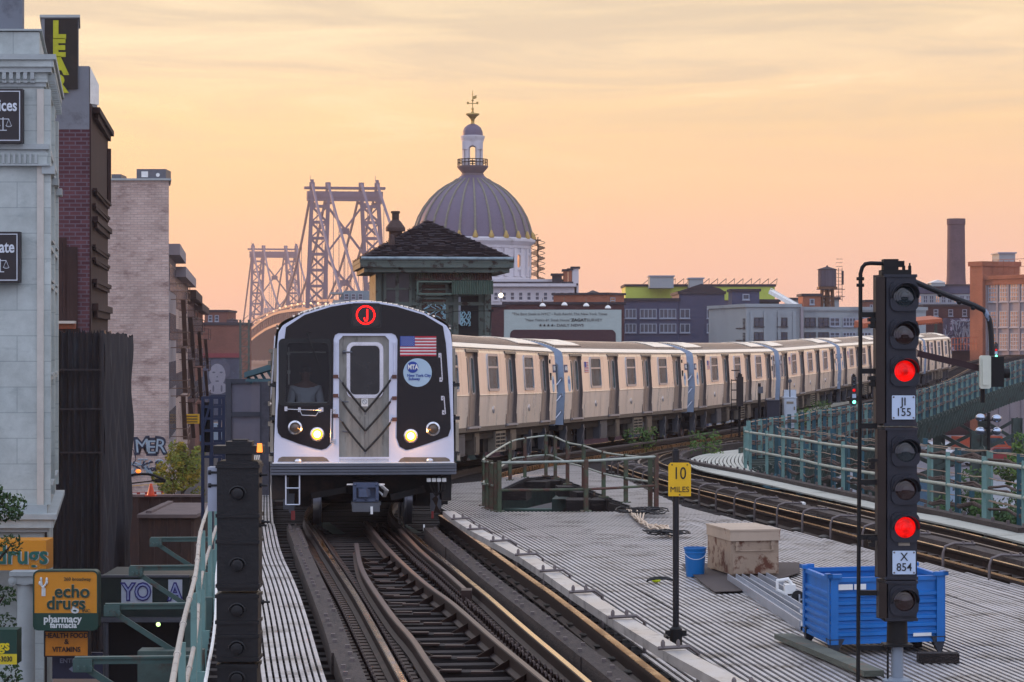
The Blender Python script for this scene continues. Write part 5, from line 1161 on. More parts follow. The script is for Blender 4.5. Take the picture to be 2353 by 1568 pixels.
p = G(2085, 1482, .04); m = MB(); m.box(p + Vector((0, .2, 0)), (.32, .12, .08)); solo('timber_block', m, M_tie, 'dark timber block half hidden beneath the back of the blue bin', 'timber', 'timbers under the blue bin')
# rusty chest
M_chest = mat('rusty_beige_chest', '#9a8672', .7, .1, var=.15, scale=2, col2='#5c3320', thr=.555, scale2=5, soft=.05, bump=.15)
M_chestl = mat('chest_lid_paint', '#ad9a86', .6, .1, var=.12, scale=2, col2='#6e4129', thr=.66, scale2=6, soft=.04)
c0, c1, c2 = G(1679, 1330), G(1789, 1328), G(1626, 1314); ux = (c1 - c0); wC = ux.length; ux.normalize(); uy = (c2 - c0); dC = uy.length; uy.normalize(); MC = Matrix(((ux.x, uy.x, 0, 0), (ux.y, uy.y, 0, 0), (0, 0, 1, 0), (0, 0, 0, 1)))
CH = thing('tool_chest', 'rusty beige metal tool chest on a dark mat beside the blue bucket', 'chest', tuple(c0))
m = MB(); m.bb(0, wC, 0, dC, .05, .46); m.bb(.02, wC - .02, -.008, 0, .06, .30); m.xf(MC); m.build('chest_body', M_chest, CH, smooth=0)
m = MB(); m.bb(-.012, wC + .012, -.03, dC + .012, .46, .52); m.bb(-.012, wC + .012, -.03, dC + .012, .52, .585); m.bb(-.02, wC + .02, -.04, dC + .02, .58, .6); m.xf(MC); m.build('lid', M_chestl, CH, smooth=0)
for x in (.06, wC - .1):
    m = MB(); m.bb(x, x + .04, -.03, 0, .34, .45); m.bb(x - .01, x + .05, -.035, -.008, .40, .42); m.xf(MC); m.build('latch', M_chest, CH, smooth=0)
m = MB(); m.tube([(.1, -.03, .34), (wC - .1, -.03, .34)], .008, 6); m.xf(MC); m.build('handle', M_chest, CH)
for x, y in ((.06, .08), (wC - .06, .08), (.06, dC - .08), (wC - .06, dC - .08)): m = MB(); m.bb(x - .04, x + .04, y - .05, y + .05, 0, .05); m.xf(MC); m.build('foot', M_chest, CH, smooth=0)
p = G(1599, 1327); BU = thing('bucket', 'blue plastic bucket standing left of the rusty chest', 'bucket', tuple(p + Vector((0, .13, 0))))
m = MB(); h = .36; m.lathe([(.108, 0), (.112, .01), (.128, h - .07), (.136, h - .068), (.136, h - .055), (.129, h - .05), (.137, h - .02), (.142, h - .018), (.142, h), (.128, h), (.105, .012), (.0, .012)], (0, 0, 0), 28); m.build('pail', mat('blue_plastic', '#0c66a8', .4, var=.06), BU)
m = MB(); m.tube([(.138 * math.cos(a), -.02 - .138 * abs(math.sin(a)), h - .04 - .10 * math.sin(a)) for a in [PI * k / 12 for k in range(13)]], .004, 5); m.build('handle', M_frame, BU)
m = MB(); m.pz(xy([(1565, 1305), (1700, 1300), (1837, 1301), (1838, 1322), (1701, 1361), (1642, 1363), (1619, 1348)]), .003, .012); solo('floor_mat', m, mat('dark_brown_mat', '#3d3330', .85, var=.2, scale=2), 'dark mat spread under the chest and bucket', 'mat')
M_galv = mat('galvanised_channel', '#a3a7ae', .4, .4, var=.12, scale=3)
for i, (a, b, lb) in enumerate((((1682, 1338), (1850, 1450), 'nearest long pale metal channel lying from the mat to the bin'), ((1715, 1338), (1848, 1420), 'second pale metal channel just behind the nearest one'), ((1752, 1335), (1848, 1388), 'third metal channel furthest back beside the white tool'))):
    p, q = G(*a), G(*b); m = MB(); m.rect(.012, .1, [p, q], -.05); m.rect(.012, .1, [p, q], .05); m.rect(.1, .012, [p, q], 0, .04); solo('metal_channel', m, M_galv, lb, 'metal channel', 'metal channels on the deck', smooth=0)
p = G(1815, 1385, 0); t = thing('power_tool', 'white and black power tool lying beside the blue bin', 'tool', tuple(p))
m = MB(); m.bb(-.06, .06, -.05, .1, .08, .2); m.bb(-.03, .12, -.05, .05, .0, .1); m.build('tool_body', M_white, t); m = MB(); m.tube([(-.06, 0, .1), (-.14, 0, .14), (-.14, 0, .24), (-.02, 0, .26), (.02, 0, .2)], .02, 8); m.bb(.05, .2, -.02, .02, -.0, .05); m.build('tool_handle', M_white, t); m = MB(); m.lathe([(.07, 0), (.07, .02)], (.08, -.06, .07), 16, RX); m.build('tool_wheel', M_rubber, t)
def coil(loc, r0, n, rt, seed, sq=.8):
    rnd = random.Random(seed); P = []
    for k in range(n * 14):
        a = 2 * PI * k / 14; rr = r0 * (.75 + .25 * math.sin(a * .37 + seed) + rnd.uniform(-.05, .05)); P.append(Vector((rr * math.cos(a), rr * sq * math.sin(a), rt + .02 + .06 * (k / (n * 14)) + rnd.uniform(0, .04))))
    return [Vector(loc) + q for q in P]
M_blkc = mat('black_cable', '#101114', .6)
p = G(1462, 1185); m = MB(); m.tube(coil(p, .42, 3, .012, 3, 1.6), .013, 5); m.tube(coil(p + Vector((.3, .2, 0)), .3, 3, .012, 5, 2), .013, 5); solo('cable_coil', m, M_blkc, 'tangled black cable coil near the pit railing', 'cable coil', 'black cable coils on the deck')
p = G(1548, 1236); m = MB(); m.tube(coil(p, .26, 4, .012, 8, 1.2), .012, 5); m.tube(coil(p + Vector((-.25, .1, 0)), .2, 3, .012, 2, 1.4), .012, 5); solo('cable_coil', m, M_blkc, 'black cable coil at the foot of the speed sign', 'cable coil', 'black cable coils on the deck')
m = MB()
for k in range(6):
    a = [(1440 + 8 * k, 1176 + 2 * k), (1452 + 5 * k, 1190 + 3 * k), (1470 + 4 * k, 1207 + k), (1498 + 4 * k, 1221 - k), (1525 + 2 * k, 1229 - 2 * k), (1540, 1238)]
    m.tube([q + Vector((0, 0, .03 + .05 * random.random())) for q in GP(a, 0, .15)], .014, 5)
solo('loose_cables', m, mat('beige_cable', '#c9b39a', .6), 'pale loose cables running between the two black coils', 'cables')
p = G(1508, 1340); m = MB(); m.k = 0; m.sphere(p + Vector((0, 0, .03)), .045, 10, (1.2, 1, .6)); m.k = 1; m.tube([p + Vector((.16 * math.cos(a) + .05, .1 * math.sin(a), .02 + .04 * abs(math.sin(a)))) for a in [2 * PI * k / 16 for k in range(17)]], .012, 6); solo('hand_lamp', m, [mat('lime_plastic', '#c8d400', .4), M_blkc], 'small lime yellow and black item lying left of the speed sign', 'hand lamp')
# ================================================================ distant buildings
M_wglass = mat('dusk_window_glass', '#3b4250', .15, 0, var=.4, scale=.8, spec=.6)
M_wframe = mat('window_frame_pale', '#8b93a0', .6)
M_wframed = mat('window_frame_dark', '#2b2a30', .6)
M_wmirror = mat('sunset_window_glass', '#f0c8a0', .12, .85, var=.35, scale=.6)  # orange glow of the sunset's reflection tinted into the glass colour
M_wall_w = mat('grey_green_render', '#8f979a', .85, var=.08, scale=.3, col2='#7b8286', thr=.62, scale2=.2)
M_wall_w2 = mat('sun_tinted_render', '#b5a495', .85, var=.08, scale=.4)  # grey green building's left face: warm evening light put into the colour
M_navy = mat('slate_blue_wall', '#3b4058', .8, var=.12, scale=.4)
M_roofd = mat('dark_flat_roof', '#2d2b33', .9, var=.2, scale=.4)
M_lime = mat('lime_insulation_panel', '#a9b84a', .7, var=.1, scale=.5)
M_brown = brick('brown_brick', '#4a3034', '#553a3a', '#3b2a2c', .22, .075, .01, bs=.2)
M_redb = brick('dusty_red_brick', '#6d3b33', '#7c473c', '#7a6358', .22, .075, .012, bs=.15)
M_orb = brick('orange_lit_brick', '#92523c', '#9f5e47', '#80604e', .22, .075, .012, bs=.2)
M_paleb = mat('pale_pier_concrete', '#8b8488', .8, var=.1, scale=.5)
M_cream = mat('bank_limestone', '#c2bec2', .75, var=.08, scale=.6, col2='#9b9694', thr=.66, scale2=.5)
class Bld:
    def __init__(s, name, label, x0, D0, x1, D1, cat='building', group=None, z0=-7.5):
        a, b = W(x0, HY, D0), W(x1, HY, D1); s.a = Vector((a.x, a.y, 0)); s.b = Vector((b.x, b.y, 0)); s.d = (s.b - s.a); s.L = s.d.length; s.d.normalize()
        s.t = thing(name, label, cat, (a.x, a.y, z0), math.atan2(s.d.y, s.d.x), group); s.z0 = z0
    def u(s, px):                                       # along the wall for a photo column
        k = (px - CX) / F; return (k * s.a.y - s.a.x) / (s.d.x - k * s.d.y)
    def z(s, px, py): u = s.u(px); y = s.a.y + s.d.y * u; return CZ - (py - HY) * y / F - s.z0
    def rect(s, x0, x1, y0, y1):                         # y0 upper row, y1 lower row -> u0,u1,zlow,zhigh
        return s.u(x0), s.u(x1), s.z((x0 + x1) / 2, y1), s.z((x0 + x1) / 2, y0)
    def box(s, name, x0, x1, ytop, mt, y=0, dep=10, ybot=None, parent=None, cap=None):
        xm = (x0 + x1) / 2; m = MB(); zb = 0 if ybot is None else s.z(xm, ybot); m.bb(s.u(x0), s.u(x1), y, y + dep, zb, s.z(xm, ytop)); sk = getattr(s, 'sk', 0)
        if cap: m.k = 1; zt_ = s.z(xm, ytop); m.bb(s.u(x0) - .15, s.u(x1) + .15, y - .15, y + dep + .15, zt_, zt_ + cap[0]); m.shear(sk); return m.build(name, [mt, cap[1]], parent or s.t, smooth=0)
        m.shear(sk); return m.build(name, mt, parent or s.t, smooth=0)
    def win(s, x0, x1, y0, y1, glass, frame, nv=2, nh=2, name='window', w=.08, out=0.0):
        a, b, c, d = s.rect(x0, x1, y0, y1); m = MB(); m.k = 0; m.bb(a, b, -.02 - out, .03 - out, c, d); m.k = 1
        for i in range(nv + 1): x = a + (b - a) * i / nv; m.bb(x - w / 2, x + w / 2, -.07 - out, -.021 - out, c - w / 2, d + w / 2)
        for i in range(nh + 1): z = c + (d - c) * i / nh; m.bb(a, b, -.068 - out, -.022 - out, z - w / 2, z + w / 2)
        m.bb(a - w, b + w, -.16 - out, 0 - out, c - w * 1.6, c - w / 2)
        return m.build(name, [glass, frame], s.t, smooth=0)
def zz2(x, y): return (1637.3 + .3298 * x, 459.6 + .3298 * y)
# -- grey-green industrial block, two faces
b = Bld('industrial_building', 'pale grey green industrial building with the water tower, right of centre behind the train', 1715, 230, 2130, 233)
b.box('wall', 1715, 1838, 706, M_wall_w, 0, 14, cap=(.3, M_wall_w)); b.box('wall', 1838, 2130, 713, M_wall_w, .3, 14, cap=(.3, M_wall_w)); b.box('roof_parapet', 1840, 2130, 710, M_wall_w, .2, .3, 716)
for x0, x1 in ((292, 355), (452, 518), (580, 612), (650, 722), (745, 812), (825, 890), (915, 1003), (1017, 1110), (1290, 1380)):
    for y0, y1 in ((823, 879), (925, 972)):
        p, q = zz2(x0, y0), zz2(x1, y1); b.win(p[0], q[0], p[1], q[1], M_wglass, M_wframed if x0 < 800 else M_wframe, 2 if x0 < 900 else 4, 2, out=0 if x0 < 560 else -.28)
for x in (1727, 1758, 1790, 1825): m = MB(); u = b.u(x); m.bb(u - .15, u + .15, -.12, 0, 0, b.z(x, 716)); m.build('pier', M_wall_w, b.t, smooth=0)
m = MB(); p = zz2(600, 745); u = b.u(1841); m.bb(u - .12, u + .12, -.35, -.1, 0, b.z(1841, 706)); m.build('downpipe', M_paleb, b.t, smooth=0)
for x0, x1, y, h in ((1800, 1808, 882, 0), (1790, 1797, 790, 0)): pass
b2 = Bld('industrial_building', 'sun-tinted side block with orange glinting windows at the left end of the grey green building', 1660, 240, 1714.5, 230.2)
b2.box('wall', 1660, 1714.4, 708, M_wall_w2, 0, 3, cap=(.25, M_wall_w2))
for x0, x1 in ((80, 115), (127, 160), (175, 206), (216, 230)):
    for y0, y1 in ((830, 888), (930, 972)): p, q = zz2(x0, y0), zz2(x1, y1); b2.win(p[0], q[0], p[1], q[1], M_wmirror, M_wframed, 3, 2, w=.1)
# sheds and pipes on that roof
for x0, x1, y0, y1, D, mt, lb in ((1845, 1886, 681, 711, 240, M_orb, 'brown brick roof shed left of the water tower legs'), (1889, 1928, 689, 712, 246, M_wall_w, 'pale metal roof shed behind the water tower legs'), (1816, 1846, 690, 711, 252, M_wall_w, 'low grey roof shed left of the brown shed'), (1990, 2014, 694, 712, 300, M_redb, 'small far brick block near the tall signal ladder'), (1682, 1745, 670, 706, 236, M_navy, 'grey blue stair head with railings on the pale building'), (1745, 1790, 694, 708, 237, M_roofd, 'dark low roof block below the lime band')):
    c = Bld('roof_shed', lb, x0, D, x1, D, 'roof shed'); zb = CZ - (y1 + 3 - HY) * D / F; c.t.location.z = zb; c.z0 = zb; c.box('wall', x0, x1, y0, mt, 0, 4, cap=(.25, M_roofd))
    c.win(x0 + (x1 - x0) * .4, x0 + (x1 - x0) * .62, y0 + 7, y0 + 18, M_wglass, M_wframe, 1, 1)
a, q = W(1771, 671, 234), W(1838.5, 708.6, 231); m = MB(); m.beam(a, q, .5, .35); m.beam(a + Vector((0, 0, .35)), q + Vector((0, 0, .3)), .05, .06)
for k in range(6): c = a.lerp(q, k / 5); m.beam(c, c + Vector((0, 0, .35)), .05, .05)
m.tube([a.lerp(q, .5), a.lerp(q, .5) + Vector((0, 0, -1.2))], .06, 6); m.tube([a.lerp(q, .5) + Vector((0, 0, -1.2)), a.lerp(q, .95)], .05, 6)
solo('roof_conveyor', m, M_white, 'pale inclined duct crossing the roof of the grey green building', 'duct')
# water tower
D = 243
def watertower(label, x0, x1, ytop, ycone, ybot, yleg, D, legs=True):
    xc = (x0 + x1) / 2; r = (x1 - x0) / 2 * D / F; c = W(xc, yleg, D); zb, zt_, za = W(0, ybot, D).z, W(0, ycone, D).z, W(0, ytop, D).z
    t = thing('water_tower', label, 'water tower', tuple(c), group='rooftop water tanks')
    m = MB(); prof = [(r * .98, zb), (r, zb + .1)]
    for k in range(1, 6): z = zb + (zt_ - zb) * k / 6; prof += [(r, z - .03), (r * 1.015, z - .03), (r * 1.015, z + .03), (r, z + .03)]
    prof += [(r * .98, zt_)]; m.lathe(prof, (c.x, c.y, 0), 28); m.build('tank', mat('weathered_tank_wood', '#4c4650', .9, var=.3, scale=1.5, stretch=(3, 3, .2)), t, world=True)
    m = MB(); m.lathe([(r * 1.08, zt_ - .02), (r * 1.06, zt_ + .06), (.12, za - .15), (.02, za)], (c.x, c.y, 0), 12); m.build('conical_roof', M_roofd, t, world=True, smooth=0)
    if legs:
        m = MB(); m.bb(c.x - r, c.x + r, c.y - r, c.y + r, zb - .25, zb - .02); m.build('platform', mat('tower_rust_steel', '#5d4230', .7, .3), t, world=True, smooth=0)
        for sx in (-.55, .55):
            for sy in (-.55, .55): m = MB(); m.beam((c.x + sx * r * 1.15, c.y + sy * r * 1.2, c.z), (c.x + sx * r, c.y + sy * r, zb - .25), .2, .2); m.build('leg', MATS['tower_rust_steel'], t, world=True, smooth=0)
        m = MB(); h = zb - c.z
        for sy in (-.55, .55):
            for k in range(2):
                z0, z1 = c.z + h * k / 2, c.z + h * (k + 1) / 2 - .2
                m.beam((c.x - .6 * r, c.y + sy * r, z0), (c.x + .6 * r, c.y + sy * r, z1), .07, .07); m.beam((c.x + .6 * r, c.y + sy * r, z0), (c.x - .6 * r, c.y + sy * r, z1), .07, .07)
        m.tube([(c.x, c.y, c.z), (c.x, c.y, zb)], .25, 10); m.build('bracing', MATS['tower_rust_steel'], t, world=True, smooth=0)
        m = MB(); xl = c.x + r * 1.25
        for x in (xl, xl + .35): m.beam((x, c.y, c.z + .8), (x, c.y, zt_ + .2), .05, .05)
        for k in range(12): z = c.z + 1 + k * .36; m.beam((xl - .25, c.y, z), (xl + .4, c.y, z), .04, .04)
        for z in (zt_ - .8, zb + .2): m.bb(xl + .3, xl + .5, c.y - .1, c.y + .1, z, z + .7)
        m.beam((c.x - r * 1.3, c.y - r, zb - .3), (xl + .5, c.y - r, zb - .3), .06, .06); m.beam((c.x - r * 1.3, c.y - r, zb - 1), (xl + .5, c.y - r, zb - 1), .06, .06); m.build('ladder_cage', M_roofd, t, world=True, smooth=0)
    return t
watertower('dark wooden water tower on a steel frame above the grey green building', 1879.7, 1921.6, 609.6, 620.5, 659, 712, D)
# slate blue building with long windows
b = Bld('slate_building', 'slate blue building with long window bands beyond the painted steak sign', 1433, 262, 1665, 262)
b.box('wall', 1433, 1560, 692, M_navy, 0, 12, cap=(.3, M_roofd)); b.box('wall', 1560.5, 1665, 676, M_navy, .05, 12, cap=(.3, M_roofd))
m = MB(); z = b.z(1600, 676); m.py([(b.u(1560), z + .3), (b.u(1665), z + .3), (b.u(1655), z + .6), (b.u(1612), z + 1.1)], .2, 8); m.build('roof', M_roofd, b.t, smooth=0)
for x0, x1 in ((1436.7, 1461.6), (1471, 1508), (1516, 1553), (1563, 1584.6), (1625, 1647)):
    for y0, y1 in ((711, 731), (745, 764)): b.win(x0, x1, y0, y1, M_wglass, M_wframe, max(2, int((x1 - x0) / 8)), 1)
# lime band block
b = Bld('lime_band_building', 'building topped by a lime yellow parapet band with slanted dark frames', 1437, 310, 1782, 310)
b.box('wall', 1437, 1780, 691, M_navy, 0, 10); b.box('lime_parapet', 1437, 1780, 659, M_lime, -.2, 10.4, 690, cap=(.3, M_roofd))
for k in range(16):
    x = 1475 + k * 19.5; m = MB(); u = b.u(x); z = b.z(x, 659); m.beam((u, 0, z + .2), (u + 1.0, 0, z + 1.0), .06, .08); m.beam((u + 1.0, 0, z + 1.0), (u + 1.05, 1.2, z + .3), .05, .05); m.build('roof_frame', M_roofd, b.t, smooth=0)
for x0, x1, y0, lb in ((1493, 1548, 636, 'square grey lift head above the lime band, leftmost'), (1585, 1616, 641, 'narrow grey lift head above the lime band'),):
    c = Bld('roof_shed', lb, x0, 306, x1, 306, 'roof shed'); zb = W(0, 662, 306).z; c.t.location.z = zb; c.z0 = zb; c.box('wall', x0, x1, y0, M_wall_w, 0, 4, cap=(.15, M_wframe))
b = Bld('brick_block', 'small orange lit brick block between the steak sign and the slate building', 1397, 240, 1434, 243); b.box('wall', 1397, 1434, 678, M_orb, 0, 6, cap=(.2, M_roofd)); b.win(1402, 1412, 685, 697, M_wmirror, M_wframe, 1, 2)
# far right sunset-lit factory
b = Bld('brick_factory', 'sunlit brick factory with gridded windows at the far right edge', 2233, 270, 2500, 253)
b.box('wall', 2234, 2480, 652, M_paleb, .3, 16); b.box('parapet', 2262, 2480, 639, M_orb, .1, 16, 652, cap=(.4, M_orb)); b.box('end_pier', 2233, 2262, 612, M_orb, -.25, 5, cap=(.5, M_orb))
for k in range(9): x = 2263 + k * 25.2; m = MB(); u = b.u(x); m.bb(u - .13, u + .13, .16, .3, 0, b.z(x, 640)); m.build('pier', M_paleb, b.t, smooth=0)
for k in range(9):
    x = 2267 + k * 25.2
    for y0, y1 in ((653, 693), (716, 751), (767, 803)): dy = -k * .6 if y0 < 700 else 0; b.win(x + .8, x + 20, y0 + dy, y1 + dy, M_wmirror, M_wframe, 5, 4, w=.1, out=-.27)
for y0, y1 in ((655, 690), (716, 751), (767, 803)):
    for x in (2236, 2246): b.win(x, x + 7, y0, y1, M_wmirror, M_wframe, 2, 3, w=.1, out=.3 if False else -.27)
for k in range(18):
    x = 2264 + k * 12.5; m = MB(); u = b.u(x); z = b.z(x, 639) + .4; m.beam((u, 1, z), (u, 1, z + 1.5), .05, .05); m.build('fence_post', M_orb, b.t, smooth=0)
m = MB(); z = b.z(2300, 637) + .4
for h in (.7, 1.5): m.beam((b.u(2264), 1, z + h), (b.u(2480), 1, z + h), .05, .05)
m.build('roof_fence', M_orb, b.t, smooth=0)
c = Bld('roof_shed', 'pale blue roof shed with graffiti behind the fence of the brick factory', 2296, 275, 2333, 275, 'roof shed'); zb = W(0, 640, 275).z; c.t.location.z = zb; c.z0 = zb; c.box('wall', 2296, 2333, 583, M_wall_w, 0, 4, cap=(.15, M_wframe))
# tall chimney
D = 350; c = W(2197, 660, D); r0 = 20.5 * D / F; m = MB(); zb, zt_ = c.z, W(0, 503, D).z
m.lathe([(r0 * 1.22, -7.5), (r0 * 1.22, zb - .6), (r0 * 1.12, zb), (r0 * 1.04, zb + 1.5), (r0, zb + 5), (r0 * .97, zt_ - .9), (r0 * 1.03, zt_ - .8), (r0 * 1.03, zt_), (r0 * .8, zt_), (r0 * .8, zt_ - .5)], (0, 0, 0), 32)
t = thing('chimney', 'tall round dark brick chimney rising behind the far right rooftops', 'chimney', (c.x, c.y, 0)); m.build('shaft', brick('chimney_brick', '#5a4a50', '#64525a', '#4e4248', .22, .075, .01, bs=.3), t)
# mid right: dark block, graffiti wall, orange canopies
b = Bld('long_low_building', 'long building with a dark top storey below the tall chimney', 2100, 330, 2240, 330); b.box('wall', 2100, 2236, 676, M_wall_w, 0, 12); b.box('upper_storey', 2100, 2236, 657, M_navy, -.2, 12.4, 675, cap=(.2, M_roofd))
for k in range(9): b.win(2108 + k * 14, 2117 + k * 14, 680, 696, M_wglass if k % 3 else M_wmirror, M_wframe, 2, 2)
c = Bld('roof_shed', 'small white gabled roof shed left of the chimney base', 2140, 328, 2172, 328, 'roof shed'); zb = W(0, 658, 328).z; c.t.location.z = zb; c.z0 = zb; c.box('wall', 2140, 2172, 650, M_wall_w, 0, 3); m = MB(); m.py([(c.u(2138), c.z(2150, 650)), (c.u(2174), c.z(2150, 650)), (c.u(2156), c.z(2150, 643))], -.1, 3.2); m.build('roof', M_white, c.t, smooth=0)
M_graf = mat('graffiti_wall_paint', '#4d4a60', .85, var=.5, scale=1.3, col2='#a9a4b5', thr=.56, scale2=1.1, soft=.02)
b = Bld('brown_warehouse', 'low brown warehouse with a graffiti covered wall beyond the last car', 2118, 280, 2236, 280); b.box('wall', 2124, 2236, 705, M_brown, 0, 10, cap=(.25, M_roofd)); b.box('graffiti_wall', 2166, 2234, 732, M_graf, -1.2, 1.1, 806)
for x in (2146, 2180, 2212): b.win(x, x + 9, 712, 726, M_wglass, M_wframe, 1, 2)
def scribbles(par, pts_fn, n, mt, seed, r_=.06, name='graffiti'):
    rnd = random.Random(seed); m = MB()
    for k in range(n):
        P = []; x, y = rnd.random(), rnd.random() * .6 + .2; a = rnd.random() * 6
        for i in range(14): a += rnd.uniform(-1.4, 1.4); x += math.cos(a) * .05; y += math.sin(a) * .12; P.append(pts_fn(min(1, max(0, x)), min(1, max(0, y))))
        m.tube(spline(P, .3), r_, 4, cap=False)
    return m.build(name, mt, par)
scribbles(b.t, lambda x, y: (b.u(2168 + x * 62), -1.22, b.z(2200, 800 - y * 62)), 16, M_wframe, 4, .07); scribbles(b.t, lambda x, y: (b.u(2168 + x * 62), -1.21, b.z(2200, 800 - y * 62)), 8, M_navy, 9, .1)
M_oran = mat('rust_orange_canopy', '#a4522f', .7, var=.2, scale=1)
for x0, x1, y0, y1, D, lb in ((1985, 2022, 741, 752, 215, 'short rust orange canopy left of the tall signal'), (2098, 2165, 737, 746, 215, 'long rust orange canopy roof right of the tall signal')):
    a, q = W(x0, y1, D), W(x1, y0 + 3, D); t = thing('canopy', lb, 'canopy', (a.x, a.y, -7.5), group='rust orange canopies beyond the train')
    m = MB(); m.hexa([a, q, q + Vector((0, 6, .1)), a + Vector((0, 6, .1)), a + Vector((0, 0, .3)), q + Vector((0, 0, .3)), q + Vector((0, 6, .6)), a + Vector((0, 6, .6))]); m.build('roof', M_oran, t, world=True, smooth=0)
    m = MB()
    for k in range(12): c = a.lerp(q, k / 11); m.beam(c + Vector((0, -.1, -.05)), c + Vector((0, 6, .1)), .1, .14)
    m.build('rafters', M_oran, t, world=True, smooth=0)
    for k in (0.02, .98): c = a.lerp(q, k); m = MB(); m.beam((c.x, c.y + 3, -7.5), (c.x, c.y + 3, c.z), .25, .25); m.build('leg', M_steel, t, world=True, smooth=0)
t = thing('street_railing', 'faint orange railing in front of the graffiti wall, above the curved rails', 'railing', W(2210, 800, 262)); 
for k in range(9): p = W(2187 + k * 7, 806 - k * .2, 262); m = MB(); m.tube([p, p + Vector((0, 0, 1.3))], .04, 5); m.build('post', M_oran, t, world=True)
m = MB()
for h in (.65, 1.3): m.tube([W(2187, 806, 262) + Vector((0, 0, h)), W(2246, 804, 262) + Vector((0, 0, h))], .04, 5)
m.build('rail_pipe', M_oran, t, world=True)
# steak house wall
b = Bld('steakhouse_building', 'dark brown building carrying a weathered white painted steak advertisement', 1080, 200, 1436, 200)
b.box('wall', 1080, 1158, 706, M_brown, 0, 12, cap=(.2, M_roofd)); b.box('wall', 1158, 1434, 700, M_brown, .1, 12, cap=(.2, M_roofd))
M_adv = mat('weathered_white_wall_paint', '#a9b5b0', .85, var=.06, scale=2, col2='#5c4a46', thr=.68, scale2=2.2, soft=.02, stretch=(1, 1, 2.5))
m = MB(); a = b.rect(1158, 1428, 712, 800); m.bb(a[0], a[1], .02, .08, a[2], a[3]); ad = b.box('painted_advert', 1158, 1428, 712, M_adv, .04, .05, 800)
M_faded = mat('faded_lettering', '#57595a', .85, var=.15, scale=3); M_bold = mat('bold_lettering', '#1f2426', .85)
def btext(x, y, tx, size, mt, bold=0, sx=1, sp=1): m = MB(); m.mesh(textmesh(tx, size, .02, bold, sx, space=sp), Matrix.Translation((b.u(x), .02, b.z(x, y))) @ RX); m.build('advert_lettering', mt, ad)
btext(1286, 722, '"The Best Steak in NYC" - Ruth Reichl, The New York Times', .30, M_faded, 0, 1.0, 1.02); btext(1263, 736, '"New York\'s #1 Steak House"  -', .30, M_faded, 0, 1.0); btext(1330, 736, 'ZAGAT', .32, M_bold, .012, 1.15); btext(1366, 736, 'SURVEY', .32, M_faded, 0, 1.15)
btext(1307, 748, '- DAILY NEWS', .30, M_faded, .006, 1.25)
m = MB()
for k in range(4):
    cx_, cz_ = b.u(1242 + k * 9), b.z(1250, 748); m.mesh(plate([[(cx_ + (.14 if q % 2 == 0 else .055) * math.sin(q * PI / 5), cz_ + (.14 if q % 2 == 0 else .055) * math.cos(q * PI / 5)) for q in range(10)]], .02), Matrix.Translation((0, .02, 0)) @ RX)
m.build('advert_stars', M_bold, ad)
m = MB(); a = b.rect(1172, 1415, 758, 800); m.mesh(plate([rrect(a[0], a[1], a[2], a[3], .4)], .03), Matrix.Translation((0, .015, 0)) @ RX); m.build('maroon_panel', mat('maroon_paint', '#41262c', .8, var=.15), ad)
rnd = random.Random(3); m = MB()
for x in (1240, 1276, 1292, 1330, 1342, 1352, 1362, 1386, 1396): c = Vector((b.u(x), -.02, b.z(x, 775))); m.mesh(textmesh(rnd.choice('POGSOC'), .8, .02, .02, 1.1), Matrix.Translation(c) @ RX)
for x, y in ((1247, 702), (1297, 700), (1347, 702), (1397, 707)):
    t = thing('wall_lamp', {1247: 'leftmost white floodlamp over the painted advert', 1297: 'second white floodlamp from the left over the advert', 1347: 'third white floodlamp from the left over the advert', 1397: 'rightmost white floodlamp over the painted advert'}[x], 'lamp', W(x, y, 198.6), group='lamps over the painted advert')
    m = MB(); m.lathe([(.22, 0), (.26, .06), (.16, .22), (.05, .28)], (0, 0, -.1), 16); m.build('lamp_head', M_white, t); m = MB(); m.tube([(0, 0, .15), (0, .7, .55), (0, 1.5, .1)], .03, 6); m.build('lamp_arm', M_blk, t)
# -- domed bank
D = 262; s_ = F / D
def DZ(y): return CZ - (y - HY) / s_
xc = (1086 - CX) / s_
BK = thing('domed_bank', 'cream bank with a great ribbed purple grey dome, lantern and gilded weathervane', 'building', (xc, D, 0))
M_dome = mat('purple_grey_dome_tiles', '#5f5668', .55, .1, var=.10, scale=2.5, stretch=(1, 1, 6), col2='#4f4758', thr=.6, scale2=3)
M_rib = mat('gilded_rib', '#6f6c5e', .6, .0, var=.2)
M_gold = mat('gold_leaf', '#a58a4c', .45, .4, var=.1)
def DR(px): return px / s_
xo = 1086; prof = [(139, 549), (136, 540), (131, 520), (124, 500), (112, 478), (97, 458), (80, 441), (62, 428), (45, 419), (36, 412)]
m = MB(); m.lathe([(DR(r), DZ(y)) for r, y in prof] + [(DR(27), DZ(404))], (0, 0, 0), 72); dome = m.build('dome', M_dome, BK)
for k in range(24):
    a = 2 * PI * k / 24 + .06; m = MB(); P = [Vector(((DR(r) + .02) * math.cos(a), (DR(r) + .02) * math.sin(a), DZ(y))) for r, y in prof]; m.tube(P, [.16 - .008 * i for i in range(len(P))], 6); m.build('rib', M_rib, dome)
    m = MB(); m.lathe([(.28, 0), (.3, .25), (.2, .45), (.12, .7), (.02, .8)], (DR(140) * math.cos(a), DR(140) * math.sin(a), DZ(552)), 8); m.build('gilt_finial', M_gold, dome)
m = MB()
for i in range(14): z = DZ(545) + i * .42; 
m = MB(); m.lathe([(DR(134), DZ(650)), (DR(134), DZ(640)), (DR(131), DZ(638)), (DR(131), DZ(575)), (DR(134), DZ(573)), (DR(134), DZ(567)), (DR(139), DZ(563)), (DR(145), DZ(558)), (DR(145), DZ(553)), (DR(141), DZ(551)), (DR(138), DZ(549))], (0, 0, 0), 72); dr_ = m.build('drum', M_cream, BK)
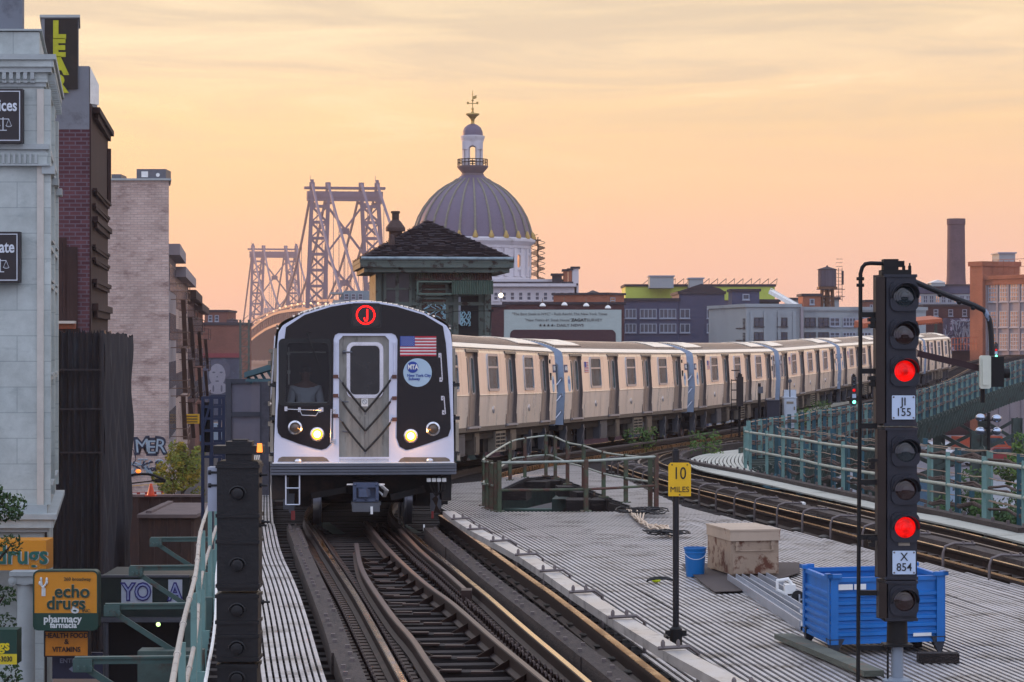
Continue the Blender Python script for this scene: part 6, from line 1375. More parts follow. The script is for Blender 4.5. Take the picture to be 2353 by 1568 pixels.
for k in range(16):
    a = 2 * PI * k / 16 + .13; M = Matrix.Rotation(a + PI / 2, 4, 'Z'); c = M @ Vector((0, -DR(131.5), DZ(603)))
    e1 = [(.62 * math.cos(q), .95 * math.sin(q)) for q in [2 * PI * j / 20 for j in range(20)]]; e2 = [(.42 * math.cos(q), .72 * math.sin(q)) for q in [2 * PI * j / 20 for j in range(20)]]
    m = MB(); m.k = 0; m.mesh(plate([e1, e2], .25), Matrix.Translation(c) @ M @ RX); m.k = 1; m.mesh(plate([e2], .05), Matrix.Translation(c) @ M @ RX); m.build('oval_window', [M_cream, M_wmirror], dr_)
    for da in (-.11, .11): m = MB(); a2 = a + PI / 16 * 2 / 2 + da; m.box((DR(132) * math.cos(a2), DR(132) * math.sin(a2), DZ(606)), (.3, .4, DR(64)), a2); m.build('pilaster', M_cream, dr_, smooth=0)
# lantern
lz = lambda y: DZ(y); M_iron = mat('dark_bronze', '#2c2620', .5, .5)
m = MB(); m.lathe([(DR(26), lz(406)), (DR(26), lz(401)), (DR(24), lz(399)), (DR(27), lz(395)), (DR(34), lz(387)), (DR(36), lz(384)), (DR(36), lz(382)), (DR(20), lz(381))], (0, 0, 0), 24); la = m.build('lantern_gallery', mat('gallery_stone', '#6d6266', .7), BK)
m = MB(); 
for k in range(24): a = 2 * PI * k / 24; m.tube([(DR(34) * math.cos(a), DR(34) * math.sin(a), lz(382)), (DR(34) * math.cos(a), DR(34) * math.sin(a), lz(366))], .04, 4)
for y in (367, 374): m.tube([(DR(34) * math.cos(2 * PI * k / 24), DR(34) * math.sin(2 * PI * k / 24), lz(y)) for k in range(25)], .05, 5)
m.build('gallery_railing', M_iron, la)
m = MB()
for k in range(8):
    a = PI / 4 + (k // 2) * PI / 2 + (-.23 if k % 2 else .23); m.box((DR(21.5) * math.cos(a), DR(21.5) * math.sin(a), (lz(366) + lz(330)) / 2 - .4), (.36, .34, lz(334) - lz(382)), a)
m.lathe([(DR(24), lz(334)), (DR(24), lz(328)), (DR(26), lz(322)), (DR(28), lz(316)), (DR(28), lz(313)), (DR(24), lz(312))], (0, 0, 0), 16)
for k in range(4):
    a = 2 * PI * k / 4; M = Matrix.Rotation(a + PI / 2, 4, 'Z'); hw_ = .80; ar = [(-hw_, .9), (hw_, .9), (hw_, 0)] + [(.42 * math.cos(q), .42 * math.sin(q)) for q in [PI * j / 8 for j in range(9)]] + [(-hw_, 0)]
    m.mesh(plate([ar], .3), Matrix.Translation(M @ Vector((0, -DR(20), lz(345)))) @ M @ RX)
m.build('lantern_arcade', M_cream, la)
m = MB(); m.lathe([(DR(24), lz(313)), (DR(23), lz(303)), (DR(19), lz(294)), (DR(12), lz(288)), (DR(5), lz(285))], (0, 0, 0), 24); m.build('lantern_dome', M_dome, la)
m = MB(); m.lathe([(DR(6), lz(287)), (DR(4), lz(283)), (DR(4.5), lz(275)), (DR(10), lz(268)), (DR(16), lz(264)), (DR(15), lz(261)), (DR(5), lz(263)), (DR(2), lz(255)), (DR(3), lz(250)), (DR(1), lz(247)), (DR(1), lz(215)), (.02, lz(208))], (0, 0, 0), 16)
m.beam((-.52, 0, lz(238)), (.52, 0, lz(238)), .08, .08); m.beam((0, -.5, lz(238)), (0, .5, lz(238)), .08, .08); m.box((-.5, 0, lz(237)), (.22, .05, .25)); m.box((.5, 0, lz(237)), (.22, .05, .25))
m.py([(.0, lz(229)), (.42, lz(226)), (.42, lz(219)), (.0, lz(222))], -.03, .03); m.sphere((0, 0, lz(231)), .13, 8); m.build('weathervane', M_gold, la)
# spiral stair beside the drum
m = MB(); sx = DR(150)
m.tube([(sx, 0, lz(645)), (sx, 0, lz(545))], .06, 6)
for k in range(56):
    a = k * .42; z = lz(642) + k * (lz(552) - lz(642)) / 56; m.beam((sx, 0, z), (sx + .75 * math.cos(a), .75 * math.sin(a), z), .26, .05)
m.tube([(sx + .75 * math.cos(k * .42), .75 * math.sin(k * .42), lz(642) + k * (lz(552) - lz(642)) / 56 + .55) for k in range(57)], .035, 5); m.bb(sx - .8, sx + .3, -.4, .4, lz(553), lz(551)); m.build('spiral_stair', M_iron, BK)
# body of the bank
b = Bld('bank', '', 900, 250, 1332, 250); wb = [b.box('wall', 1000, 1320, 660, M_cream, 0, 26, parent=None), b.box('cornice', 996, 1324, 652, M_cream, -.5, 27, 659)]
wb.append(b.box('upper_wall', 1040, 1300, 640, M_cream, 3, 18, 655)); wb.append(b.box('roof', 1045, 1318, 647, M_roofd, 1, 22, 652))
for k in range(10): x = 1135 + k * 19; wb.append(b.win(x, x + 9, 672, 690, M_wglass, M_cream, 1, 2))
for x0, x1, y0, mt in ((1316, 1331, 616, M_cream), (1296, 1306, 622, M_orb), (1308, 1315, 620, M_orb), (1270, 1292, 632, M_roofd), (1310, 1326, 655, M_cream)): wb.append(b.box('chimney_stack', x0, x1, y0, mt, 2, 2.2, 690, cap=(.2, M_roofd)))
m = MB(); m.k = 0
for x, y, w_ in ((1232, 650, 22), (1278, 640, 14)): u0, u1, z0, z1 = b.rect(x - w_, x + w_, y - 9, y + 4); um = (u0 + u1) / 2; m.add([(u0, 4, z0), (u1, 4, z0), (u1, 9, z0), (u0, 9, z0), (um, 6.5, z1)], [(0, 1, 4), (1, 2, 4), (2, 3, 4), (3, 0, 4), (3, 2, 1, 0)])
wb.append(m.build('skylight', M_roofd, b.t, smooth=0))
bpy.context.view_layer.update()
dv = b.t.location - BK.location
for o in wb: o.parent = BK; o.location = o.location + dv; o.rotation_euler = b.t.rotation_euler; ORG[o.name] = ORG[BK.name]
bpy.data.objects.remove(b.t)
t = thing('street_lamp', 'small lit lamp glowing in front of the bank cornice', 'lamp', W(1151, 679, 215)); m = MB(); m.sphere((0, 0, 0), .2, 10); m.build('bulb', mat('warm_lamp_lit', '#fff2d0', .4, emit='#fff0c8', es=4), t); m = MB(); m.tube([(0, 0, 0), (0, 1, .6), (0, 3, -.5)], .03, 6); m.build('lamp_arm', M_blk, t)
b = Bld('pyramid_roof_house', 'dark low house with a pyramid skylight right of the bank', 1335, 255, 1398, 255); b.box('wall', 1335, 1396, 680, M_brown, 0, 8)
m = MB(); u0, u1, z0, z1 = b.rect(1336, 1394, 665, 679); m.add([(u0, 0, z0), (u1, 0, z0), (u1, 8, z0), (u0, 8, z0), ((u0 + u1) / 2, 4, z1)], [(0, 1, 4), (1, 2, 4), (2, 3, 4), (3, 0, 4), (3, 2, 1, 0)]); m.build('roof', M_roofd, b.t, smooth=0)
b = Bld('mansard_house', 'teal grey mansard roofed house between the bridge tower and the switch tower', 758, 350, 850, 350); b.box('wall', 765, 850, 690, M_wall_w, 0, 8); b.box('cornice', 759, 786, 672, M_wall_w, -.4, 6, 676)
m = MB(); u0, u1, z0, z1 = b.rect(778, 850, 668, 690); m.hexa([Vector(q) for q in ((u0, 0, z0), (u1, 0, z0), (u1, 8, z0), (u0, 8, z0), (u0 + .7, 1, z1), (u1, 1, z1), (u1, 7, z1), (u0 + .7, 7, z1))]); m.build('roof', mat('slate_teal_roof', '#56666e', .7), b.t, smooth=0)
for x in (792, 808, 824): b.win(x, x + 9, 676, 688, M_wglass, M_wframe, 1, 2, out=.1)
# ================================================================ switch tower with hipped roof
M_hut = mat('flaking_green_paint', '#55605a', .8, var=.25, scale=1.2, col2='#2b1f19', thr=.56, scale2=2.4, soft=.04, bump=.2)
M_shing = mat('torn_black_shingles', '#2e2529', .92, var=.5, scale=4, stretch=(1, 1, 3), col2='#5c5562', thr=.66, scale2=2.6, soft=.03, bump=.9, bscale=9)
M_corr = mat('rusted_corrugated_iron', '#5c443e', .75, .2, var=.2, scale=2, col2='#6b7c68', thr=.55, scale2=.8)
M_corr2 = mat('green_corrugated_iron', '#56695e', .7, .1, var=.1, scale=2)
D = 95; wH = 4.45; p0 = W(863, 790, D); p0.z = -.76
HT = thing('switch_tower', 'old green timber signal tower with a torn black hipped roof behind the train', 'signal tower', tuple(p0), R(6.5))
sH = F / D; hz = lambda y: CZ - (y - HY) / sH + .76
X = lambda x: (x - 863) / (1127 - 863) * wH
m = MB(); m.bb(0, wH, .05, 4.2, 0, hz(612))
m.build('wall', M_hut, HT, smooth=0)
for x0, x1 in ((863, 876), (908, 916), (955, 966), (1040, 1052), (1112, 1127)): m = MB(); m.bb(X(x0), X(x1), -.04, .05, 0, hz(616)); m.build('corner_board', M_hut, HT, smooth=0)
m = MB(); m.bb(X(863), X(1127), -.06, .06, hz(702), hz(694)); m.bb(X(863), X(1127), -.06, .06, hz(626), hz(612)); m.bb(-.08, .05, -.05, 4.2, hz(702), hz(694)); m.build('band_board', M_hut, HT, smooth=0)
rnd = random.Random(5); m = MB(); ze, za = hz(597), hz(503); ex0, ex1, ey0, ey1 = -.6, wH + .75, -.85, 4.9; ax, ay = X(985) + .1, 2.0
def facequad(a, b, apex, rows=16):
    a, b, apex = Vector(a), Vector(b), Vector(apex); nrm = (b - a).cross(apex - a).normalized(); nrm = nrm if nrm.z > 0 else -nrm
    for i in range(rows):
        f0, f1 = i / rows, (i + 1) / rows; p, q = a.lerp(apex, f0), b.lerp(apex, f0); r_, s2 = a.lerp(apex, f1), b.lerp(apex, f1); n = max(1, int((q - p).length / .22))
        for k in range(n):
            u0, u1 = k / n, (k + 1) / n; c0, c1 = p.lerp(q, u0), p.lerp(q, u1); d1, d0 = r_.lerp(s2, u1), r_.lerp(s2, u0)
            h = rnd.uniform(.015, .09) if rnd.random() < .85 else -.01; m.add([c0 + nrm * (h + .05), c1 + nrm * (h + .05), d1 + nrm * h * .3, d0 + nrm * h * .3, c0, c1], [(0, 1, 2, 3), (4, 5, 1, 0)])
E4 = [(ex0, ey0, ze), (ex1, ey0, ze), (ex1, ey1, ze), (ex0, ey1, ze)]; apx = (ax, ay, za)
m.add(E4 + [apx], [(0, 1, 4), (1, 2, 4), (2, 3, 4), (3, 0, 4), (3, 2, 1, 0)])
for i in range(4): facequad(E4[i], E4[(i + 1) % 4], apx)
for i in (0, 1, 3): m.tube([E4[i], apx], .07, 6)
roof = m.build('roof', M_shing, HT, smooth=0, fix=False)
m = MB(); m.k = 0
for a, b in ((0, 1), (1, 2), (2, 3), (3, 0)): m.beam(Vector(E4[a]) + Vector((0, 0, -.06)), Vector(E4[b]) + Vector((0, 0, -.06)), .1, .14); m.beam(Vector(E4[a]) * 1 + Vector((0, 0, -.22)), Vector(E4[b]) + Vector((0, 0, -.22)), .06, .2)
m.bb(ex0 + .12, ex1 - .12, ey0 + .12, ey1 - .12, ze - .5, ze - .2); m.build('eaves', [M_hut], roof, smooth=0)
m = MB(); m.tube([(ex0, ey0 - .06, ze + .02), (ex1, ey0 - .06, ze + .02)], .07, 8); m.build('gutter', mat('dull_lead_gutter', '#7c8a90', .5, .4, var=.3), roof)
m = MB(); c = (X(913), 1.2, hz(556)); m.k = 0; m.lathe([(.26, -.6), (.26, .45), (.38, .46), (.38, .6), (.2, .85), (.14, .9), (.14, 1.15), (.18, 1.16), (.18, 1.24)], c, 16); m.lathe([(.16, 0), (.1, .5), (.02, .52)], (X(906) - .1, .2, hz(570)), 8); m.build('flue', mat('rusty_flue', '#4a3a36', .8, .2, var=.3), roof)
M_board = mat('boarded_window', '#4d3a33', .85, var=.3, scale=2, col2='#6a5a55', thr=.6); M_dusty = mat('dusty_dark_pane', '#2d262c', .35, var=.4, scale=2)
for x0, x1, y0, y1, mt in ((886, 940, 628, 700, M_dusty), (967, 1023, 654, 676, M_board), (967, 1024, 688, 738, M_board), (886, 940, 715, 760, M_dusty)):
    m = MB(); m.k = 0; m.bb(X(x0), X(x1), -.03, .0, hz(y1), hz(y0)); m.k = 1
    for x in (x0 - 2, x1 + 2): m.bb(X(x) - .05, X(x) + .05, -.1, 0, hz(y1 + 3), hz(y0 - 3))
    for y in (y0 - 2, (y0 + y1) / 2, y1 + 2): m.bb(X(x0), X(x1), -.095, 0, hz(y) - .035, hz(y) + .035)
    m.build('window', [mt, M_hut], HT, smooth=0)
m = MB(); m.bb(X(1048), X(1098), -.02, .01, 0, hz(680)); m.k = 1; m.bb(X(1052), X(1057), -.05, .0, hz(745), hz(682)); m.build('doorway', [M_slot, M_wframe], HT, smooth=0)
def corrug(x0, x1, y0, y1, ytop, ybot, n, mt, nm, ya, yb):
    m = MB(); vs = []; 
    for i in range(n * 2 + 1):
        x = x0 + (x1 - x0) * i / (n * 2); o = .035 * (1 if i % 2 else -1); vs += [(x, ya + o, ytop), (x, yb + o, ybot), (x, yb + o + .02, ybot), (x, ya + o + .02, ytop)]
    fs = [];
    for i in range(n * 2): fs += [(4 * i, 4 * i + 1, 4 * i + 5, 4 * i + 4), (4 * i + 3, 4 * i + 7, 4 * i + 6, 4 * i + 2)]
    m.add(vs, fs); return m.build(nm, mt, HT, smooth=0, fix=False)
corrug(X(952), X(1126), 0, 0, hz(622), hz(644), 32, M_corr, 'awning', -.1, -.55); corrug(X(1034), X(1128), 0, 0, hz(645), hz(677), 18, M_corr2, 'awning', -.56, -.62)
m = MB(); a = (X(956), -.6, hz(648)); 
for p, q in (((956, 648), (1034, 648)), ((956, 676), (1036, 676)), ((956, 648), (956, 676))): m.beam((X(p[0]), -.58, hz(p[1])), (X(q[0]), -.58, hz(q[1])), .06, .06)
m.build('awning_frame', M_corr2, HT, smooth=0)
M_spray = mat('pale_spray_paint', '#8fb4c0', .7)
for sd_, x0, x1, y0, y1 in ((2, 968, 1024, 696, 734), (7, 1056, 1080, 712, 750)):
    rnd2 = random.Random(sd_); m = MB()
    for k in range(9):
        x = rnd2.random(); P = [(X(x0 + (x1 - x0) * min(1, max(0, x + .12 * math.sin(i * 1.1 + k)))), -.065, hz(y0 + (y1 - y0) * min(1, max(0, (.1 + i * .09 if k % 2 else .95 - i * .1) + .05 * rnd2.random())))) for i in range(10)]; m.tube(spline(P, .1), .018, 4, cap=False)
    m.build('graffiti', M_spray, HT)
m = MB(); m.bb(.2, wH - .2, .5, 4, -1.2, 0); m.build('tower_base', M_steel, HT, smooth=0)
m = MB(); m.tube([(X(1015), -.9, hz(722)), (X(1040), -.9, hz(716)), (X(1122), -.9, hz(715))], .015, 5); m.tube([(X(1122), -.8, hz(714)), (X(1119), -.8, hz(770))], .02, 5); m.bb(X(1116), X(1127), -.9, -.7, hz(717), hz(712)); m.build('stay_wire', M_blk, HT)
# ================================================================ suspension bridge
M_br = mat('bridge_grey_steel', '#454a66', .7, .1, var=.1, scale=.05)
M_brd = mat('bridge_deck_steel', '#6b4a48', .7, .1, var=.1, scale=.05)
BRG = thing('suspension_bridge', 'large hazy steel suspension bridge with two lattice towers beyond the rooftops', 'bridge', (-67, 1000, -20))
def tower(xcen, ytop, D, sc):
    c = Vector(((xcen - CX) * D / F, D, CZ - (ytop - HY) * D / F)); k = sc * .3662 * D / F / 1.0  # metres per crop unit
    ang = R(8.6); rot = Matrix.Rotation(ang, 3, 'Z'); kx = k
    def P(x, y, d=0): v = rot @ Vector(((x - 752) * kx, d, 0)); return Vector((c.x + v.x, c.y + v.y, c.z - (y - 80) * k))
    m = MB(); w = 20 * k
    legs = [((548, 100), (500, 1300), (650, 120), (610, 1300)), ((857, 100), (912, 1300), (960, 100), (1030, 1300))]
    dp = 14 * k * 4
    for (a, b, e, f) in legs:
        for q, r_ in ((a, b), (e, f)):
            for d in (-dp, dp): m.beam(P(q[0], q[1], d * .5), P(r_[0], r_[1], d), w * .95, w * .8)
        n = 11
        for i in range(n):
            y0 = 200 + i * 100; y1 = y0 + 100
            def L(y, p, r_): t = (y - p[1]) / (r_[1] - p[1]); return p[0] + (r_[0] - p[0]) * t
            for d in (-1, 1):
                dd = dp * (.5 + .5 * (y0 - 100) / 1200) * d
                xa, xb, xc_, xd = L(y0, a, b), L(y0, e, f), L(y1, a, b), L(y1, e, f)
                m.beam(P(xa, y0, dd), P(xb, y0, dd), w * .5, w * .8); m.beam(P(xa, y0, dd), P(xd, y1, dd), w * .3, w * .42); m.beam(P(xb, y0, dd), P(xc_, y1, dd), w * .3, w * .42)
            for xx in (L(y0, a, b), L(y0, e, f)): dd = dp * (.5 + .5 * (y0 - 100) / 1200); m.beam(P(xx, y0, -dd), P(xx, y1, dd), w * .25, w * .35); m.beam(P(xx, y0, dd), P(xx, y1, -dd), w * .25, w * .35)
        # arch under the portal
        xm = (a[0] + e[0]) / 2; hw_ = (e[0] - a[0]) / 2
        pts = [(xm + hw_ * math.cos(q), 190 - 45 * math.sin(q)) for q in [PI * j / 8 for j in range(9)]]
        for p, q in zip(pts, pts[1:]): m.beam(P(*p), P(*q), dp * 1.0, w * .5)
    tw = m.build('tower', M_br, BRG, world=True, smooth=0)
    m = MB()
    for y, h in ((84, 14), (113, 58), (147, 12)): a, b = P(498 if y < 100 else 515, y + h / 2 - 6), P(1006 if y < 100 else 990, y + h / 2 - 6); m.beam(a, b, dp * 1.3, h * k)
    for x in (548, 648, 857, 957): m.beam(P(x, 84), P(x, 50), w * 1.6, w * 1.9)
    for x in (548, 957): m.beam(P(x, 50), P(x, 32), w, w * 1.2); m.beam(P(x - 12, 40), P(x - 12, 5), w * .12, w * .12)
    m.build('portal_girder', M_br, tw, world=True, smooth=0)
    m = MB()
    def dbl(p, q): m.beam(P(*p, -dp * .4), P(*q, -dp * .4), w * .5, w * .55); m.beam(P(*p, dp * .4), P(*q, dp * .4), w * .3, w * .5)
    for y0, y1, xl, xr, xl2, xr2 in ((215, 495, 655, 850, 638, 868), (530, 830, 634, 875, 622, 895), (860, 1180, 618, 900, 612, 925)): dbl((xl, y0), (xr2, y1)); dbl((xr, y0), (xl2, y1)); m.beam(P(752, (y0 + y1) / 2 - 18), P(752, (y0 + y1) / 2 + 18), dp, w * 1.6)
    m.build('cross_bracing', M_br, tw, world=True, smooth=0)
    return P
P1 = tower(792, 431, 1000, 1.0); P2 = tower(631, 572, 1508, .663)
for i, x in enumerate((548, 648, 857, 957)):
    a, b = P1(x, 55), P2(x, 55); m = MB(); m.tube([a.lerp(b, k / 24) + Vector((0, 0, -46 * 4 * (k / 24) * (1 - k / 24))) for k in range(25)], .55, 6); m.build('main_cable', M_br, BRG, world=True)
    c = a + (a - b).normalized() * 190; c.z = 8; m = MB(); m.tube([a.lerp(c, k / 10) + Vector((0, 0, -3 * 4 * (k / 10) * (1 - k / 10))) for k in range(11)], .55, 6); m.build('main_cable', M_br, BRG, world=True)
    d_ = (b - a).normalized(); c = b + d_ * 190; c.z = 0; m = MB(); m.tube([b, c], .55, 6); m.build('main_cable', M_br, BRG, world=True)
    m = MB()
    for k in range(3, 22): q = a.lerp(b, k / 24) + Vector((0, 0, -46 * 4 * (k / 24) * (1 - k / 24))); m = MB(); m.tube([q, Vector((q.x, q.y, 15))], .12, 4, cap=False); m.build('suspender', M_br, BRG, world=True)
    for k in range(1, 6): q = a.lerp(a + (a - b).normalized() * 190 * 1.0, k / 7); zq = a.z + (8 - a.z) * k / 7; m = MB(); m.tube([Vector((q.x, q.y, zq - 3)), Vector((q.x, q.y, 17))], .12, 4, cap=False); m.build('suspender', M_br, BRG, world=True)
dk = [W(577, 800, 1850), W(598, 772, 1750), W(627, 745, 1560), W(660, 731, 1400), W(690, 722, 1277), W(730, 712, 1150), W(800, 702, 1000), W(860, 700, 900), W(920, 706, 800)]
dkp = spline(dk, 25); m = MB(); m.rect(26, 1.6, dkp, 0, -1.6); m.rect(26, 1.2, dkp, 0, -9); m.rect(1, 1.0, dkp, -13, 1); m.rect(1, 1.0, dkp, 13, 1)
for u in (-13, 13):
    Q = offset(dkp, u)
    for i, (p, t) in enumerate(along(Q, 9)):
        nx = p + t * 9; m.beam(p + Vector((0, 0, -8)), p + Vector((0, 0, -1)), .6, .6); m.beam(p + Vector((0, 0, -8 if i % 2 else -1)), nx + Vector((0, 0, -1 if i % 2 else -8)), .5, .5)
m.build('stiffening_truss', M_brd, BRG, world=True, smooth=0)
# approach arch span nearer the water: two curved chords
m = MB(); ar = spline([W(577, 850, 1250), W(600, 818, 1200), (W(640, 780, 1130)), W(690, 752, 1060), W(760, 745, 960), W(830, 752, 880)], 20)
for u in (-11, 11):
    for dz_ in (0, 5): m.rect(1.1, 1.1, offset(ar, u, dz_))
    for i, (p, t) in enumerate(along(offset(ar, u), 7)): m.beam(p, p + Vector((0, 0, 5)), .45, .45); m.beam(p, p + t * 7 + Vector((0, 0, 5)), .35, .35)
m.rect(22, .6, ar, 0, 5); m.build('approach_arch', M_brd, BRG, world=True, smooth=0)
rnd = random.Random(8); 
for i, (p, t) in enumerate(along(offset(ar, 9, 8), 22)): m = MB(); m.sphere(p, .45, 6); m.build('deck_light', mat('bridge_lamp_lit', '#ffe0b0', .5, emit='#ffdca0', es=1.0), BRG, world=True)
for x0, x1, y0, D, lb in ((598, 664, 708, 2100, 'pale hazy tower block behind the far bridge tower, stepped top'), (655, 690, 735, 2150, 'lower hazy block right of the stepped tower block')):
    b = Bld('tower_block', lb, x0, D, x1, D, 'tower block', z0=-20); b.box('wall', x0, x1, y0 + 16, mat('hazy_tower_wall', '#8d8790', .8, var=.1, scale=.05), 0, 30); b.box('upper_storeys', x0 + 8, x1 - 16, y0, MATS['hazy_tower_wall'], 2, 20, y0 + 16)
    for k in range(6): b.win(x0 + 6, x1 - 6, y0 + 20 + k * 10, y0 + 24 + k * 10, M_wglass, MATS['hazy_tower_wall'], 6, 1, w=1)
# ================================================================ left side of the street
M_stone = brick('pale_green_stone', '#b3bab6', '#adb5b2', '#98a09e', 1.3, .62, .012, .8, bs=.7, blot='#969f9d', thr=.64)
M_stone2 = mat('ledge_stone', '#a2a9a8', .75, var=.1, scale=2)
M_stucco = mat('grey_blue_stucco', '#6f747c', .9, var=.12, scale=.8, col2='#5c5f66', thr=.6, scale2=1)
M_cream2 = mat('lit_reveal_stone', '#c0bab0', .8, var=.08)
M_signb = mat('black_sign_face', '#1b1418', .5); M_signw = mat('sign_white_letters', '#cdd3da', .5)
M_brickL = brick('plum_brick', '#4a2c33', '#5c3a40', '#5f5560', .42, .15, .02, bs=.4, blot='#4a3a44', thr=.64)
M_brickB = brick('whitewashed_beige_brick', '#c4aea2', '#b59c90', '#a3958f', .42, .15, .02, bs=.35, blot='#77605a', thr=.60)
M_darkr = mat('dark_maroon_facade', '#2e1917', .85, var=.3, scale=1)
M_net = mat('black_scaffold_netting', '#11141d', .9, var=.4, scale=2, stretch=(2, 2, .3), col2='#26303c', thr=.6, scale2=1.4)
M_net2 = mat('netting_pale_folds', '#26262c', .9, var=.3, scale=2, stretch=(2, 2, .2))
def pane(x0, x1, y0, y1, D): a, b = W(x0, y1, D), W(x1, y0, D); return a.x, b.x, a.z, b.z
# ---- corner building
D0, D1 = 60, 69.5
c0 = W(101, HY, D0); c1 = W(122, HY, D1); dsd = (Vector((c1.x, c1.y, 0)) - Vector((c0.x, c0.y, 0))); Ls = dsd.length; dsd.normalize()
CB = thing('corner_building', 'pale green stone corner building with black signs at the left edge', 'building', (c0.x, c0.y, -7.5))
ZH = lambda y, D=D0: CZ - (y - HY) * D / F + 7.5
def cb(name, poly, z0, z1, mt, par=CB): m = MB(); m.pz(poly, z0, z1); return m.build(name, mt, par, smooth=0)
def ring_(o): n_ = Vector((dsd.y, -dsd.x)); return [(-34, -o), (n_.x * o + .0 + o * .15, -o), (n_.x * o + dsd.x * (Ls + 0), n_.y * o + dsd.y * Ls), (-34 + dsd.x * Ls, dsd.y * Ls)]  # stretched far left, out of view, to keep low sun off the deck
cb('wall', ring_(0), 0, ZH(200), M_stone)
cb('parapet', ring_(-.12), ZH(130), ZH(72), M_stone); cb('upper_block', [(-9, .8), (-.68, .8), (-.95, 2.4), (-9, 2.4)], ZH(80), ZH(-60), M_stucco)
for o, y0, y1, mt in ((.05, 200, 190, M_stone2), (.09, 190, 168, M_stone), (.19, 168, 156, M_stone2), (.24, 156, 140, M_stone), (.30, 140, 128, M_stone2), (-.05, 70, 66, M_stone2), (.06, 352, 344, M_stone2), (.13, 344, 332, M_stone2), (.1, 378, 352, M_stone), (.16, 382, 378, M_stone2)): cb('cornice', ring_(o), ZH(y0), ZH(y1), mt)
nsd = Vector((dsd.y, -dsd.x, 0))
for k in range(20): m = MB(); m.box((-.25 - k * .17, -.13, ZH(176)), (.09, .12, .16)); m.box((-.25 - k * .17, -.09, ZH(187)), (.1, .1, .1)); m.build('dentil', M_stone2, CB, smooth=0)
for k in range(16): p = dsd * (.3 + k * .58) + nsd * .1; m = MB(); m.box((p.x, p.y, ZH(176)), (.3, .12, .2), math.atan2(dsd.y, dsd.x) + PI / 2); m.build('dentil', M_stone2, CB, smooth=0)
for k in range(26): m = MB(); m.bb(-.2 - k * .13, -.14 - k * .13, -.16, -.1, ZH(377), ZH(354)); m.build('flute', M_stone2, CB, smooth=0)
def sidebox(name, s0, s1, z0, z1, out, mt, dep=.05):
    m = MB(); a = dsd * s0; b = dsd * s1; m.hexa([Vector((q.x, q.y, z)) for z in (z0, z1) for q in (a + nsd * out, b + nsd * out, b - nsd * dep, a - nsd * dep)]); return m.build(name, mt, CB, smooth=0)
for s in (0.0, 4.4, 8.8): sidebox('pilaster', s, s + .6, ZH(1160), ZH(205), .16, M_stone); sidebox('pilaster_cap', s - .1, s + .7, ZH(400), ZH(382), .26, M_stone2)
m = MB(); m.bb(-.16, .0, -.05, 0, ZH(1160), ZH(205)); m.build('pilaster', M_cream2, CB, smooth=0)
for y0, y1 in ((385, 545), (570, 640), (680, 860), (905, 1120)):
    for s in (1.2, 2.6, 5.6, 7.0): sidebox('window', s, s + 1.0, ZH(y1), ZH(y0), .03, M_wglass); sidebox('window_sill', s - .15, s + 1.15, ZH(y1 + 5), ZH(y1), .18, M_stone2)
for y in (560, 650, 868): sidebox('ledge', .6, 8.8, ZH(y + 8), ZH(y), .14, M_stone2)
for o, y0, y1, mt in ((.08, 1180, 1160, M_stone2), (.32, 1192, 1180, M_stone2), (.24, 1212, 1192, M_stone), (.12, 1222, 1212, M_stone2)): cb('ledge', ring_(o), ZH(y0), ZH(y1), mt)
def cbsign(x0, x1, y0, y1, word, wy, sy, lb):
    X0, X1, z0, z1 = pane(x0, x1, y0, y1, 59.75); o = Vector((X0, 59.75, z0)); t = thing('wall_sign', lb, 'sign', tuple(o), group=None); w, h = X1 - X0, z1 - z0
    m = MB(); m.k = 0; m.bb(0, w, -.06, .2, 0, h); m.k = 1; m.mesh(plate([[(.0, .05), (w - .05, .05), (w - .05, h - .05), (.0, h - .05)], [(.0, .07), (w - .07, .07), (w - .07, h - .07), (.0, h - .07)]], .01), Matrix.Translation((0, -.066, 0)) @ RX)
    m.build('sign_board', [M_signb, M_signw], t, smooth=0)
    m = MB(); cx_ = w - .14 - .01; m.mesh(textmesh(word, .40, .01, .008, .74, 'RIGHT'), Matrix.Translation((w - .12, -.07, (y1 - wy) * 59.75 / F)) @ RX)
    sz = (y1 - sy) * 59.75 / F; c = w - .46; m.tube([(c, -.07, sz - .16), (c, -.07, sz + .14)], .012, 5); m.tube([(c - .14, -.07, sz + .1), (c + .14, -.07, sz + .1)], .01, 5); m.bb(c - .09, c + .09, -.075, -.065, sz - .18, sz - .16)
    for q in (-.14, .14): m.tube([(c + q, -.07, sz + .1), (c + q - .06, -.07, sz - .05), (c + q + .06, -.07, sz - .05), (c + q, -.07, sz + .1)], .006, 4); m.tube([(c + q + .07 * math.cos(a), -.07, sz - .05 - .035 * math.sin(a)) for a in [PI * k / 6 for k in range(7)]], .008, 4)
    m.build('sign_lettering', M_signw, t)
cbsign(-60, 52, 205, 329, 'Services', 244, 284, 'upper black sign with white scales and lettering ending in ices'); cbsign(-60, 46, 533, 650, 'Real Estate', 569, 609, 'lower black sign with white scales and lettering ending in ate')
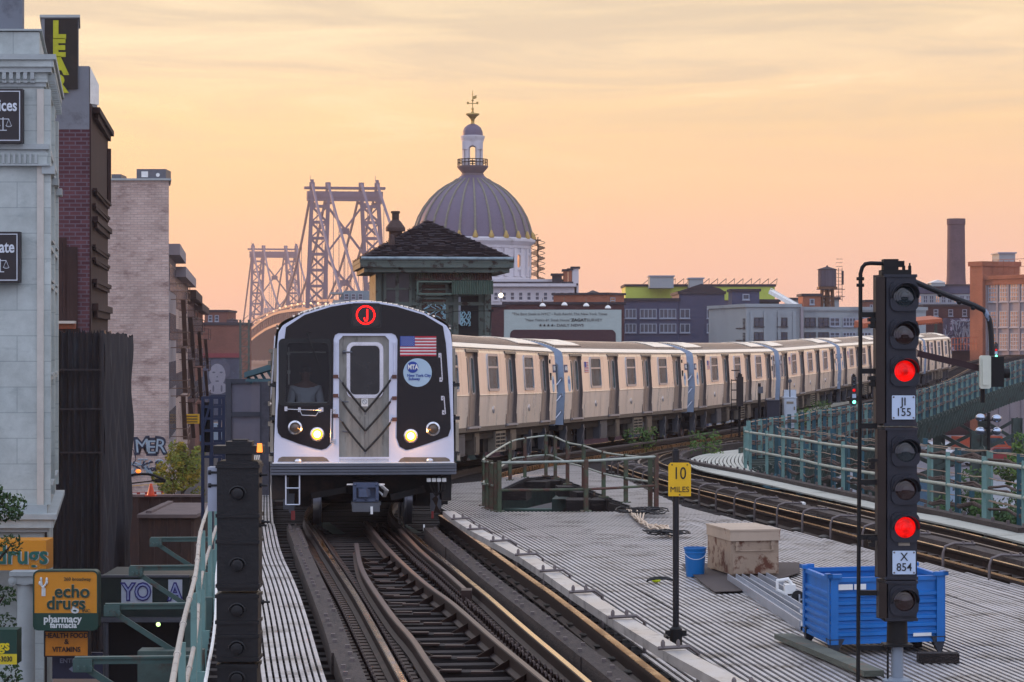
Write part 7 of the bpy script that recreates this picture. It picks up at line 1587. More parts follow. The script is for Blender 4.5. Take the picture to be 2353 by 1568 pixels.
# ---- plum brick building with painted bulkhead
B2 = Bld('brick_building', 'tall plum brick building with a painted black roof bulkhead', 40, 90, 206, 90); b = B2; b.sk = -.135
b.box('wall', 40, 205.5, 298, M_brickL, 0, 10); b.box('stucco_top', 60, 205, 152, M_stucco, .02, 9, 297.5)
m = MB(); a = W(207, HY, 90); c = W(248, HY, 101); u = b.L; v = b.t.matrix_basis.inverted() @ Vector((c.x, c.y, 0)); Z = lambda y: CZ - (y - HY) * 90 / F + 7.5
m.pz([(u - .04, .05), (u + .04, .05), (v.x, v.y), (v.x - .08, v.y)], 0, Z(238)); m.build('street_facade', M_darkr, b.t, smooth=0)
for y, o, h in ((243, .25, .2), (430, .15, .1), (495, .18, .2), (640, .15, .15), (697, .2, .25), (560, .1, .1), (590, .1, .1), (465, .1, .1)):
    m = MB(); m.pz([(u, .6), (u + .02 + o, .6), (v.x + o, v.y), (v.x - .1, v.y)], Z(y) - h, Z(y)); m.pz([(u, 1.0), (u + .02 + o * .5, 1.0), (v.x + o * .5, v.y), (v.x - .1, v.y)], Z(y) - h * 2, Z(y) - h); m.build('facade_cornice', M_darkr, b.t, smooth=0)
m = MB(); m.tube([(v.x + .1, v.y - .5, Z(430)), (v.x + .1, v.y - .5, Z(290))], .12, 6); m.build('facade_hood', M_darkr, b.t, smooth=0)
m = MB(); x0, x1, z0, z1 = b.rect(95, 180, 35, 205); m.k = 0; m.bb(x0, x1, -.05, 3, z0 + .3, z1); m.k = 1; m.bb(x0 - .06, x1 + .06, -.12, 3.1, z1 - .1, z1); m.k = 2; m.bb(x0 + .12, x1 - .02, -.08, -.05, z0, z1 - .14); m.shear(-.17); bh = m.build('roof_bulkhead', [M_stucco, M_stone2, mat('black_wall_paint', '#17130f', .8, var=.5, scale=3, col2='#2a2018', thr=.6)], b.t, smooth=0)
M_spr = mat('lime_sprayed_lettering', '#a6a812', .7, var=.15, scale=4, col2='#6c6a10', thr=.68, scale2=6)
m = MB(); h = (z1 - z0) / 4.2
for k, ch in enumerate('LEAR'): m.mesh(textmesh(ch, h * 1.32, .02, .05, 1.05), Matrix.Translation(((x0 + x1) / 2 - .02, -.1, z1 - .25 - h * (k + .5) * 1.02)) @ RX)
m.build('painted_letters', M_spr, bh)
m = MB(); p = b.rect(206, 221, 153, 238); m.add([(p[0], .1, p[2]), (p[1], .6, p[2]), (p[1], .6, p[3] - .6), (p[0], .1, p[3]), (p[0] - .1, .2, p[2]), (p[1] - .1, .7, p[2]), (p[1] - .1, .7, p[3] - .6), (p[0] - .1, .2, p[3])], [(0, 1, 2, 3), (7, 6, 5, 4), (0, 4, 5, 1), (3, 2, 6, 7)]); m.build('white_sheet', M_white, b.t, smooth=0)
for x0, x1, y0, y1 in ((129, 149, 551, 735), (156, 174, 572, 750)): b.win(x0, x1, y0, y1, M_wglass, M_darkr, 2, 4, w=.14)
m = MB(); a = b.rect(100, 176, 738, 744); m.bb(a[0], a[1], -.5, .0, a[2], a[3]); m.build('ledge', M_cream2, b.t, smooth=0); m = MB(); a = b.rect(100, 176, 744, 756); m.bb(a[0], a[1], -.3, 0, a[2], a[3]); m.build('ledge_frieze', M_orb, b.t, smooth=0)
# ---- scaffold netting
NT = thing('scaffold_netting', 'tall scaffold wrapped in black draped netting in front of the brick building', 'scaffold', (W(205, HY, 80).x, 80, -7.5))
rnd = random.Random(2)
def drape(name, P, zt0, zt1, zb, amp, mt, n=60):
    m = MB(); cols = []
    L_ = [Vector(p) for p in resample([Vector((p[0], p[1], 0)) for p in P], n)]
    ph = [rnd.uniform(-1, 1) for _ in range(n)]
    for i, p in enumerate(L_):
        f_ = i / (n - 1); zt_ = zt0 + (zt1 - zt0) * f_ + rnd.uniform(-.08, .12); t = (L_[min(i + 1, n - 1)] - L_[max(i - 1, 0)]).normalized(); nn = Vector((t.y, -t.x, 0)); col_ = []
        for j in range(26):
            g_ = j / 25; z = zt_ + (zb - zt_) * g_; o = amp * (.5 * math.sin(i * .9 + .5 * math.sin(j * .35)) + .6 * ph[i] * (.4 + .6 * math.sin(j * .23 + i * .1)) + .3 * math.sin(j * .9 + i * .3)); col_.append(p + nn * o + Vector((0, 0, z)))
        cols.append(col_)
    vs = [q for c in cols for q in c]; fs = [(i * 26 + j, (i + 1) * 26 + j, (i + 1) * 26 + j + 1, i * 26 + j + 1) for i in range(n - 1) for j in range(25)]
    m.add(vs, fs); return m.build(name, mt, NT, world=True, smooth=60, fix=False)
zN = lambda y, D: CZ - (y - HY) * D / F
q0, q1, q2 = W(112, HY, 80), W(236, HY, 80), W(300, HY, 93)
drape('netting', [(q0.x, q0.y), (q1.x, q1.y)], zN(764, 80), zN(762, 80), -7.4, .10, M_net); drape('netting', [(q1.x, q1.y), (q2.x, q2.y)], zN(764, 80), zN(775, 92), -7.4, .16, M_net2, 70)
m = MB(); m.tube([(q1.x, q1.y - .12, -7), (q1.x, q1.y - .12, zN(760, 80))], .06, 6)
for y in (850, 940, 1040): m.beam((q0.x, 79.85, zN(y, 80)), (q1.x, 79.85, zN(y, 80)), .06, .05)
m.build('scaffold_tube', M_net2, NT, world=True); m = MB(); m.bb(q0.x + .1, q1.x - .4, 80.5, 81.5, -7.5, zN(775, 80)); m.build('inner_core', M_darkr, NT, world=True, smooth=0)
# ---- beige side wall building and the row beyond it
B3 = Bld('beige_brick_building', 'tall windowless whitewashed beige brick wall with graffiti at its foot', 236, 150, 388, 150); b = B3; b.sk = -.15
b.box('wall', 236, 388, 415, M_brickB, 0, 5, cap=(.12, M_stone2))
for x0, x1, y0, y1, nm in ((308, 376, 386, 415, 'air_handler'), (250, 272, 398, 413, 'air_handler')):
    m = MB(); a = b.rect(x0, x1, y0, y1); m.k = 0; m.bb(a[0], a[1], 1, 3.2, a[2], a[3]); m.k = 1; 
    if x0 > 300:
        m.bb(a[0] + .3, a[0] + .7, .96, 1, a[3] - .5, a[3] - .15); m.lathe([(.12, 0), (.12, .03)], (a[0] + 1.3, .98, a[2] + .4), 10, RX)
    m.build(nm, [M_grey, M_white], b.t, smooth=0)
M_ink2 = mat('blue_black_graffiti', '#1f2a3f', .8); M_gw = mat('pale_graffiti', '#8fa0ac', .8)
m = MB(); 
for k, ch in enumerate('MER'): m.mesh(textmesh(ch, 1.35, .02, .09, .95), Matrix.Translation((b.u(327 + k * 21), -.03, b.z(348, 1026 + 3 * (k % 2)))) @ Matrix.Rotation(R(5 * (k - 1)), 4, 'Y') @ RX)
m.build('graffiti', M_ink2, b.t)
m = MB()
for k, ch in enumerate('MER'): m.mesh(textmesh(ch, 1.15, .02, .0, 1.0), Matrix.Translation((b.u(327 + k * 21), -.05, b.z(348, 1026 + 3 * (k % 2)))) @ Matrix.Rotation(R(5 * (k - 1)), 4, 'Y') @ RX)
m.build('graffiti', M_gw, b.t)
scribbles(b.t, lambda x, y: (b.u(300 + x * 75), -.03, b.z(340, 1094 - y * 38)), 15, M_gw, 14, .04); scribbles(b.t, lambda x, y: (b.u(300 + x * 75), -.04, b.z(340, 1092 - y * 30)), 8, M_ink2, 15, .05); scribbles(b.t, lambda x, y: (b.u(300 + x * 26), -.03, b.z(340, 1060 - y * 40)), 5, M_ink2, 25, .02)
# row of tenements: (near x, far x, top y near, D0, D1)
rows = [(388, 404, 568, 155, 172, M_paleb, 'narrow pale tenement with fire escapes, nearest beyond the beige wall'), (404, 431, 620, 172, 205, M_brickB, 'second tenement in the row, beige with dark fire escapes'), (431, 448, 672, 205, 233, M_brown, 'third tenement in the row, brown with a green cornice'), (448, 466, 701, 233, 270, M_redb, 'farthest tenement of the row, low red brick')]
for i, (xa, xb, yt, Da, Db, mt, lb) in enumerate(rows):
    a, c = W(xa, HY, Da), W(xb, HY, Db); t = thing('tenement', lb, 'building', (a.x, a.y, -7.5), group='tenements along the street'); H_ = CZ - (yt - HY) * Da / F + 7.5
    d = Vector((c.x - a.x, c.y - a.y)); m = MB(); m.pz([(0, 0), (d.x, d.y), (d.x - 10, d.y), (-10, 0)], 0, H_); m.build('wall', mt, t, smooth=0)
    dn = d.normalized(); nn = Vector((dn.y, -dn.x)); Ld = d.length
    def sb(name, s0, s1, z0, z1, o0, o1, mt_): m = MB(); m.pz([tuple(dn * s0 + nn * o0), tuple(dn * s0 + nn * o1), tuple(dn * s1 + nn * o1), tuple(dn * s1 + nn * o0)], z0, z1); return m.build(name, mt_, t, smooth=0)
    sb('cornice', -.2, Ld, H_ - .5, H_ + .2, -.5, .7, M_paleb if i < 2 else M_darkr)
    fl = int(H_ // 3.1)
    for f_ in range(fl):
        z = H_ - 3.2 - f_ * 3.1
        if z < 3: break
        for s in range(int(Ld // 2.8)): 
            sb('window', .8 + s * 2.8, 1.9 + s * 2.8, z + .5, z + 2.2, 0, .05, M_wglass)
        m = MB(); s0, s1 = Ld * .25, Ld * .6
        for s in (s0, s1): q = dn * s + nn * 1.1; m.beam((q.x, q.y, z), (q.x, q.y, z + 1), .05, .05)
        for h in (0, .5, 1.0): p, q = dn * s0 + nn * 1.1, dn * s1 + nn * 1.1; m.beam((p.x, p.y, z + h), (q.x, q.y, z + h), .06, .05 if h else .12); p0 = dn * s0; m.beam((p0.x, p0.y, z + h), (p.x, p.y, z + h), .05, .05)
        p, q = dn * s0 + nn * .8, dn * s1 + nn * .8; m.beam((p.x, p.y, z), (q.x, q.y, z - 3.0), .3, .06); m.build('fire_escape', M_darkr if i != 0 else mat('tan_fire_escape', '#6b5040', .7), t, smooth=0)
m = MB(); a, c = W(420, 974, 175), W(457, 952, 175); m.k = 0; m.bb(a.x, c.x, 175, 175.3, a.z, c.z); m.k = 1; m.mesh(textmesh('FURNITURE', .22, .01, .004, .9), Matrix.Translation(((a.x + c.x) / 2, 174.98, c.z - .2)) @ RX)
for k in range(2): m.bb(a.x + .1, c.x - .1, 174.97, 175, a.z + .1 + k * .12, a.z + .15 + k * .12)
m.k = 0
m = MB(); m.k = 0; m.bb(a.x, c.x, 175, 175.3, a.z, c.z); m.k = 1
for k in range(3): m.bb(a.x + .1, c.x - .1, 174.97, 175, a.z + .1 + k * .2, a.z + .16 + k * .2)
solo('shop_sign', m, [M_yel, M_ink2], 'small yellow shop sign with dark lines low on the tenement row', 'sign', smooth=0)
# ---- cross building with mural and tank
b = Bld('mural_building', 'far red brown building closing the street, with a pale child face mural', 463, 330, 556, 330)
b.box('wall', 463, 556, 748, M_redb, 0, 12, cap=(.4, M_roofd)); b.box('upper_storeys', 466, 519, 717, M_redb, 2, 10, 748, cap=(.3, M_roofd)); b.box('mural_band', 463, 556, 822, mat('mural_dark_ground', '#3b4456', .85, var=.4, scale=.5, col2='#5a6878', thr=.58, scale2=.4), -.3, .3); b.box('red_ledge', 463, 556, 812, mat('dull_red_fascia', '#7a3038', .8), -.5, .6, 822)
M_face = mat('mural_pale_face', '#878892', .8, var=.12, scale=.8); M_fd = mat('mural_shadow_tone', '#4a4f60', .8, var=.2)
m = MB(); E_ = lambda x, y, rx, ry, n=20: [(b.u(x) + rx * D_ * math.cos(2 * PI * j / n), b.z(x, y) + ry * D_ * math.sin(2 * PI * j / n)) for j in range(n)]; D_ = 330 / F
m.k = 1; m.mesh(plate([E_(500, 850, 30, 26)], .03), Matrix.Translation((0, -.32, 0)) @ RX); m.k = 0; m.mesh(plate([E_(500, 862, 19, 26)], .03), Matrix.Translation((0, -.36, 0)) @ RX); m.mesh(plate([E_(500, 892, 24, 14)], .03), Matrix.Translation((0, -.34, 0)) @ RX)
m.k = 1
for x, y, rx, ry in ((492, 856, 3.4, 1.8), (509, 856, 3.4, 1.8), (500, 876, 4.5, 1.6), (500, 866, 1.6, 1.6), (491, 893, 2, 8), (510, 893, 2, 8)): m.mesh(plate([E_(x, y, rx, ry)], .03), Matrix.Translation((0, -.40, 0)) @ RX)
m.build('mural_face', [M_face, M_fd], b.t)
for x in (475, 490): b.win(x, x + 8, 725, 738, M_wglass, M_wframe, 1, 2, out=-2)
for k in range(5): m = MB(); a = b.rect(468 + k * 10, 474 + k * 10, 741, 748); m.bb(a[0], a[1], 1, 2.5, a[2], a[3]); m.build('roof_vent', M_wall_w, b.t, smooth=0)
watertower('squat dark water tank on the roof of the far mural building', 521, 547, 731, 736, 757, 760, 331, legs=False)
t = thing('fire_stair_tower', 'dark steel lattice stair tower standing left of the far bridge tower', 'stair tower', (W(562, HY, 320).x, 320, -7.5)); m = MB(); cx_ = 0; w = .55
for sx in (-1, 1):
    for sy in (-1, 1): m.beam((sx * w, sy * w, 0), (sx * w, sy * w, CZ - (735 - HY) * 320 / F + 7.5), .14, .14)
for k in range(22):
    z = k * 1.0 + 1
    if z > CZ - (738 - HY) * 320 / F + 7.5: break
    m.beam((-w, -w, z), (w, -w, z), .08, .08); m.beam((-w, -w, z), (w, -w, z + 1), .06, .06)
m.build('lattice', M_steel, t, smooth=0)
# ---- foliage
M_bark = mat('bark', '#2b221c', .9, var=.3)
def leafmat(nm, c1, c2):
    if nm in MATS: return MATS[nm]
    return mat(nm, c1, .65, var=.35, scale=3, col2=c2, thr=.55, scale2=1.6, soft=.08, spec=.3)
def tree(label, base, h, r, n, lm, ls=.12, trunk=.1, seed=1, squash=.8, name='tree', cat='tree', group=None):
    rnd = random.Random(seed); t = thing(name, label, cat, tuple(base), group=group); m = MB(); tops = []
    m.tube([(0, 0, 0), (.05 * h * .2, 0, h * .4), (0, .0, h * .75)], [trunk, trunk * .7, trunk * .3], 8)
    for k in range(9):
        a = k * 2.4; z0 = h * (.35 + .05 * k); e = Vector((r * .75 * math.cos(a), r * .75 * math.sin(a), min(h * .95, z0 + r * .7))); m.tube([(0, 0, z0), (e.x * .5, e.y * .5, z0 + (e.z - z0) * .4), e], [trunk * .5, trunk * .3, trunk * .12], 5); tops.append(e)
    m.build('trunk', M_bark, t)
    m = MB(); cl = [(Vector((0, 0, h - r * squash)) + Vector((rnd.gauss(0, .5), rnd.gauss(0, .5), rnd.gauss(0, .45) * squash)) * r, r * rnd.uniform(.22, .42)) for _ in range(26)] + [(e, r * .35) for e in tops]
    for i in range(n):
        c, cr = rnd.choice(cl); d = Vector((rnd.gauss(0, 1), rnd.gauss(0, 1), rnd.gauss(0, 1))).normalized() * cr * rnd.uniform(.4, 1) ** .5; p = c + d
        u = Vector((rnd.gauss(0, 1), rnd.gauss(0, 1), rnd.gauss(0, 1))).normalized(); v = u.orthogonal().normalized(); s = ls * rnd.uniform(.6, 1.3)
        m.add([p - u * s, p + v * s * .5, p + u * s, p - v * s * .5], [(0, 1, 2, 3)])
    m.build('crown', lm, t, smooth=0, fix=False); return t
LY = leafmat('yellow_green_leaves', '#5e6a1c', '#a08418'); LG = leafmat('dark_green_leaves', '#26401c', '#3e5a22'); LG2 = leafmat('mid_green_leaves', '#3b5a22', '#6a7a2a')
def treeat(label, x, ytop, ybot, D, wpx, n, lm, ls, seed, **k): zt_, zb = W(0, ytop, D).z, W(0, ybot, D).z; x0 = W(x, HY, D).x; base = Vector((x0, D, -7.5)); r = wpx / 2 * D / F; h = zt_ + 7.5; return tree(label, base, h, r, n, lm, ls, .12, seed, min(1.1, (zt_ - zb) / 2 / r), **k)
treeat('yellow green tree in front of the beige graffiti wall', 418, 1018, 1145, 128, 100, 5200, LY, .085, 3); treeat('leafy tree partly below the railing at the right edge', 2345, 1025, 1130, 88, 90, 2600, LG2, .085, 5)
treeat('dark green tree behind the lower cable bundles at the right', 2290, 1130, 1260, 66, 210, 5200, LG, .075, 6); treeat('small dark tree low at the right frame edge', 2350, 1170, 1290, 60, 120, 3000, LG, .07, 9)
treeat('leafy dark green street tree reaching in at the left frame edge', -30, 1120, 1215, 55, 150, 3800, LG, .05, 21)
for i, (x, y, D, lb) in enumerate(((1478, 936, 84, 'weeds growing under the second gap of the train'), (1620, 958, 80, 'small weeds beside the track below the third car'), (1838, 925, 112, 'green weed clump behind the white cabinet'), (1885, 905, 120, 'weeds beneath the far cars left of the tall signal'), (2187, 850, 150, 'tiny weed tuft beside the last car'))):
    p = W(x, y, D); p.z = zt(D) - .1; tree(lb, p, .75, .5, 420, LG2, .05, .02, 40 + i, .8, name='weed', cat='weed', group='weeds along the tracks')
# ---- shop signs and ground floor at the lower left
M_shopy = mat('amber_sign_face', '#d58a14', .45, var=.05); M_shopg = mat('dark_green_sign', '#0c3b2e', .5, var=.1); M_shopt = mat('teal_letter_face', '#0f5a50', .5); M_pal = mat('sign_cream_white', '#d8dbd8', .5); M_dkgl = mat('dark_shop_interior', '#0e0d10', .9)
def sgn(name, label, x0, x1, y0, y1, D, parts, dep=.2, r=0.0, mt=M_shopy, group=None, edge=None):
    X0, X1, z0, z1 = pane(x0, x1, y0, y1, D); t = thing(name, label, 'sign', (X0, D, z0), group=group); w, h = X1 - X0, z1 - z0
    m = MB(); m.k = 0; m.mesh(plate([rrect(0, w, 0, h, max(r, .01))], dep), Matrix.Translation((0, dep / 2, 0)) @ RX)
    if edge: m.k = 1; m.mesh(plate([rrect(-.02, w + .02, -.02, h + .02, max(r, .01) + .02), rrect(0.01, w - .01, .01, h - .01, max(r, .01))], dep * 1.1), Matrix.Translation((0, dep / 2, 0)) @ RX)
    bo = m.build('sign_board', [mt, edge or mt], t, smooth=20)
    k_ = D / F
    for p in parts: 
        if p[0] == 't':
            _, px, py, tx, size, mt_, bold, sx = p[:8]; m = MB(); m.mesh(textmesh(tx, size, .012, bold, sx), Matrix.Translation(((px - x0) * k_, -.012 - (p[8] if len(p) > 8 else 0), (y1 - py) * k_)) @ RX); m.build('sign_lettering', mt_, bo)
        else:
            _, a, b_, c, d, mt_ = p; m = MB(); m.bb((a - x0) * k_, (b_ - x0) * k_, -.008, .0, (y1 - d) * k_, (y1 - c) * k_); m.build('sign_panel', mt_, bo, smooth=0)
    return t, bo
b = None
sgn('shop_fascia', 'amber fascia with big teal letters reading drugs under the stone ledge', -160, 106, 1242, 1311, 58.5, [('t', 52, 1278, 'drugs', .62, M_pal, .012, .92), ('t', 50, 1277, 'drugs', .62, M_shopt, .012, .92, .03)], .9)
t, bo = sgn('hanging_sign', 'large amber and green hanging pharmacy sign reading echo drugs', 78, 224, 1313, 1447, 55, [('p', 78, 224, 1409, 1447, M_shopg), ('t', 178, 1331, '260 broadway', .105, M_shopg, .0, 1.0), ('t', 166, 1360, 'echo', .40, M_pal, .010, 1.0), ('t', 166, 1360, 'echo', .40, M_shopg, .008, 1.0, .014), ('t', 152, 1387, 'drugs', .40, M_pal, .010, .98), ('t', 152, 1387, 'drugs', .40, M_shopg, .008, .98, .014), ('t', 199, 1404, 'INC.', .10, M_shopg, .0, 1.0), ('t', 144, 1423, 'pharmacy', .22, M_pal, .006, .98), ('t', 146, 1437, 'farmacia', .18, M_pal, .005, .98)], .35, .10, M_shopy, edge=M_shopg)
m = MB(); k_ = 55 / F
for (x, y, dx, dy) in ((100, 1366, 0, -16), (100, 1352, -8, -12), (100, 1350, 8, -12), (97, 1345, -2, -14), (104, 1346, 4, -14)): m.tube([((x - 78) * k_, -.02, (1447 - y) * k_), ((x + dx - 78) * k_, -.02, (1447 - y - dy) * k_)], .02, 5); m.sphere(((x + dx - 78) * k_, -.02, (1447 - y - dy) * k_), .05, 8, (.6, .4, 1))
m.bb((96 - 78) * k_, (105 - 78) * k_, -.02, -.01, (1447 - 1370) * k_, (1447 - 1352) * k_); m.build('leaf_logo', M_pal, bo)
sgn('hanging_sign', 'orange HEALTH FOOD & VITAMINS sign below the pharmacy sign', 103, 203, 1451, 1508, 55.3, [('t', 153, 1461, 'HEALTH FOOD', .155, mat('sign_brown_letters', '#3a1f10', .5), .004, .92), ('t', 153, 1475, '&', .16, MATS['sign_brown_letters'], .004, 1), ('t', 153, 1493, 'VITAMINS', .155, MATS['sign_brown_letters'], .004, .92)], .25, .01, mat('orange_sign_face', '#c97a12', .5), edge=M_signb)
t, bo = sgn('window_sign', 'dark blue ENTER HERE sign with a white arrow, lower left', 120, 236, 1500, 1560, 55.8, [('t', 178, 1519, 'ENTER HERE', .135, mat('faded_sign_white', '#7d859a', .6), .004, 1.05), ('p', 165, 200, 1534, 1541, MATS['faded_sign_white'])], .1, .0, mat('navy_sign_face', '#161c38', .5))
m = MB(); k_ = 55.8 / F; m.py([((158 - 120) * k_, (1560 - 1537.5) * k_), ((167 - 120) * k_, (1560 - 1531) * k_), ((167 - 120) * k_, (1560 - 1544) * k_)], -.012, -.002); m.build('arrow', MATS['faded_sign_white'], bo, smooth=0)
sgn('awning_sign', 'green awning sign with yellow phone strip at the lower left corner', -80, 39, 1447, 1527, 52, [('p', -80, 39, 1503, 1527, mat('lemon_strip', '#d8c020', .5)), ('t', 10, 1484, 'gs', .30, mat('lemon_letters', '#e0c818', .5), .008, .95), ('t', 10, 1515, '2-3030', .15, M_signb, .003, .8)], .5, .0, M_shopg)
# dark shop interior block, column
m = MB(); a = W(-150, HY, 60.2); e = W(118, HY, 60.2); m.bb(a.x, e.x - .25, 60.4, 61, -7.5, ZH(1222) - 7.5); m2 = m.build('shopfront', M_dkgl, CB, world=True, smooth=0)
c = W(60, HY, 58); CLM = thing('stone_column', 'pale stone column with scrolled capital beside the pharmacy sign', 'column', (c.x, 58, -7.5)); zz = lambda y: CZ - (y - HY) * 58 / F + 7.5
m = MB(); m.lathe([(.26, 0), (.26, .2), (.22, .3), (.215, 2), (.20, zz(1345)), (.24, zz(1343)), (.24, zz(1338))], (0, 0, 0), 24); m.build('shaft', M_stone2, CLM)
m = MB(); m.bb(-.34, .34, -.28, .28, zz(1322), zz(1312))
for sx in (-1, 1): m.lathe([(.1, -.26), (.1, .26)], (sx * .27, 0, zz(1333)), 14, RX); m.lathe([(.05, -.29), (.05, .29)], (sx * .27, 0, zz(1333)), 10, RX)
m.bb(-.28, .28, -.24, .24, zz(1340), zz(1322)); m.build('capital', M_stone2, CLM)
# green band with pasted panels
X0, X1, z0, z1 = pane(226, 436, 1327, 1418, 64); YO = thing('shop_canopy', 'dark green canopy band with YO and A graffiti panels', 'canopy', (X0, 64, z0)); w, h = X1 - X0, z1 - z0; k_ = 64 / F
m = MB(); m.k = 0; m.bb(0, w, 0, 3, 0, h); m.k = 1; m.bb(-.05, w, -.15, 3, -.12, 0); m.bb(-.03, w, -.05, .1, h, h + .06); m.build('fascia', [mat('bottle_green_fascia', '#10231e', .6, var=.2), M_grey], YO, smooth=0)
for x0, x1, tx in ((279, 350, 'YO'), (387, 419, 'A')):
    m = MB(); m.bb((x0 - 226) * k_, (x1 - 226) * k_, -.02, 0, (1418 - 1391) * k_, (1418 - 1332) * k_); pn = m.build('graffiti_panel', mat('pasted_white_panel', '#bfc6d2', .7, var=.1), YO, smooth=0)
    m = MB(); m.mesh(textmesh(tx, .62, .02, .03, .85), Matrix.Translation((((x0 + x1) / 2 - 226) * k_, -.035, (1418 - 1362) * k_)) @ RX); m.build('graffiti', mat('violet_graffiti', '#2e2a78', .6), pn)
    m = MB(); m.mesh(textmesh(tx, .61, .02, -.006, .87), Matrix.Translation((((x0 + x1) / 2 - 226) * k_, -.055, (1418 - 1362) * k_)) @ RX); m.build('graffiti', mat('lilac_graffiti', '#9aa3cc', .6), pn)
m = MB(); m.bb(.1, w, .5, 3, -4.5, -.15); m.build('dark_entrance', M_dkgl, YO, smooth=0)
m = MB(); m.sphere(((365 - 226) * k_, -.1, (1418 - 1434) * k_), .06, 8); m.build('canopy_lamp', mat('green_white_lamp_lit', '#d8ffb0', .4, emit='#d8ffa8', es=2), YO)
m = MB(); m.tube([((245 - 226) * k_, -.05, -4.5), ((245 - 226) * k_, -.05, -.15)], .07, 8); m.build('canopy_post', M_grey, YO)
# plywood hoarding, shed, barrier, cone, lamp arm
M_ply = mat('brown_painted_plywood', '#4a3832', .85, var=.25, scale=1.5, stretch=(1, 1, .3), col2='#5f4438', thr=.6)
M_plyt = mat('grey_plywood_roof', '#7a6a66', .85, var=.2, scale=1.5)
X0, X1, z0, z1 = pane(292, 462, 1142, 1330, 104); HO = thing('hoarding', 'long brown plywood hoarding across the street behind the shed', 'fence', (X0, 104, -7.5)); m = MB(); m.bb(0, X1 - X0, 0, .1, 0, z1 + 7.5)
for k in range(8): m.bb(k * (X1 - X0) / 7 - .05, k * (X1 - X0) / 7 + .05, -.06, 0, 0, z1 + 7.5)
m.build('boards', M_ply, HO, smooth=0); m = MB(); m.bb(-.1, X1 - X0 + .1, -.12, .16, z1 + 7.5, z1 + 7.6); m.build('rail', M_plyt, HO, smooth=0)
X0, X1, z0, z1 = pane(323, 440, 1190, 1330, 85); SH = thing('plywood_shed', 'dark plywood shed with a grey flat roof behind the canopy band', 'shed', (X0, 85, -7.5)); m = MB(); m.bb(0, X1 - X0, 0, 6, 0, z1 + 7.5)
for k in range(5): m.bb(k * .45 - .02, k * .45 + .02, -.04, 0, 0, z1 + 7.5)
m.build('walls', M_ply, SH, smooth=0); m = MB(); m.bb(-.1, X1 - X0 + .2, -.15, 6.2, z1 + 7.5, z1 + 7.62); m.bb(.1, .3, .5, 6, z1 + 7.62, z1 + 7.7); m.build('roof', M_plyt, SH, smooth=0)
p = W(347, 1140, 103.5); m = MB(); m.k = 0; m.lathe([(.16, .04), (.05, .5), (.03, .52)], p, 14); m.box(p + Vector((0, 0, .02)), (.45, .45, .05)); solo('traffic_cone', m, mat('cone_orange', '#d8481c', .5), 'orange traffic cone on top of the hoarding', 'cone')
m = MB(); a, c = W(300, 1136, 106), W(375, 1133, 106); m.k = 0; m.beam(a, c, .05, .14); m.k = 1
for k in range(4): q = a.lerp(c, .12 + k * .25); m.box(q + Vector((0, -.03, 0)), (.2, .02, .1))
m.k = 2; m.beam(a + Vector((0, 0, .35)), c + Vector((0, 0, .4)), .02, .02)
for k in (0, 1): q = a.lerp(c, k); m.beam((q.x, q.y, -7.5), (q.x, q.y, q.z), .08, .08)
solo('barrier', m, [mat('barrier_red', '#a03028', .6), M_white, M_yel], 'red and white street barrier with yellow tape behind the hoarding', 'barrier', smooth=0)
t = thing('lamp_arm', 'black curved lamp arm with an orange light over the hoarding', 'lamp arm', (W(300, 1100, 98).x, 98, -7.5)); m = MB(); q0, q1, q2 = W(285, 1100, 98), W(340, 1090, 98), W(375, 1102, 98)
m.tube(spline([Vector((q0.x, 98, -7.5)), q0 + Vector((0, 0, -1)), q0, q1, q2], .2), .05, 8); m.tube([W(296, 1112, 98), W(372, 1103, 98)], .03, 6); m.box(q2 + Vector((-.1, 0, -.05)), (.4, .2, .14)); m.build('arm', M_blk, t, world=True); m = MB(); m.sphere(W(318, 1083, 98), .08, 8, (1.4, 1, 1)); m.build('orange_light', MATS['orange_marker_lit'], t, world=True)
# ---- viaduct edge on the left: railing, outriggers, frames
LR = thing('pipe_railing', 'two peeling pale pipes of the left walkway railing in the foreground', 'railing', (-2.6, 20, 0))
edge = [Vector((x, D, 0)) for x, D in ((-1.45, 10), (-2.13, 16), (-2.55, 20), (-3.02, 24), (-3.36, 27.3), (-3.62, 30), (-4.0, 34), (-4.35, 38))]
M_ppipe = mat('peeling_white_pipe', '#aba49a', .5, .1, var=.12, scale=5, col2='#5d5048', thr=.63, scale2=6)
E1 = spline(edge, .6)
for h in (1.0, .5):
    Q = [p + Vector((0, 0, h)) for p in E1 if p.y < 36]; m = MB(); m.tube(Q, .018, 8)
    for p, t_ in along(Q, 1.6): m.tube([p - t_ * .05, p + t_ * .05], .023, 8)
    m.build('rail_pipe', M_ppipe, LR, world=True)
for p, t_ in along(E1, 3.2, .4):
    m = MB(); m.box(p + Vector((0, .02, .35)), (.045, .04, 1.15)); m.box(p + Vector((-.02, .06, -.05)), (.09, .03, .5)); m.box(p + Vector((.0, .0, -.35)), (.14, .05, .5)); m.build('post', M_teal2, LR, world=True, smooth=0)
for p, t_ in along(E1, 4.8, 1.0):
    m = MB(); a = p + Vector((0, 0, -.12)); e = a + Vector((-1.15, -.1, .0)); m.beam(a, e, .05, .06); m.beam(a + Vector((0, 0, .03)), e + Vector((0, 0, .03)), .09, .02); m.beam(e, a + Vector((-.1, 0, -.7)), .04, .06); m.box(e + Vector((.08, 0, -.04)), (.18, .1, .12)); m.beam(a + Vector((0, 0, .1)), a + Vector((0, 0, -1.1)), .10, .10)
    for q in range(3): m.lathe([(.02, 0), (.02, .03)], e + Vector((.05 + .06 * q, -.1, -.05)), 6, RX)
    m.build('outrigger', mat('pale_teal_outrigger', '#3c544f', .6, .1, var=.2, scale=4, col2='#4a3428', thr=.6, scale2=4), LR, world=True, smooth=0)
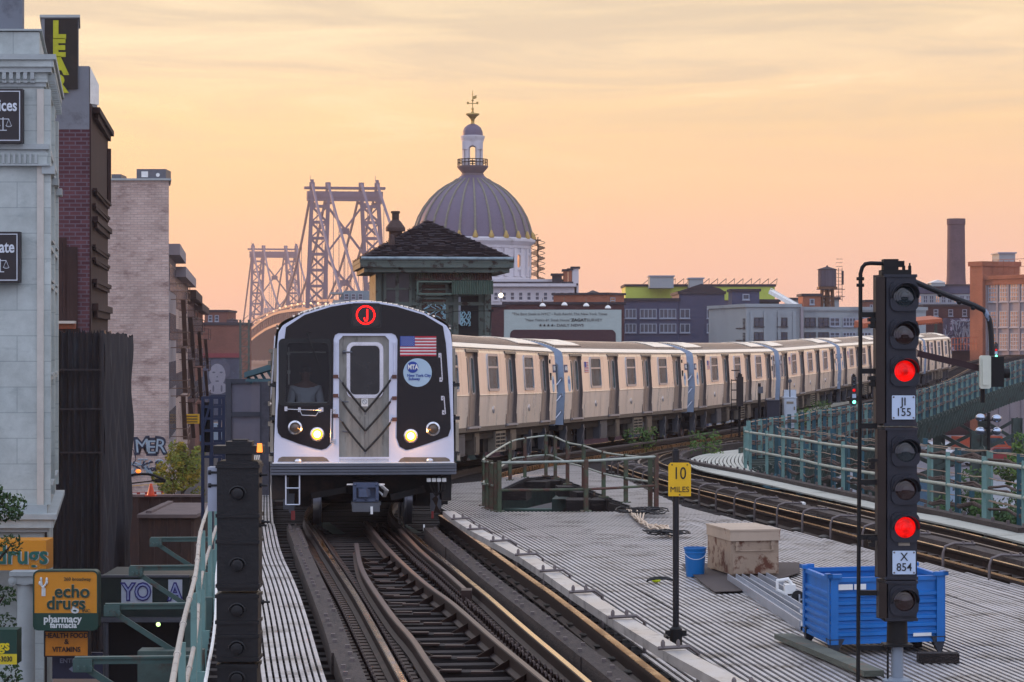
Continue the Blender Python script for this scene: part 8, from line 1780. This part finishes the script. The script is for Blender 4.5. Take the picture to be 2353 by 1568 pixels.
m = MB(); m.tube([p + Vector((.16, 0, .75 - .12 * abs(math.sin(i * .35)))) for i, p in enumerate(E1) if p.y < 36], .012, 5); m.build('hanging_cable', M_white, LR, world=True)
for p, t_ in along([q for q in E1 if q.y < 34], .5): m = MB(); m.box(p + Vector((.35, 0, -.22)), (.55, .16, .12)); m.build('tie_end', M_tie, A if False else LR, world=True, smooth=0)
SC = thing('mesh_screen', 'grey framed mesh screen panel standing left of the train', 'screen', W(569, 1035, 52)); D = 52
M_mesh = mat('hazy_mesh_panel', '#6d6b78', .6, var=.15, scale=1, alpha=.72); M_mfr = mat('screen_frame', '#3b3d46', .6, .2)
a, c = W(519, 1040, D), W(622, 872, D); m = MB(); m.bb(a.x + .05, c.x, D, D + .02, a.z, c.z); m.build('mesh_panel', M_mesh, SC, world=True, smooth=0)
for x in (519, 598): q = W(x, 0, D); m = MB(); m.bb(q.x, q.x + .12, D - .06, D + .06, a.z - 3, c.z); m.build('frame_post', M_mfr, SC, world=True, smooth=0)
for y in (876, 952, 1040): z = W(0, y, D).z; m = MB(); m.bb(a.x, c.x, D - .05, D + .05, z - .05, z + .05); m.build('frame_rail', M_mfr, SC, world=True, smooth=0)
m = MB(); q = W(600, 960, D - .4); m.bb(q.x, W(622, 0, D).x, D - .3, D - .1, a.z - 2, c.z); m.build('side_board', mat('mottled_grey_board', '#4b4a52', .8, var=.4, scale=4), SC, world=True, smooth=0)
BF = thing('scaffolding', 'dark blue scaffold frame beside the viaduct, left of the mesh screen', 'scaffold', W(490, 1040, 56)); D = 56
m = MB()
for x in (466, 487, 514): q = W(x, 0, D).x; m.beam((q, D, -7.5), (q, D, W(0, 912, D).z), .07, .07); m.beam((q, D + 1.5, -7.5), (q, D + 1.5, W(0, 912, D).z), .07, .07)
for y in (914, 935, 962, 990, 1020, 1050): z = W(0, y, D).z; m.beam((W(466, 0, D).x, D, z), (W(514, 0, D).x, D, z), .06, .06); m.beam((W(466, 0, D).x, D + 1.5, z), (W(514, 0, D).x, D + 1.5, z), .06, .06)
m.beam((W(466, 0, D).x, D, W(0, 990, D).z), (W(487, 0, D).x, D, W(0, 914, D).z), .05, .05); m.build('frame', mat('blue_black_frame', '#18243f', .6, .2), BF, world=True, smooth=0)
m = MB(); a, c = W(468, 1040, D), W(486, 925, D); m.bb(a.x, c.x, D + .1, D + .15, a.z, c.z); m.build('dark_panel', M_dkgl, BF, world=True, smooth=0)
D = 44; t = thing('trackside_post', 'tall thin pale post with an orange lit cap at the train left side', 'post', W(625, 1040, D)); m = MB(); a, c = W(622, 1060, D), W(630, 805, D); m.bb(a.x, c.x, D, D + .1, a.z, c.z); m.bb(a.x - .03, c.x + .05, D - .04, D + .14, c.z - .05, c.z + .02)
for k in range(5): m.box(((a.x + c.x) / 2 - .05, D - .02, a.z + .3 + k * .36), (.05, .06, .08))
m.build('pole', M_case2, t, world=True, smooth=0); m = MB(); a, c = W(567, 862, 47), W(628, 843, 45); m.beam(a, c, .1, .1); m.beam(a + Vector((0, 0, -.1)), c + Vector((0, 0, -.25)), .05, .05)
for k in range(4): q = a.lerp(c, k / 4); m.beam(q, q + Vector((.1, 0, -.16)), .05, .05)
m.build('bracket_arm', M_teal, t, world=True, smooth=0)
# ---- vehicles on the street
def car(label, x, y, mt, D=None, L_=4.6, Wd=1.8, Hh=1.45, rz=0, van=False, cat='car', lit=False):
    D = 10.35 * F / (y - HY); p = W(x, y, D); t = thing('parked_van' if van else 'parked_car', label, cat, (p.x, p.y, -7.5), rz, 'vehicles in the street below')
    h2 = Hh; m = MB(); l = L_ / 2; w = Wd / 2
    if van: prof = [(-l, .35), (-l, h2), (l * .55, h2), (l * .78, h2 * .55), (l, h2 * .48), (l, .35)]
    else: prof = [(-l, .35), (-l, .85), (-l * .8, .95), (-l * .5, h2), (l * .25, h2), (l * .55, .95), (l, .8), (l, .35)]
    m.py(prof, -w, w); bd = m.build('body', mt, t, smooth=20)
    m = MB()
    if van: m.py([(l * .1, h2 * .6), (l * .1, h2 * .92), (l * .5, h2 * .92), (l * .7, h2 * .6)], -w - .01, w + .01)
    else: m.py([(-l * .74, .96), (-l * .48, h2 - .08), (l * .22, h2 - .08), (l * .48, .96)], -w - .01, w + .01)
    m.build('window', M_glass, bd, smooth=0)
    for sx in (-.62, .62):
        for sy in (-1, 1):
            q = MB(); q.k = 0; q.lathe([(.33, -.1), (.33, .1)], (sx * l, sy * (w - .08), .33), 16, RX); q.k = 1; q.lathe([(.18, -.11), (.18, .11)], (sx * l, sy * (w - .08), .33), 12, RX); q.build('wheel', [M_rubber, M_chrome], t)
    for sy in (-.7, .7): q = MB(); q.box((l, sy * w, .7), (.06, .3, .15)); q.build('headlight', mat('car_lamp_lit', '#fff4d8', .4, emit='#fff0cc', es=8) if lit else M_chrome, bd, smooth=0)
    return t
M_cw = mat('white_car_paint', '#c8ccd0', .3, var=.03, coat=.4); M_cr = mat('red_car_paint', '#8c1f1c', .3, coat=.4); M_cb = mat('pale_blue_van_paint', '#6f9ab8', .35, coat=.3); M_cg = mat('dark_grey_car_paint', '#33373c', .3, coat=.4); M_cs = mat('silver_car_paint', '#8d9298', .3, .5)
car('white sedan parked between the viaduct columns below the far railing', 2205, 1072, M_cw, rz=.4); car('red car parked right of the white sedan, beyond the columns', 2300, 1068, M_cr, rz=.3); car('pale blue van low behind the cable bundles near the signal', 2150, 1175, M_cb, rz=1.2, van=True, Hh=2.1, L_=5.2, Wd=2.0, cat='van')
car('white van behind the near railing left of the tall signal', 1945, 1150, M_cw, rz=.2, van=True, Hh=2.2, L_=5.6, Wd=2.0, cat='van'); car('white car with lit headlights under the viaduct', 2155, 1052, M_cw, rz=-1.6, lit=True); car('dark grey car near the right edge below the tree', 2335, 1040, M_cg, rz=.2); car('silver car between columns left of the dark van row', 1975, 1090, M_cs, rz=.3); car('orange red pickup behind the far columns', 2258, 1050, mat('orange_red_paint', '#b84a22', .35), rz=.25, van=True, Hh=1.9, L_=5.4, cat='pickup')
car('second white van parked at the right under the trees', 2345, 1190, M_cw, rz=.1, van=True, Hh=2.2, L_=5.4, Wd=2.0, cat='van'); car('blue van crossing below the left foreground signal', 478, 1020, M_cb, rz=1.4, van=True, Hh=2.1, L_=5.0, cat='van')
g = MB(); g.add([(8, 150, -7.47), (90, 150, -7.47), (140, 330, -7.47), (10, 330, -7.47)], [(0, 1, 2, 3)]); struct('road', g, mat('pale_road', '#77757c', .85, var=.15, scale=.2, col2='#5f5d63', thr=.6, scale2=.1))
g = MB()
for k in range(10): g.bb(12 + k * 6, 14.5 + k * 6, 200, 200.25, -7.46, -7.455)
struct('road_marking', g, M_white, smooth=0)
# ---- haze
hz_ = MB(); hz_.bb(-420, 420, -30, 2250, -8.6, 110); ho = hz_.build('haze', [], None, smooth=0); tag(ho, kind='stuff')
hm = bpy.data.materials.new('evening_haze'); hm.use_nodes = True; n = hm.node_tree.nodes; n.remove(n['Principled BSDF']); pv = n.new('ShaderNodeVolumePrincipled'); pv.inputs['Density'].default_value = .00023; pv.inputs['Color'].default_value = H('#f0e0e4'); pv.inputs['Anisotropy'].default_value = .2
hm.node_tree.links.new(pv.outputs[0], n['Material Output'].inputs['Volume']); ho.data.materials.append(hm)
